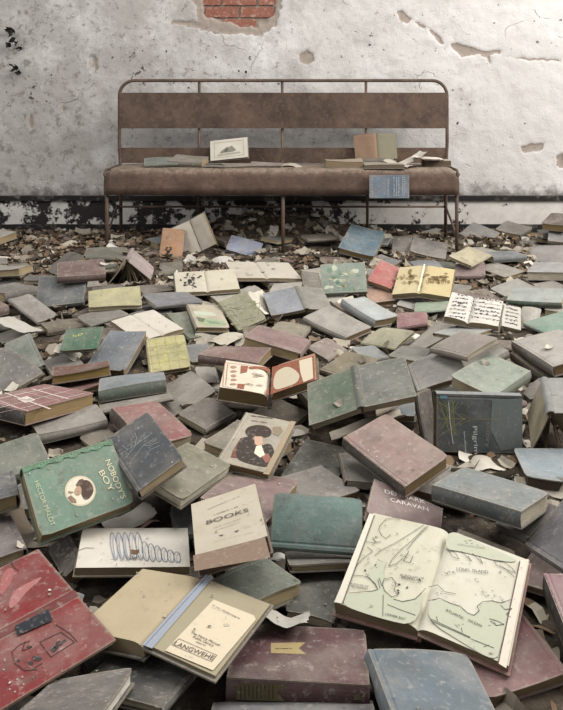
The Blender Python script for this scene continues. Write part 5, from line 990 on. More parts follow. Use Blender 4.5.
('','poly','3f2f22',0,[-9,-195,18,-229,-6,-253,-52,-268,-78,-255,-107,-234,-156,-206,-139,-176,-110,-144,-66,-156,-37,-149,5,-159],0,None),
('','poly','3f2f22',0,[-109,-547,-151,-583,-155,-609,-192,-610,-218,-596,-243,-580,-246,-558,-259,-536,-243,-519,-207,-495,-183,-483,-142,-527],0,None),
('','poly','3f2f22',0,[-208,-331,-196,-369,-229,-380,-272,-402,-319,-391,-322,-366,-374,-343,-354,-320,-322,-297,-289,-272,-247,-293,-241,-299],0,None),
('','poly','3f2f22',0,[33,-311,13,-334,-21,-355,-49,-381,-86,-375,-115,-362,-153,-325,-108,-292,-100,-272,-65,-259,-21,-251,5,-278],0,None),
('','poly','3f2f22',0,[-75,-453,-68,-474,-118,-509,-141,-520,-170,-511,-228,-494,-242,-466,-218,-441,-186,-399,-157,-390,-128,-423,-96,-429],0,None),
('','poly','3f2f22',0,[-162,-581,-171,-614,-178,-647,-210,-656,-248,-646,-283,-610,-308,-592,-293,-557,-271,-529,-228,-513,-191,-540,-163,-551],0,None),
('','poly','3f2f22',0,[-69,-398,-36,-420,-79,-434,-115,-443,-151,-474,-191,-446,-195,-407,-176,-382,-150,-355,-127,-349,-98,-358,-46,-364],0,None),
('','poly','3f2f22',0,[-119,-405,-119,-432,-134,-467,-167,-467,-211,-480,-225,-439,-240,-415,-224,-381,-224,-348,-183,-341,-155,-369,-127,-383],0,None),
('','poly','3f2f22',0,[-100,-441,-98,-466,-115,-483,-163,-489,-206,-504,-218,-482,-257,-453,-234,-415,-205,-404,-177,-379,-149,-401,-97,-416],0,None),
],
'turned':[
('L','poly','8c8474',0,[-725,-539,-746,-593,-770,-612,-815,-663,-842,-608,-893,-598,-885,-539,-877,-479,-803,-421,-758,-419,-716,-438,-705,-486],0,None),
('R','poly','8c8474',0,[672,1055,618,983,554,961,498,891,481,974,452,961,466,1039,489,1089,500,1125,569,1164,605,1162,633,1094],0,None),
('L','poly','8c8474',0,[-541,-724,-547,-780,-611,-815,-642,-802,-678,-815,-743,-789,-746,-724,-666,-675,-648,-661,-596,-606,-547,-640,-536,-667],0,None),
('R','poly','8c8474',0,[608,657,559,578,534,570,478,495,440,568,442,594,435,645,446,700,494,754,543,742,615,770,604,734],0,None),
('L','poly','8c8474',0,[-736,-788,-756,-840,-776,-873,-839,-928,-880,-857,-882,-854,-902,-789,-871,-731,-846,-720,-774,-650,-740,-674,-684,-718],0,None),
('R','poly','8c8474',0,[699,176,726,139,637,60,596,55,552,80,501,93,531,164,560,217,628,301,652,264,696,255,748,249],0,None),
('L','poly','8c8474',0,[-1012,178,-1039,110,-1046,72,-1107,76,-1131,107,-1174,136,-1168,177,-1145,226,-1103,303,-1063,275,-1021,290,-985,247],0,None),
('R','poly','8c8474',0,[731,82,700,23,625,-31,589,-15,541,1,544,25,497,66,548,134,590,165,638,170,701,184,682,121],0,None),
('L','poly','8c8474',0,[-1274,-51,-1279,-120,-1332,-170,-1388,-144,-1434,-147,-1476,-95,-1478,-53,-1463,6,-1392,40,-1343,67,-1304,49,-1271,19],0,None),
('R','poly','8c8474',0,[94,-259,106,-302,53,-343,-9,-376,-58,-392,-63,-342,-66,-269,-30,-206,4,-151,54,-127,87,-165,146,-195],0,None),
],
}
# ---------------- helpers ----------------
def lin(h):
    def f(c): c/=255; return c/12.92 if c<=.04045 else ((c+.055)/1.055)**2.4
    return (f(int(h[0:2],16)),f(int(h[2:4],16)),f(int(h[4:6],16)),1)
def bc(h,sat=.68):
    c=lin(h); y=.2126*c[0]+.7152*c[1]+.0722*c[2]; y2=(y*1.03,y*1.0,y*.93)
    return tuple(y2[i]+(c[i]-y2[i])*sat for i in range(3))+(1,)
class MB:
    def __init__(s): s.v=[];s.f=[];s.m=[]
    def add(s,vs,fs,mi=0):
        n=len(s.v); s.v+= [tuple(v) for v in vs]; s.f+=[tuple(i+n for i in f) for f in fs]; s.m+=[mi]*len(fs); return s
    def box(s,x0,x1,y0,y1,z0,z1,nx=1,ny=1,xs=None,dz=None):
        xs=xs or [x0+(x1-x0)*i/nx for i in range(nx+1)]; ys=[y0+(y1-y0)*j/ny for j in range(ny+1)]
        nx=len(xs)-1; vs=[];fs=[]
        for z in (z0,z1):
            for i,x in enumerate(xs):
                for y in ys: vs.append((x,y,z+(dz(x,y) if dz else 0)))
        N=(nx+1)*(ny+1); I=lambda i,j,k:k*N+i*(ny+1)+j
        for i in range(nx):
            for j in range(ny):
                fs.append((I(i,j,1),I(i+1,j,1),I(i+1,j+1,1),I(i,j+1,1)))
                fs.append((I(i,j,0),I(i,j+1,0),I(i+1,j+1,0),I(i+1,j,0)))
        for i in range(nx):
            fs.append((I(i,0,0),I(i+1,0,0),I(i+1,0,1),I(i,0,1))); fs.append((I(i+1,ny,0),I(i,ny,0),I(i,ny,1),I(i+1,ny,1)))
        for j in range(ny):
            fs.append((I(0,j+1,0),I(0,j,0),I(0,j,1),I(0,j+1,1))); fs.append((I(nx,j,0),I(nx,j+1,0),I(nx,j+1,1),I(nx,j,1)))
        return s.add(vs,fs)
    def strip(s,prof,y0,y1,ny=6,closed=True):
        """profile (x,z) polygon swept along y"""
        n=len(prof); vs=[];fs=[]
        for j in range(ny+1):
            y=y0+(y1-y0)*j/ny
            vs+=[(p[0],y,p[1]) for p in prof]
        for j in range(ny):
            for i in range(n if closed else n-1):
                a=j*n+i;b=j*n+(i+1)%n; fs.append((a,b,b+n,a+n))
        if closed: fs.append(tuple(range(n))[::-1]); fs.append(tuple(ny*n+i for i in range(n)))
        return s.add(vs,fs)
    def tube(s,pts,r,n=8):
        pts=[Vector(p) for p in pts]; vs=[];fs=[]
        for k,p in enumerate(pts):
            d=(pts[min(k+1,len(pts)-1)]-pts[max(k-1,0)]).normalized()
            u=d.orthogonal().normalized() if k==0 else (u-d*u.dot(d)).normalized()
            v=d.cross(u)
            for i in range(n):
                a=2*math.pi*i/n; vs.append(p+u*(r*math.cos(a))+v*(r*math.sin(a)))
        for k in range(len(pts)-1):
            for i in range(n):
                a=k*n+i;b=k*n+(i+1)%n; fs.append((a,b,b+n,a+n))
        fs.append(tuple(range(n))[::-1]); fs.append(tuple((len(pts)-1)*n+i for i in range(n)))
        return s.add(vs,fs)
    def xf(s,M):
        s.v=[tuple(M@Vector(v)) for v in s.v]; return s
    def build(s,name,mats,parent=None,color=None,smooth=False,loc=None):
        me=bpy.data.meshes.new(name); me.from_pydata(s.v,[],s.f)
        if not isinstance(mats,(list,tuple)): mats=[mats]
        for m in mats: me.materials.append(m)
        if len(mats)>1: me.polygons.foreach_set('material_index',s.m)
        bm=bmesh.new(); bm.from_mesh(me); bmesh.ops.recalc_face_normals(bm,faces=bm.faces); bm.to_mesh(me); bm.free()
        if smooth: me.polygons.foreach_set('use_smooth',[True]*len(me.polygons))
        me.update()
        o=bpy.data.objects.new(name,me); COL.objects.link(o)
        if parent: o.parent=parent
        if color: o.color=color
        if loc: o.location=loc
        return o
def tag(o,label=None,cat=None,group=None,kind=None):
    if label:o['label']=label
    if cat:o['category']=cat
    if group:o['group']=group
    if kind:o['kind']=kind
    return o
def empty(name,M):
    o=bpy.data.objects.new(name,None); o.empty_display_size=.05; COL.objects.link(o); o.matrix_world=M; return o
# ---------------- materials ----------------
def mat(name):
    m=bpy.data.materials.new(name); m.use_nodes=True; nt=m.node_tree; b=nt.nodes['Principled BSDF']; b.inputs['Roughness'].default_value=.85
    b.inputs['Specular IOR Level'].default_value=.25
    return m,nt,b
def N(nt,t,**k):
    n=nt.nodes.new(t)
    for a,v in k.items(): setattr(n,a,v)
    return n
def noise_n(nt,vec,scale,detail=4,rough=.6,off=None):
    n=N(nt,'ShaderNodeTexNoise'); n.inputs['Scale'].default_value=scale; n.inputs['Detail'].default_value=detail; n.inputs['Roughness'].default_value=rough
    if vec: nt.links.new(vec,n.inputs['Vector'])
    return n.outputs['Fac']
def ramp(nt,fac,a,b,ca=(0,0,0,1),cb=(1,1,1,1)):
    r=N(nt,'ShaderNodeValToRGB'); r.color_ramp.elements[0].position=a; r.color_ramp.elements[1].position=b
    r.color_ramp.elements[0].color=ca; r.color_ramp.elements[1].color=cb; nt.links.new(fac,r.inputs[0]); return r.outputs[0]
def mix(nt,fac,a,b,mode='MIX'):
    n=N(nt,'ShaderNodeMix',data_type='RGBA',blend_type=mode)
    for i,v in ((0,fac),(6,a),(7,b)):
        if hasattr(v,'is_output') or isinstance(v,bpy.types.NodeSocket): nt.links.new(v,n.inputs[i])
        else: n.inputs[i].default_value=v
    return n.outputs[2]
def math_n(nt,op,a,b=0):
    n=N(nt,'ShaderNodeMath',operation=op)
    for i,v in ((0,a),(1,b)):
        if isinstance(v,bpy.types.NodeSocket): nt.links.new(v,n.inputs[i])
        else: n.inputs[i].default_value=v
    return n.outputs[0]
def bump(nt,b,h,st=.3,dist=.002):
    n=N(nt,'ShaderNodeBump'); n.inputs['Strength'].default_value=st; n.inputs['Distance'].default_value=dist
    nt.links.new(h,n.inputs['Height']); nt.links.new(n.outputs[0],b.inputs['Normal'])
def obj_vec(nt,rand=True):
    tc=N(nt,'ShaderNodeTexCoord'); oi=N(nt,'ShaderNodeObjectInfo')
    if not rand: return tc.outputs['Object'],oi,tc
    a=N(nt,'ShaderNodeVectorMath',operation='ADD'); m=math_n(nt,'MULTIPLY',oi.outputs['Random'],37.)
    nt.links.new(tc.outputs['Object'],a.inputs[0]); nt.links.new(m,a.inputs[1]); return a.outputs[0],oi,tc
def make_cloth(name,dust=.40,edge=True,weave=True):
    m,nt,b=mat(name); v,oi,tc=obj_vec(nt)
    base=oi.outputs['Color']
    n1=noise_n(nt,v,14,5,.65); c=mix(nt,ramp(nt,n1,.32,.72),base,mix(nt,.5,base,(.06,.055,.045,1)))
    n2=noise_n(nt,v,9,6,.7); d=ramp(nt,n2,.42,.78); c=mix(nt,math_n(nt,'MULTIPLY',d,dust),c,lin('9c948a'))
    n3=noise_n(nt,v,70,3,.7); c=mix(nt,math_n(nt,'MULTIPLY',ramp(nt,n3,.56,.72),.35),c,lin('a8a095'))
    n4=noise_n(nt,v,24,4,.6); c=mix(nt,math_n(nt,'MULTIPLY',ramp(nt,n4,.6,.7),.4),c,lin('4b433a'))
    if edge:
        s=N(nt,'ShaderNodeSeparateXYZ'); nt.links.new(tc.outputs['Generated'],s.inputs[0])
        def ed(o): return math_n(nt,'ABSOLUTE',math_n(nt,'SUBTRACT',o,.5))
        e=math_n(nt,'MAXIMUM',ed(s.outputs[0]),ed(s.outputs[1]))
        e2=math_n(nt,'ADD',e,math_n(nt,'MULTIPLY',n3,.06))
        c=mix(nt,math_n(nt,'MULTIPLY',ramp(nt,e2,.5,.53),.55),c,lin('857b6c'))
    nt.links.new(c,b.inputs['Base Color'])
    h=math_n(nt,'ADD',noise_n(nt,v,35,5,.7),math_n(nt,'MULTIPLY',noise_n(nt,v,600,1),.25)); bump(nt,b,h,.6,.003)
    b.inputs['Roughness'].default_value=.68; b.inputs['Specular IOR Level'].default_value=.35
    return m
M_COVER=make_cloth('book_cloth'); M_SPINE=make_cloth('spine_cloth',.25,False)
m,nt,b=mat('page_edges'); v,oi,tc=obj_vec(nt)
mp=N(nt,'ShaderNodeMapping'); mp.inputs['Scale'].default_value=(12,12,900); nt.links.new(v,mp.inputs[0])
l=noise_n(nt,mp.outputs[0],1,3,.7); c=mix(nt,ramp(nt,l,.35,.7),mix(nt,.55,oi.outputs['Color'],(.05,.04,.03,1)),oi.outputs['Color'])
c=mix(nt,math_n(nt,'MULTIPLY',ramp(nt,noise_n(nt,v,20,4),.5,.75),.5),c,lin('6a573c'))
nt.links.new(c,b.inputs['Base Color']); bump(nt,b,l,.6,.001); M_PAGES=m
m,nt,b=mat('old_paper'); v,oi,tc=obj_vec(nt)
c=mix(nt,math_n(nt,'MULTIPLY',ramp(nt,noise_n(nt,v,12,6,.65),.4,.75),.5),oi.outputs['Color'],mix(nt,.5,oi.outputs['Color'],lin('7b6a4c')))
c=mix(nt,math_n(nt,'MULTIPLY',ramp(nt,noise_n(nt,v,40,5,.7),.58,.72),.3),c,lin('5d5244'))
nt.links.new(c,b.inputs['Base Color']); bump(nt,b,noise_n(nt,v,30,5,.6),.4,.002); M_PAPER=m
m,nt,b=mat('print_ink'); v,oi,tc=obj_vec(nt)
c=mix(nt,math_n(nt,'MULTIPLY',ramp(nt,noise_n(nt,v,120,3),.55,.7),.35),oi.outputs['Color'],lin('9c948a')); nt.links.new(c,b.inputs['Base Color']); M_INK=m
# wall plaster
def make_plaster():
    m,nt,b=mat('old_plaster'); v,oi,tc=obj_vec(nt,False)
    c=mix(nt,ramp(nt,noise_n(nt,v,1.6,6,.65),.3,.7),lin('a5a19d'),lin('bab7b5'))
    sep=N(nt,'ShaderNodeSeparateXYZ'); nt.links.new(v,sep.inputs[0])
    # stains and specks thicken towards the left end of the wall
    g=math_n(nt,'MULTIPLY',math_n(nt,'SUBTRACT',.4,sep.outputs[0]),.10)
    s=math_n(nt,'ADD',noise_n(nt,v,5,7,.72),g); c=mix(nt,math_n(nt,'MULTIPLY',ramp(nt,s,.47,.70),.7),c,lin('85807b'))
    s2=math_n(nt,'ADD',noise_n(nt,v,22,6,.75),math_n(nt,'MULTIPLY',g,.35)); c=mix(nt,math_n(nt,'MULTIPLY',ramp(nt,s2,.60,.68),.7),c,lin('6a625e'))
    s3=math_n(nt,'ADD',noise_n(nt,v,30,5,.6),math_n(nt,'MULTIPLY',noise_n(nt,v,2.5,3),.25)); c=mix(nt,ramp(nt,s3,.80,.83),c,lin('3a3634'))
    # dirt band above the baseboard
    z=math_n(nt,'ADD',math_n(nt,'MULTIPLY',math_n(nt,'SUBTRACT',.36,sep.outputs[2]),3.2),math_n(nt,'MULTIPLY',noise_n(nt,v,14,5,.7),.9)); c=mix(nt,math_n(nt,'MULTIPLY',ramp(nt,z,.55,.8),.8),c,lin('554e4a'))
    # thin cracks
    vo=N(nt,'ShaderNodeTexVoronoi',feature='DISTANCE_TO_EDGE'); vo.inputs['Scale'].default_value=3.2
    ds=N(nt,'ShaderNodeVectorMath',operation='ADD'); nz=N(nt,'ShaderNodeTexNoise'); nz.inputs['Scale'].default_value=6; nt.links.new(v,nz.inputs['Vector'])
    sc=N(nt,'ShaderNodeVectorMath',operation='SCALE'); sc.inputs[3].default_value=.35; nt.links.new(nz.outputs['Color'],sc.inputs[0])
    nt.links.new(v,ds.inputs[0]); nt.links.new(sc.outputs[0],ds.inputs[1]); nt.links.new(ds.outputs[0],vo.inputs['Vector'])
    cr=math_n(nt,'MULTIPLY',ramp(nt,vo.outputs['Distance'],.004,.012,(1,1,1,1),(0,0,0,1)),ramp(nt,noise_n(nt,v,3,3),.58,.68)); c=mix(nt,math_n(nt,'MULTIPLY',cr,.28),c,lin('554d49'))
    at=N(nt,'ShaderNodeAttribute',attribute_name='bare'); bm_=ramp(nt,math_n(nt,'ADD',at.outputs['Fac'],math_n(nt,'MULTIPLY',math_n(nt,'SUBTRACT',noise_n(nt,v,55,5,.7),.5),.9)),.42,.50)
    c=mix(nt,bm_,c,mix(nt,noise_n(nt,v,40,6,.7),lin('6f645c'),lin('978c82')))
    nt.links.new(c,b.inputs['Base Color'])
    h=math_n(nt,'SUBTRACT',math_n(nt,'ADD',noise_n(nt,v,9,8,.7),math_n(nt,'MULTIPLY',noise_n(nt,v,3,3),1.)),cr); bump(nt,b,h,.9,.012); return m
M_PLASTER=make_plaster()
m,nt,b=mat('bare_render'); v,oi,tc=obj_vec(nt,False)
c=mix(nt,noise_n(nt,v,40,6,.7),lin('7a6e66'),lin('9d938a')); nt.links.new(c,b.inputs['Base Color']); bump(nt,b,noise_n(nt,v,60,6,.7),.9,.006); M_RENDER=m
m,nt,b=mat('brick'); v,oi,tc=obj_vec(nt,False)
c=mix(nt,noise_n(nt,v,25,6,.7),lin('623c32'),lin('8a5a4a')); c=mix(nt,math_n(nt,'MULTIPLY',ramp(nt,noise_n(nt,v,50,5),.55,.65),.5),c,lin('9a8c84')); nt.links.new(c,b.inputs['Base Color']); bump(nt,b,noise_n(nt,v,80,5),.8,.004); M_BRICK=m
m,nt,b=mat('peeling_black_paint'); v,oi,tc=obj_vec(nt,False)
sep=N(nt,'ShaderNodeSeparateXYZ'); nt.links.new(v,sep.inputs[0])
g=math_n(nt,'MULTIPLY',math_n(nt,'MINIMUM',math_n(nt,'MAXIMUM',math_n(nt,'SUBTRACT',sep.outputs[0],.2),0),1.0),.115)
p=ramp(nt,math_n(nt,'ADD',noise_n(nt,v,8,8,.72),g),.495,.525)
pc=mix(nt,noise_n(nt,v,20,5),lin('9a948e'),lin('c6c2bd')); c=mix(nt,p,lin('24211f'),pc); nt.links.new(c,b.inputs['Base Color']); bump(nt,b,p,.7,-.004); M_PEEL=m
m,nt,b=mat('blackened_wood'); v,oi,tc=obj_vec(nt,False)
c=mix(nt,ramp(nt,noise_n(nt,v,14,6,.7),.54,.68),lin('1b1918'),lin('5a544f')); nt.links.new(c,b.inputs['Base Color']); bump(nt,b,noise_n(nt,v,30,5),.7,.004); M_BLACK=m
# rust
m,nt,b=mat('rusted_steel'); v,oi,tc=obj_vec(nt)
c=mix(nt,ramp(nt,noise_n(nt,v,5,7,.75),.35,.68),lin('3a2f29'),lin('625044')); c=mix(nt,math_n(nt,'MULTIPLY',ramp(nt,noise_n(nt,v,22,6,.75),.5,.64),.5),c,lin('382c25'))
c=mix(nt,math_n(nt,'MULTIPLY',ramp(nt,noise_n(nt,v,45,4),.58,.68),.3),c,lin('776252'))
nt.links.new(c,b.inputs['Base Color']); b.inputs['Roughness'].default_value=.6; b.inputs['Metallic'].default_value=.15; bump(nt,b,noise_n(nt,v,60,5,.7),.5,.0015); M_RUST=m
m,nt,b=mat('rusted_seat_dust'); v,oi,tc=obj_vec(nt)
c=mix(nt,ramp(nt,noise_n(nt,v,6,7,.75),.35,.68),lin('43352c'),lin('655146')); 
ge=N(nt,'ShaderNodeNewGeometry'); sp=N(nt,'ShaderNodeSeparateXYZ'); nt.links.new(ge.outputs['Normal'],sp.inputs[0])
du=math_n(nt,'ADD',math_n(nt,'MULTIPLY',sp.outputs[2],.5),noise_n(nt,v,40,6,.75))
c=mix(nt,math_n(nt,'MULTIPLY',ramp(nt,du,.72,1.0),.7),c,lin('7d7163')); c=mix(nt,math_n(nt,'MULTIPLY',ramp(nt,noise_n(nt,v,25,6,.7),.5,.6),.6),c,lin('453830'))
nt.links.new(c,b.inputs['Base Color']); bump(nt,b,noise_n(nt,v,90,5,.7),.8,.003); b.inputs['Roughness'].default_value=.75; M_SEAT=m
# rubble
m,nt,b=mat('rotten_debris'); v,oi,tc=obj_vec(nt,False)
c=mix(nt,ramp(nt,noise_n(nt,v,9,8,.75),.35,.7),lin('2b2520'),lin('6a5d4e')); c=mix(nt,ramp(nt,noise_n(nt,v,40,6,.75),.58,.68),c,lin('8d8375')); nt.links.new(c,b.inputs['Base Color']); bump(nt,b,noise_n(nt,v,50,7,.75),1,.02); M_DEB=m
m,nt,b=mat('dry_leaf'); v,oi,tc=obj_vec(nt,False); ge=N(nt,'ShaderNodeNewGeometry')
r=N(nt,'ShaderNodeValToRGB'); nt.links.new(ge.outputs['Random Per Island'],r.inputs[0])
els=r.color_ramp.elements; els[0].color=lin('37302a'); els[1].color=lin('7d7263')
for p_,c_ in ((.3,'54463a'),(.5,'6f5a45'),(.7,'4f4338'),(.85,'80705c')): e=els.new(p_); e.color=lin(c_)
nt.links.new(r.outputs[0],b.inputs['Base Color']); M_LEAF=m
m,nt,b=mat('paper_shred'); ge=N(nt,'ShaderNodeNewGeometry'); r=N(nt,'ShaderNodeValToRGB'); nt.links.new(ge.outputs['Random Per Island'],r.inputs[0])
els=r.color_ramp.elements; els[0].color=lin('5d554a'); els[1].color=lin('b9b3a8')
for p_,c_ in ((.35,'7d7569'),(.6,'8f8778'),(.85,'a0998c')): e=els.new(p_); e.color=lin(c_)
nt.links.new(r.outputs[0],b.inputs['Base Color']); M_SHRED=m
# ---------------- setting ----------------
def px2w(px,py,y): return ((px-281.5)/F_PX*y, CAMH-(py-HOR)/F_PX*y)
WY=4.65
def inpoly(x,z,P):
    c=False
    for i in range(len(P)):
        x1,z1=P[i];x2,z2=P[i-1]
        if (z1>z)!=(z2>z) and x<(x2-x1)*(z-z1)/(z2-z1)+x1: c=not c
    return c
WP=lambda *p:[px2w(a,b_,WY) for a,b_ in p]
BRICKHOLE=WP((203,-60),(203,2),(204,14),(208,17),(222,22),(232,21),(240,26),(252,27),(262,26),(268,22),(273,14),(276,2),(279,-60))
SKIM=WP((190,-60),(184,-5),(196,5),(198,22),(172,20),(170,24),(198,28),(215,33),(240,34),(262,35),(276,26),(281,8),(283,-60))
SPALLS=[WP((396,11),(402,10),(411,19),(409,23),(401,21)),WP((411,20),(417,22),(426,27),(424,29)),WP((426,26),(442,38),(445,46),(438,41)),
 WP((450,44),(458,43),(472,47),(483,51),(500,50),(501,54),(490,54),(492,68),(487,58),(478,54),(462,57),(455,51)),WP((299,54),(307,50),(314,53),(315,60),(308,65),(300,62)),
 WP((520,147),(530,144),(545,143),(541,151),(524,153)),WP((556,157),(563,153),(566,168),(559,168)),WP((93,60),(97,57),(98,70),(94,70)),WP((498,56),(530,58),(560,59),(560,61),(528,60)),WP((30,113),(33,118),(32,130),(29,125)),WP((62,105),(66,108),(63,114))]
def wall():
    nx,nz=560,240; x0,x1,z0,z1=-2.35,2.35,-.02,1.95
    vs=[];deep=[]
    for j in range(nz+1):
        z=z0+(z1-z0)*j/nz
        for i in range(nx+1):
            x=x0+(x1-x0)*i/nx
            m=kk=0.
            for (ox,oz) in ((0,0),(.006,0),(-.006,0),(0,.006),(0,-.006),(.004,.004),(-.004,.004),(.004,-.004),(-.004,-.004)):
                X=x+ox;Z=z+oz;jx=X+.014*noise.noise(Vector((X*30,Z*30,3)))+.006*noise.noise(Vector((X*80,Z*80,3)));jz=Z+.014*noise.noise(Vector((X*30,Z*30,9)))+.006*noise.noise(Vector((X*80,Z*80,9)))
                if z>1.0 and -.75<x<.12:
                    if inpoly(jx,jz,BRICKHOLE): kk+=1
                    if inpoly(jx,jz,SKIM): m+=1;continue
                for P in SPALLS:
                    if min(p[0] for p in P)-.02<x<max(p[0] for p in P)+.02 and inpoly(X+(jx-X)*.6,Z+(jz-Z)*.6,P): m+=1;break
            m/=9;kk/=9
            d=.007*m+.022*kk+.006*noise.fractal(Vector((x*2.2,z*2.2,0)),1,2,4)+.002*noise.noise(Vector((x*18,z*18,1)))
            vs.append((x,WY+d,z));deep.append(m)
    b=MB();b.v=vs
    for j in range(nz):
        for i in range(nx):
            a=j*(nx+1)+i; f=(a,a+1,a+nx+2,a+nx+1); b.f.append(f); b.m.append(0)
    # solid back so the wall has thickness
    b.add([(x0,WY+.25,z0),(x1,WY+.25,z0),(x1,WY+.25,z1),(x0,WY+.25,z1)],[(0,1,2,3)],0)
    o=b.build('wall_back',M_PLASTER,smooth=True); at=o.data.attributes.new('bare','FLOAT','POINT'); at.data.foreach_set('value',deep+[0.]*4); tag(o,'peeling dirty white plaster wall behind the bench',None,None,'structure')
    # exposed brick courses inside the hole
    br=MB(); random.seed(4); bw,bh=.2,.062
    for r in range(-1,6):
        zc=1.283+r*(bh+.011)
        for c_ in range(-3,3):
            xc=-.25+c_*(bw+.012)+(r%2)*.106
            l,h=bw,bh
            pts=[(xc+dx*l/2*.995,WY+.012+random.uniform(0,.004),zc+dz*h/2) for dx,dz in((-1,-1),(1,-1),(1,1),(-1,1))]
            # clip to hole by centre samples
            X0,X1=max(pts[0][0],-.475),min(pts[1][0],-.03)
            if X1-X0<.02 or zc<1.27: continue
            nsub=5
            b2=MB(); b2.box(X0,X1,WY+.016,WY+.03,zc-h/2,zc+h/2,8,1)
            ok=[v for v in b2.v]
            if sum(inpoly(v[0],v[2],BRICKHOLE) for v in ok)<len(ok)*.5: continue
            ok=[(v[0]+random.uniform(-.002,.002),v[1]+random.uniform(-.002,.002),v[2]+random.uniform(-.002,.002)) for v in ok]
            br.add(ok,b2.f)
    tag(br.build('brick_patch',M_BRICK,o),'exposed red bricks where plaster fell away',None)
    # curled flakes of dark paint hanging from the wall
    fl=MB(); random.seed(7)
    for (px,py,s_) in((13,33,.05),(17,42,.045),(11,45,.03),(21,48,.03),(15,68,.045),(20,72,.03),(239,71,.012),(246,72,.014),(10,30,.03)):
        x,z=px2w(px,py,WY); n=5; vs=[]
        rot=random.uniform(0,6)
        for i in range(n):
            for j in range(n):
                u,v_=(i/(n-1)-.5)*s_,(j/(n-1)-.5)*s_*random.uniform(.7,1.1)
                vs.append((x+u*math.cos(rot)-v_*math.sin(rot),WY-.006-10*u*u/s_*.5-random.uniform(0,.006),z+u*math.sin(rot)+v_*math.cos(rot)))
        fl.add(vs,[(i*n+j,i*n+j+1,(i+1)*n+j+1,(i+1)*n+j) for i in range(n-1) for j in range(n-1) if random.random()>.12])
    tag(fl.build('paint_flakes',M_BLACK,o),'dark curled flakes hanging on the wall')
wall()
b=MB(); b.box(-2.35,2.35,WY-.022,WY+.02,.0,.235,40,1); tag(b.build('baseboard_back',M_PEEL),'tall baseboard with peeling black and white paint',None,None,'structure')
b=MB(); b.box(-2.35,2.35,WY-.036,WY+.02,.235,.262,60,1,dz=lambda x,y:.003*noise.noise(Vector((x*9,0,0)))); b.box(-2.35,2.35,WY-.045,WY-.02,0,.095,60,1,dz=lambda x,y:.004*noise.noise(Vector((x*7,3,0)))); tag(b.build('trim_1',M_BLACK),'blackened wooden moulding along the baseboard',None,None,'structure')
def terrain(x,y):
    z=.008+.012*noise.fractal(Vector((x*3,y*3,0)),1,2,5)
    t=max(0,min(1,(y-3.5)/.9)); z+=.045*t
    z+=.13*math.exp(-((x+.06)/.42)**2-((y-4.5)/.16)**2)+.05*math.exp(-((x+1.1)/.4)**2-((y-4.15)/.3)**2)
    return max(0.002,z)
b=MB(); nx,ny=200,220; X0,X1,Y0,Y1=-2.35,2.35,.75,WY-.046
for j in range(ny+1):
    for i in range(nx+1):
        x=X0+(X1-X0)*i/nx;y=Y0+(Y1-Y0)*j/ny; b.v.append((x,y,terrain(x,y)+.006*noise.noise(Vector((x*40,y*40,0)))))
for j in range(ny):
    for i in range(nx):
        a=j*(nx+1)+i;b.f.append((a,a+1,a+nx+2,a+nx+1));b.m.append(0)
tag(b.build('rotting_debris',M_DEB,smooth=True),'dark rotting layer of plaster dust and crumbled pages over the floor','debris',None,'stuff')
b=MB(); b.box(-2.35,2.35,-.6,WY+.02,-.1,0.0,2,2); tag(b.build('floor',M_DEB),None,None,None,'structure')
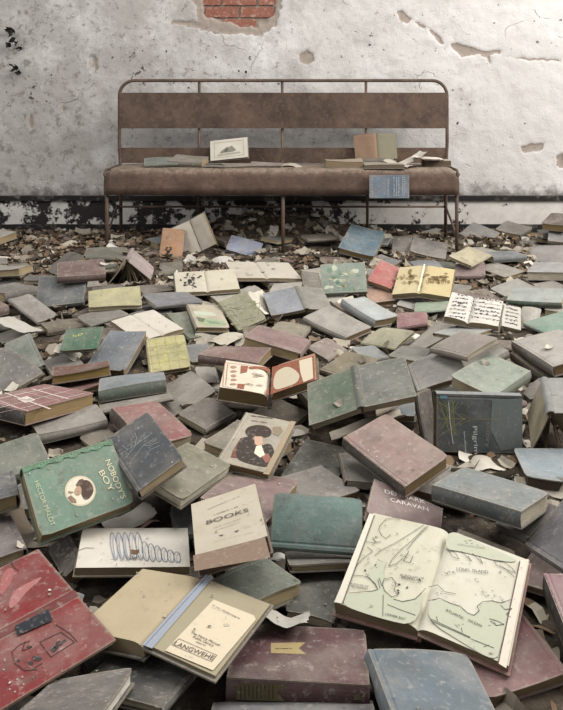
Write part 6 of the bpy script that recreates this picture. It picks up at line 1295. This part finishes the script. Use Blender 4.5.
# ---------------- bench ----------------
def bench():
    root=empty('bench',Matrix.Translation((0,4.1,0))); tag(root,'long rusty metal bench with slatted back against the white wall','bench')
    def bd(mb,name,m=M_RUST,smooth=True):
        mb.xf(Matrix.Translation((0,-4.1,0))); o=mb.build(name,m,root,smooth=False)
        if smooth:
            for p_ in o.data.polygons: p_.use_smooth=True
        return o
    FX,BX,BY=.918,.934,4.45
    # back hoop
    pts=[(-BX+.015,BY-.03,0),(-BX+.01,BY-.02,.45),(-BX,BY-.005,.6)]+[(-BX+.085-.085*math.cos(t),BY,.862+.085*math.sin(t)) for t in [i*math.pi/2/7 for i in range(8)]]
    pts+=[(-p_[0],p_[1],p_[2]) for p_ in pts[::-1]]; pts=[(p_[0]+.01,p_[1],p_[2]) for p_ in pts]
    bd(MB().tube(pts,.0095,10),'back_hoop')
    for x in (-.470,.004,.482): bd(MB().tube([(x,BY+.004,.945),(x,BY+.0,.5),(x,4.38,.44),(x,4.38,0)],.008,8),'back_bar')
    def slat(z0,z1,name):
        b=MB();b.box(-BX+.012,BX+.008,BY-.016,BY-.010,z0,z1,24,1);return bd(b,name,smooth=False)
    slat(.675,.878,'backrest_slat'); slat(.478,.565,'backrest_slat')
    # seat : bent sheet
    prof=[(4.43,.474),(4.33,.478),(4.2,.482)]+[(4.125-.045*math.sin(t)+0,.438+.045*math.cos(t)) for t in [i*math.pi/2/7 for i in range(8)]]+[(4.078,.39),(4.078,.348)]
    b=MB();n=len(prof);NX=60
    for layer in (0,1):
        for i in range(NX+1):
            x=-.93+1.86*i/NX; e=max(0,abs(x)-.88)/.05; drop=.032*(1-math.sqrt(max(0,1-e*e)))
            for (y,z) in prof:
                yy,zz=(y,z) if not layer else (y+.004*(z<.44),z-.004*(z>.43))
                b.v.append((x,yy,zz-drop*(1 if z>.40 else 0)+.0025*noise.noise(Vector((x*6,y*9,z*9)))))
    L=(NX+1)*n
    for i in range(NX):
        for j in range(n-1):
            a=i*n+j;b.f.append((a,a+1,a+n+1,a+n));b.f.append((L+a,L+a+n,L+a+n+1,L+a+1));b.m+=[0,0]
        b.f.append((i*n+n-1,L+i*n+n-1,L+(i+1)*n+n-1,(i+1)*n+n-1));b.m.append(0)
        b.f.append((i*n,(i+1)*n,L+(i+1)*n,L+i*n));b.m.append(0)
    for i in (0,NX):
        for j in range(n-1): a=i*n+j;b.f.append((a,a+1,L+a+1,L+a));b.m.append(0)
    bd(b,'seat',M_SEAT)
    # legs
    for x in (-FX,.008,.921): bd(MB().tube([(x,4.098,.43),(x,4.10,.2),(x,4.10,0)],.0095,10),'leg')
    for s_ in (-1,1):
        bd(MB().tube([(s_*FX,4.10,.43),(s_*.928,4.09,.455),(s_*.93,4.14,.472),(s_*.925,4.40,.465)],.008,8),'side_rail')
        bd(MB().tube([(s_*(BX-.005),4.42,.24),(s_*FX,4.10,.135)],.006,8),'brace')
    bd(MB().tube([(-BX,4.42,.232),(BX,4.42,.232)],.006,8),'stretcher')
    bd(MB().tube([(-FX,4.11,.352),(FX,4.11,.352)],.006,8),'front_rail')
bench()
# ---------------- books ----------------
R_=random.Random(11)
def rotm(r): return (Matrix.Rotation(r[0],4,'X')@Matrix.Rotation(r[1],4,'Y')@Matrix.Rotation(r[2],4,'Z'))
def lines_mesh(b,pts,w,z,ax='z'):
    h=w/2
    for (x0,y0),(x1,y1) in zip(pts,pts[1:]):
        dx,dy=x1-x0,y1-y0;l=math.hypot(dx,dy)
        if l<1e-5: continue
        nx,ny=-dy/l*h,dx/l*h; ex,ey=dx/l*h*.5,dy/l*h*.5
        b.add([(x0+nx-ex,y0+ny-ey,z),(x0-nx-ex,y0-ny-ey,z),(x1-nx+ex,y1-ny+ey,z),(x1+nx+ex,y1+ny+ey,z)],[(0,1,2,3)])
def text_mesh(s,p0,p1,z,b,fac=1.0):
    cu=bpy.data.curves.new('t','FONT'); cu.body=s; cu.size=1; o=bpy.data.objects.new('t',cu); COL.objects.link(o)
    dg=bpy.context.evaluated_depsgraph_get(); me=bpy.data.meshes.new_from_object(o.evaluated_get(dg)); bpy.data.objects.remove(o)
    v=[(q.co.x,q.co.y) for q in me.vertices]; w_=max(q[0] for q in v)-min(q[0] for q in v); x0=min(q[0] for q in v)
    d=(Vector(p1)-Vector(p0)); L=d.length; k=L/w_; d/=L; u=Vector((-d.y,d.x)); hh=min(k,.016)*fac
    vs=[]
    for q in v:
        P=Vector(p0)+d*((q[0]-x0)*k)+u*(q[1]*hh); vs.append((P.x,P.y,z))
    b.add(vs,[tuple(p_.vertices) for p_ in me.polygons]); bpy.data.meshes.remove(me)
INKNAME={'text':'lettering','poly':'printed_picture','line':'printed_lines','scrib':'small_print'}
def apply_decals(id_,wing,parent,M,zoff,xf=None):
    by={}
    for (wg,typ,col,w_,fl,z,s) in DEC.get(id_,[]):
        if wg!=wing: continue
        pts=[(fl[i]/1e4,fl[i+1]/1e4) for i in range(0,len(fl),2)]
        key=(typ,col,z); b=by.setdefault(key,MB()); zz=z+zoff+{'poly':.0004,'line':.0007,'scrib':.0008,'text':.0009}[typ]+.00004*len(by)
        if typ=='poly':
            if len(pts)>=6:
                for _ in range(2): pts=[q_ for i in range(len(pts)) for q_ in ((.75*pts[i-1][0]+.25*pts[i][0],.75*pts[i-1][1]+.25*pts[i][1]),(.25*pts[i-1][0]+.75*pts[i][0],.25*pts[i-1][1]+.75*pts[i][1]))]
            b.add([(x,y,zz) for x,y in pts],[tuple(range(len(pts)))])
        elif typ=='line': lines_mesh(b,pts,w_,zz)
        elif typ=='text': text_mesh(s,pts[0],pts[1],zz,b)
        elif typ=='scrib':
            p0,p1=Vector(pts[0]),Vector(pts[1]);d=p1-p0;L=d.length;d/=L;u=Vector((-d.y,d.x));t=0
            while t<L:
                l_=R_.uniform(.5,1.6)*max(.0015,w_*.35)
                if R_.random()<.85:
                    a=p0+d*t+u*R_.uniform(-.15,.15)*w_;c_=p0+d*min(L,t+l_)+u*R_.uniform(-.15,.15)*w_; lines_mesh(b,[tuple(a),tuple(c_)],w_*R_.uniform(.35,.6),zz)
                t+=l_+max(.0005,w_*.12)
    for (typ,col,z),b in by.items():
        if wing=='spine': b.v=[(-v[2],v[0],v[1]) for v in b.v]
        o=b.xf(M).build(INKNAME[typ],M_INK,parent,bc(col,.75))
def warpf(W,L,T,amp,rr):
    k=[rr.uniform(-1,1)*amp for _ in range(4)]
    def f(b):
        b.v=[(x,y,z+ (k[0]*(2*x/W)*(2*y/L)+k[1]*((2*x/W)**2-.3)+k[2]*((2*y/L)**2-.3))*(.3+.7*z/max(T,.004))) for x,y,z in b.v]; return b
    return f
def shade(c,f): return (c[0]*f,c[1]*f,c[2]*f,1)
def closed(e):
    id_,k,C,r,d,a,T,col,label,o=e; W,L=d; rr=random.Random(id_); Rm=rotm(r)
    M=Matrix.Translation(C)@Rm@Matrix.Translation((0,0,-T)); big=C[1]<2.6
    root=empty('book',M); tag(root,label,'book','books heaped across the floor')
    dec=id_ in DEC; f=warpf(W,L,T,0 if dec else rr.uniform(.0015,.006),rr)
    cc=bc(col); pg=lin(o.get('pg',rr.choice(['a3926f','b3a78c','b9b09c','a08c68','8a7450']))); t=.0026
    nxs=[-W/2,-W/2+.005,-W/2+.008,-W/2+.011]+[-W/2+.011+(W-.011)*i/8 for i in range(1,9)]
    gro=lambda x,y:-.0011 if abs(x+W/2-.008)<.001 else 0
    lift=rr.uniform(0,.004) if not dec else 0
    if o.get('paper'):
        b=MB();b.box(-W/2+.001,W/2,-L/2,L/2,.0026,T-.0012,12,12); 
        f(b).build('page_block',M_PAGES,root,pg)
        b=MB();b.box(-W/2,W/2+.001,-L/2+.001,L/2,T,T+.0004,12,12,dz=(lambda x,y:.0004*noise.noise(Vector((x*40,y*40,1)))) if dec else (lambda x,y:.0012*noise.noise(Vector((x*40,y*40,1))))); fc=f(b).build('top_page',M_PAPER,root,cc)
        b=MB();b.box(-W/2-.002,W/2+.004,-L/2-.003,L/2+.003,0,.0025,8,8); f(b).build('back_cover',M_COVER,root,shade(pg,.5))
        zo=T+.001
    else:
        b=MB();b.box(0,0,-L/2,L/2,T-t,T,1,10,xs=nxs,dz=lambda x,y:gro(x,y)+lift*((x+W/2)/W)**3*(.5+.5*math.sin(y/L*3+rr.random()*0))); 
        # worn, slightly rounded corners
        vv=[]
        for x,y,z in b.v:
            if x>W/2-.001 and abs(y)>L/2-.001: x-=.003;y-=math.copysign(.003,y)
            vv.append((x,y,z))
        b.v=vv; fc=f(b).build('front_cover',M_COVER,root,cc,smooth=False)
        b=MB();b.box(-W/2,W/2,-L/2,L/2,0,t,6,8); f(b).build('back_cover',M_COVER,root,shade(cc,.9))
        b=MB();b.box(-W/2+.004,W/2-.005,-L/2+.004,L/2-.004,t,T-t,8,8); f(b).build('page_block',M_PAGES,root,pg)
        n=7; prof=[(-W/2+.001-.0045*math.sin(math.pi*i/n),T*i/n) for i in range(n+1)]; prof+=[(x+.0016,z) for x,z in prof[::-1]]
        b=MB().strip(prof,-L/2,L/2,8); so=f(b).build('spine',M_SPINE,root,bc(o['sp']) if 'sp' in o else shade(cc,.88),smooth=False)
        zo=T
    if dec:
        apply_decals(id_,'',fc,Matrix.Identity(4),zo-.0001)
        if not o.get('paper'): apply_decals(id_,'spine',so,Matrix.Translation((-W/2-.0042,0,T)),0)
    return root
def spread_up(e):
    id_,k,C,r,d,a,T,col,label,o=e; Wl,Wr,L=d; M=Matrix.Translation(C)@rotm(r); rr=random.Random(id_)
    root=empty('book',M); tag(root,label,'book','books heaped across the floor')
    cc=bc(col);c2=bc(o.get('col2',col));cov=bc(o.get('cov','5a4d40')); pg=lin(o.get('pg','8a7b60'))
    for sd,W,ang,cl in((-1,Wl,a[0],cc),(1,Wr,a[1],c2)):
        Mw=Matrix.Rotation(ang if sd<0 else -ang,4,'Y'); t=T if not(id_=='plate' and sd>0) else .004
        if sd>0 and id_ in('map','endpaper'): t=T*.55
        n=10; xs=[W*i/n for i in range(n+1)]
        flat=id_ in('plate',) and sd>0
        top=lambda x:-(0 if flat else T*.55*math.exp(-x/.007))
        b=MB(); wob=lambda x,y:(.003 if id_=='music' else .0003 if id_ in DEC else .0025)*noise.noise(Vector((x*25,y*25,rr.random()*0+W*9)))
        xs2=[0,.003,.006,.010,.016,.025]+[.025+(W-.025)*i/7 for i in range(1,8)]
        vs=[];ny=10
        for layer,fz in((0,lambda x,y:-t),(1,lambda x,y:max(-t+.0005,top(x)+wob(x,y)-.0006))):
            for x in xs2:
                for j in range(ny+1):
                    y=-L/2+.003+(L-.006)*j/ny; vs.append((sd*x,y,fz(x,y)))
        Nn=len(xs2)*(ny+1);I=lambda i,j,q:q*Nn+i*(ny+1)+j;m_=len(xs2)-1;fs=[]
        for j in range(ny): fs+= [(I(0,j,0),I(0,j+1,0),I(0,j+1,1),I(0,j,1)),(I(m_,j,0),I(m_,j+1,0),I(m_,j+1,1),I(m_,j,1))]
        for i in range(m_):
            fs+=[(I(i,0,0),I(i+1,0,0),I(i+1,0,1),I(i,0,1)),(I(i,ny,0),I(i+1,ny,0),I(i+1,ny,1),I(i,ny,1))]
            for j in range(ny): fs.append((I(i,j,0),I(i+1,j,0),I(i+1,j+1,0),I(i,j+1,0)))
        b.add(vs,fs,0); b.xf(Mw).build('page_block',M_PAGES,root,pg)
        b=MB();vs2=[v for v in vs[Nn:]]; vs2=[(v[0],v[1],v[2]+.0003) for v in vs2]
        b.add(vs2,[((i)*(ny+1)+j,(i+1)*(ny+1)+j,(i+1)*(ny+1)+j+1,i*(ny+1)+j+1) for i in range(m_) for j in range(ny)]); op=b.xf(Mw).build('open_page',M_PAPER,root,cl)
        b=MB(); x0,x1=(.002,W+.004); b.box(min(sd*x0,sd*x1),max(sd*x0,sd*x1),-L/2-.003,L/2+.003,-t-.0026,-t,6,6); b.xf(Mw).build('cover',M_COVER,root,cov)
        apply_decals(id_,'L' if sd<0 else 'R',op,Mw,.0004)
    b=MB();b.box(-.006,.006,-L/2-.003,L/2+.003,-T-.004,-T-.0015,2,6);b.build('spine',M_SPINE,root,shade(cov,.9))
def spread_tent(e):
    id_,k,C,r,d,a,T,col,label,o=e; Wl,Wr,L=d; M=Matrix.Translation(C)@rotm(r); rr=random.Random(id_)
    root=empty('book',M); tag(root,label,'book','books heaped across the floor')
    cc=bc(col,o.get('sat',.68));c2=bc(o.get('col2',col),o.get('sat',.68)); pg=lin(o.get('pg','9a8f78')); steep=max(a)>.5
    for sd,W,ang,cl in((-1,Wl,a[0],c2),(1,Wr,a[1],cc)):
        Mw=Matrix.Rotation(-ang if sd<0 else ang,4,'Y')
        b=MB();x0,x1=.010,W; amp=0 if id_=='redspread' else .002
        b.box(min(sd*x0,sd*x1),max(sd*x0,sd*x1),-L/2,L/2,-.0028,0,10,10,dz=lambda x,y:amp*math.sin(x*22+y*9)*abs(x)/W); cv=b.xf(Mw).build('cover',M_COVER,root,cl)
        if not steep:
            b=MB();b.box(min(sd*.004,sd*(W-.005)),max(sd*.004,sd*(W-.005)),-L/2+.004,L/2-.004,-T,-.003,6,6); b.xf(Mw).build('page_block',M_PAGES,root,pg)
        apply_decals(id_,'L' if sd<0 else 'R',cv,Mw,0)
    if steep:
        b=MB()
        for i in range(13):
            t=-a[0]+.12+(a[1]*1+a[0]-.24+0)*i/12 # from left wing to right wing, measured below the gutter
            th=-math.pi+a[0]+.1+(math.pi-a[0]-a[1]-.2)*i/12
            W=min(Wl,Wr)*rr.uniform(.75,.93); n=6; vs=[];bend=rr.uniform(-.015,.015)
            for q in range(n+1):
                x=W*q/n; 
                for y in(-L/2+.005,L/2-.005): vs.append((x*math.cos(th)+bend*(q/n)**2,y,x*math.sin(th)-.004))
            b.add(vs,[(2*q,2*q+1,2*q+3,2*q+2) for q in range(n)])
        b.build('pages',M_PAPER,root,pg)
    n=8;w_=.011; prof=[(-w_+2*w_*i/n,.0045*math.sin(math.pi*i/n)-.001) for i in range(n+1)]; prof+=[(x,z-.002) for x,z in prof[::-1]]
    b=MB().strip(prof,-L/2,L/2,8); sp_=b.build('spine',M_SPINE,root,shade(cc,.8))
    apply_decals(id_,'root',sp_,Matrix.Identity(4),-.0095)
def sheet(e):
    id_,k,C,r,d,a,T,col,label,o=e; W,L=d; M=Matrix.Translation(C)@rotm(r)@Matrix.Translation((0,0,-.002)); rr=random.Random(id_)
    n=12;b=MB();s1,s2,ph=rr.uniform(-.012,.012),rr.uniform(-.01,.01),rr.uniform(0,9)
    for i in range(n+1):
        for j in range(n+1):
            u,v_=i/n-.5,j/n-.5; ed=.004*noise.noise(Vector((u*9,v_*9,ph)))
            b.v.append((u*W+ed*(abs(u)>.4),v_*L+ed*(abs(v_)>.4),s1*(u*u*4-.3)+s2*math.sin(v_*5+ph)+.003*noise.noise(Vector((u*6,v_*6,ph+5)))))
    for i in range(n):
        for j in range(n): a_=i*(n+1)+j;b.f.append((a_,a_+n+1,a_+n+2,a_+1));b.m.append(0)
    ob=b.build('loose_page',M_PAPER,None,bc(col),smooth=True); ob.matrix_world=M
    tag(ob,label,'paper','loose sheets among the books')
def tone(e):  # light falloff put into cover colours: nearest covers darkened most
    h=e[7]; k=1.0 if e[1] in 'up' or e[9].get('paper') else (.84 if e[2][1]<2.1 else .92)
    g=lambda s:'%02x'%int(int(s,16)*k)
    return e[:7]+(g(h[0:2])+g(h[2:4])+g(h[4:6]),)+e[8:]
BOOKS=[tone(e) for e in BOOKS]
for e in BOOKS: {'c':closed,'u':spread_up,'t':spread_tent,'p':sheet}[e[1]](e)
# ---------------- things on the bench ----------------
ZS=.484
def bb(id_,x,y,yaw,W,L,T,col,label,z=ZS,rx=0,ry=0,**o):
    a=(rx,ry,yaw); R=rotm(a); h=R@Vector((0,0,T)); e=(id_,'c',(x+h.x,y+h.y,z+h.z),a,(W,L),(),T,col,label,o); ob=closed(e); ob['group']='books lying on the bench seat'; return ob
def bx(px,y): return (px-281.5)/F_PX*y
bb('bn1',bx(161,4.24),4.24,1.75,.13,.18,.018,'566058','thin mossy grey book at the left end of the bench seat',rx=.16,z=.495)
bb('bn2',bx(189,4.25),4.25,1.35,.13,.19,.026,'6b6255','grey brown book second from the left on the bench seat',rx=.16,z=.495)
bb('bn3',bx(238,4.21),4.20,1.9,.10,.17,.014,'6a5b4c','small brown book flat on the bench under the leaning picture page')
bb('bn4',bx(266,4.22),4.22,1.5,.10,.17,.013,'75685a','thin tan book flat on the middle of the bench seat')
bb('bn7',bx(216,4.17),4.165,1.2,.05,.13,.010,'5f564b','narrow grey strip bound book at the seat edge below the picture page')
bb('bn5',bx(344,4.18),4.19,1.55,.12,.20,.034,'85745f','thick tan block like book right of centre on the bench seat',paper=1,pg='7a6a54')
bb('bn6',bx(436,4.27),4.27,1.6,.11,.14,.03,'8a7a68','brown book at the right end of the bench seat',paper=1,pg='554739')
bb('bn8',bx(384,4.13),4.15,1.52,.11,.21,.022,'7c7263','grey page block on bench edge above the dangling blue cover',paper=1,pg='5d5346')
bb('bn9',bx(376,4.3),4.35,1.57,.10,.20,.03,'5b5044','dark swollen book lying beneath the upright brown book on bench')
# upright open swollen book against the back
e=('bnopen','u',(bx(377,4.36),4.36,.585),(1.25,0.0,0.03),(.13,.12,.15),(-.35,-.3),.03,'7d5c45','swollen open book with stained brown and olive pages standing on the bench',{'col2':'66614c','cov':'51463a'})
spread_up(e)
# leaning picture page block
e=('bnpic','c',(bx(229,4.36),4.35,.565),(1.02,-.12,.0),(.21,.125),(),.012,'a9a294','white book leaning on the bench back with a grey landscape picture',{'paper':1,'pg':'8a8070'})
DEC['bnpic']=[('','poly','6d675c',0,[-520,-260,-250,-200,40,-210,330,-180,420,-60,250,60,180,220,60,120,-100,150,-250,40,-450,-80],0,None),('','poly','878073',0,[-650,-380,650,-330,600,-230,-600,-270],0,None),('','line','5f594f',12,[-820,-460,820,-460,820,460,-820,460,-820,-460],0,None),('','poly','4c473f',0,[-300,-160,-60,-150,-20,20,-180,60],.0002,None)]
DEC['bnpic']=[(a_,b_,c_,(.0012 if b_=='line' else 0),f_,z_,s_) for a_,b_,c_,d_,f_,z_,s_ in DEC['bnpic']]
ob=closed(e); ob['group']='books lying on the bench seat'; ob.rotation_euler.rotate_axis('Z',.06)
# papers at the right
for i,(px,y,z,r,W,L,c_,lab) in enumerate(((410,4.22,.52,(.25,-.35,-1.0),.07,.2,'a19a8e','pale paper strip sloping off the books at the right of the bench'),(400,4.18,.505,(.05,.2,.9),.1,.15,'958c80','grey curled paper on the bench seat left of its right end'),(428,4.2,.528,(.05,.1,1.5),.08,.16,'a8a096','light paper on top of the brown book at the bench right end'),(293,4.22,.492,(0,.1,1.2),.08,.12,'8f8577','crumpled grey paper on the middle of the bench seat'))):
    sheet(('bp%d'%i,'p',(bx(px,y),y,z),r,(W,L),(),.002,c_,lab,{}))
# hanging blue cover
b=MB(); y=4.062
n=8
for i in range(n+1):
    for j in range(n+1):
        u=i/n;v_=j/n; b.v.append((bx(369.3,y)+u*.208,y-.003+.004*math.sin(v_*3)*u-(.0),.456-.121*v_))
for i in range(n):
    for j in range(n): a_=i*(n+1)+j;b.f.append((a_,a_+n+1,a_+n+2,a_+1));b.m.append(0)
nv=len(b.v); b.add([(v[0],v[1]+.003,v[2]) for v in b.v],b.f[:]) 
hb=b.build('book_cover',M_COVER,None,lin('5f6d7c')); tag(hb,'torn blue book cover hanging over the front of the bench seat','book cover')
b=MB()
for k_,(x0,nl) in enumerate(((.012,8),(.095,9),(.125,14),(.138,14),(.150,14),(.17,10),(.18,10))):
    for q in range(nl):
        z=.445-.1*q/nl-(.0 if nl>9 else .01); w2=R_.uniform(.003,.007); b.add([(bx(369.3,y)+x0,y-.0085,z),(bx(369.3,y)+x0+w2,y-.0085,z),(bx(369.3,y)+x0+w2,y-.0085,z-.0035),(bx(369.3,y)+x0,y-.0085,z-.0035)],[(0,1,2,3)])
b.build('small_print',M_INK,hb,lin('98a2aa'))
# frayed cloth along the spine edge of the mint green book
def fray():
    e=next(q for q in BOOKS if q[0]=='nobody'); root=[o for o in bpy.data.objects if o.get('label')==e[8]][0]; W,L=e[4];T=e[6]
    b=MB();n,m_=60,6; rr=random.Random(2)
    for i in range(n+1):
        y=-L/2+L*i/n; wd=.014+.006*noise.noise(Vector((y*60,0,0)))
        for j in range(m_+1):
            t=j/m_; x=-W/2-.003+wd*t; z=T+.0012+.0035*abs(noise.noise(Vector((y*170,t*3,1))))*(1-t*.7)+.001*math.sin(y*900+t*4)*(1-t)
            b.v.append((x,y,z-.006*(1-t)**3))
    for i in range(n):
        for j in range(m_): a_=i*(m_+1)+j;b.f.append((a_,a_+1,a_+m_+2,a_+m_+1));b.m.append(0)
    b.build('frayed_spine_cloth',M_SPINE,root,lin('567e5f'))
fray()
# ---------------- leaves and shreds scattered on whatever lies there ----------------
bpy.context.view_layer.update(); dg=bpy.context.evaluated_depsgraph_get()
def scatter(name,mat_,n,seed,sz,dens,label,cat,onbook=.15,curl=.35):
    rr=random.Random(seed);b=MB();c=0;tries=0
    while c<n and tries<n*12:
        tries+=1
        y=1.0+3.6*rr.random()**.75;x=rr.uniform(-.5,.5)*y
        if rr.random()>dens(x,y): continue
        ok,loc,nor,idx,ob,_=SC.ray_cast(dg,Vector((x,y,.44 if y>4.0 else 1.5)),Vector((0,0,-1)))
        if not ok: continue
        if ob.name!='rotting_debris' and rr.random()>onbook: continue
        if nor.z<.3: nor=Vector((0,0,1))
        s=rr.uniform(*sz)*(1 if ob.name=='rotting_debris' else .55); q=nor.to_track_quat('Z','Y').to_matrix()@Matrix.Rotation(rr.uniform(0,6.28),3,'Z')@Matrix.Rotation(rr.uniform(-.7,.7) if ob.name=='rotting_debris' else rr.uniform(-.12,.12),3,'X')
        asp=rr.uniform(.45,.9);k=rr.uniform(-curl,curl)*2; vs=[]
        for i in range(4):
            for j in range(3):
                u=i/3-.5;v_=(j/2-.5)*asp*(1-.7*abs(u)**1.3+rr.uniform(-.15,.15)); P=q@Vector((u*s,v_*s,k*s*(u*u)+abs(k)*s*v_*v_*2)); vs.append(loc+P+nor*(.002+abs(k)*s*.1))
        b.add(vs,[(i*3+j,(i+1)*3+j,(i+1)*3+j+1,i*3+j+1) for i in range(3) for j in range(2)]); c+=1
    o=b.build(name,mat_,None); tag(o,label,cat,None,'stuff'); 
def dl(x,y):
    far=max(0,min(1,(y-3.2)/.6)); left=1 if x<-.7 else (.5 if x<.3 else .25)
    return .18+.8*far*left
scatter('dry_leaves',M_LEAF,5200,21,(.015,.045),dl,'dry brown crumpled leaves scattered between and over the books','leaves',.004,.6)
scatter('paper_shreds',M_SHRED,1800,22,(.015,.085),lambda x,y:.5 if y<3.6 else (.7 if x>.2 else .4),'torn pale scraps of paper scattered between the books','paper scraps',.004,.5)
scatter('plaster_crumbs',M_SHRED,2200,23,(.003,.010),lambda x,y:.6,'small crumbs of plaster sprinkled over the book covers','plaster crumbs',.9,.5)
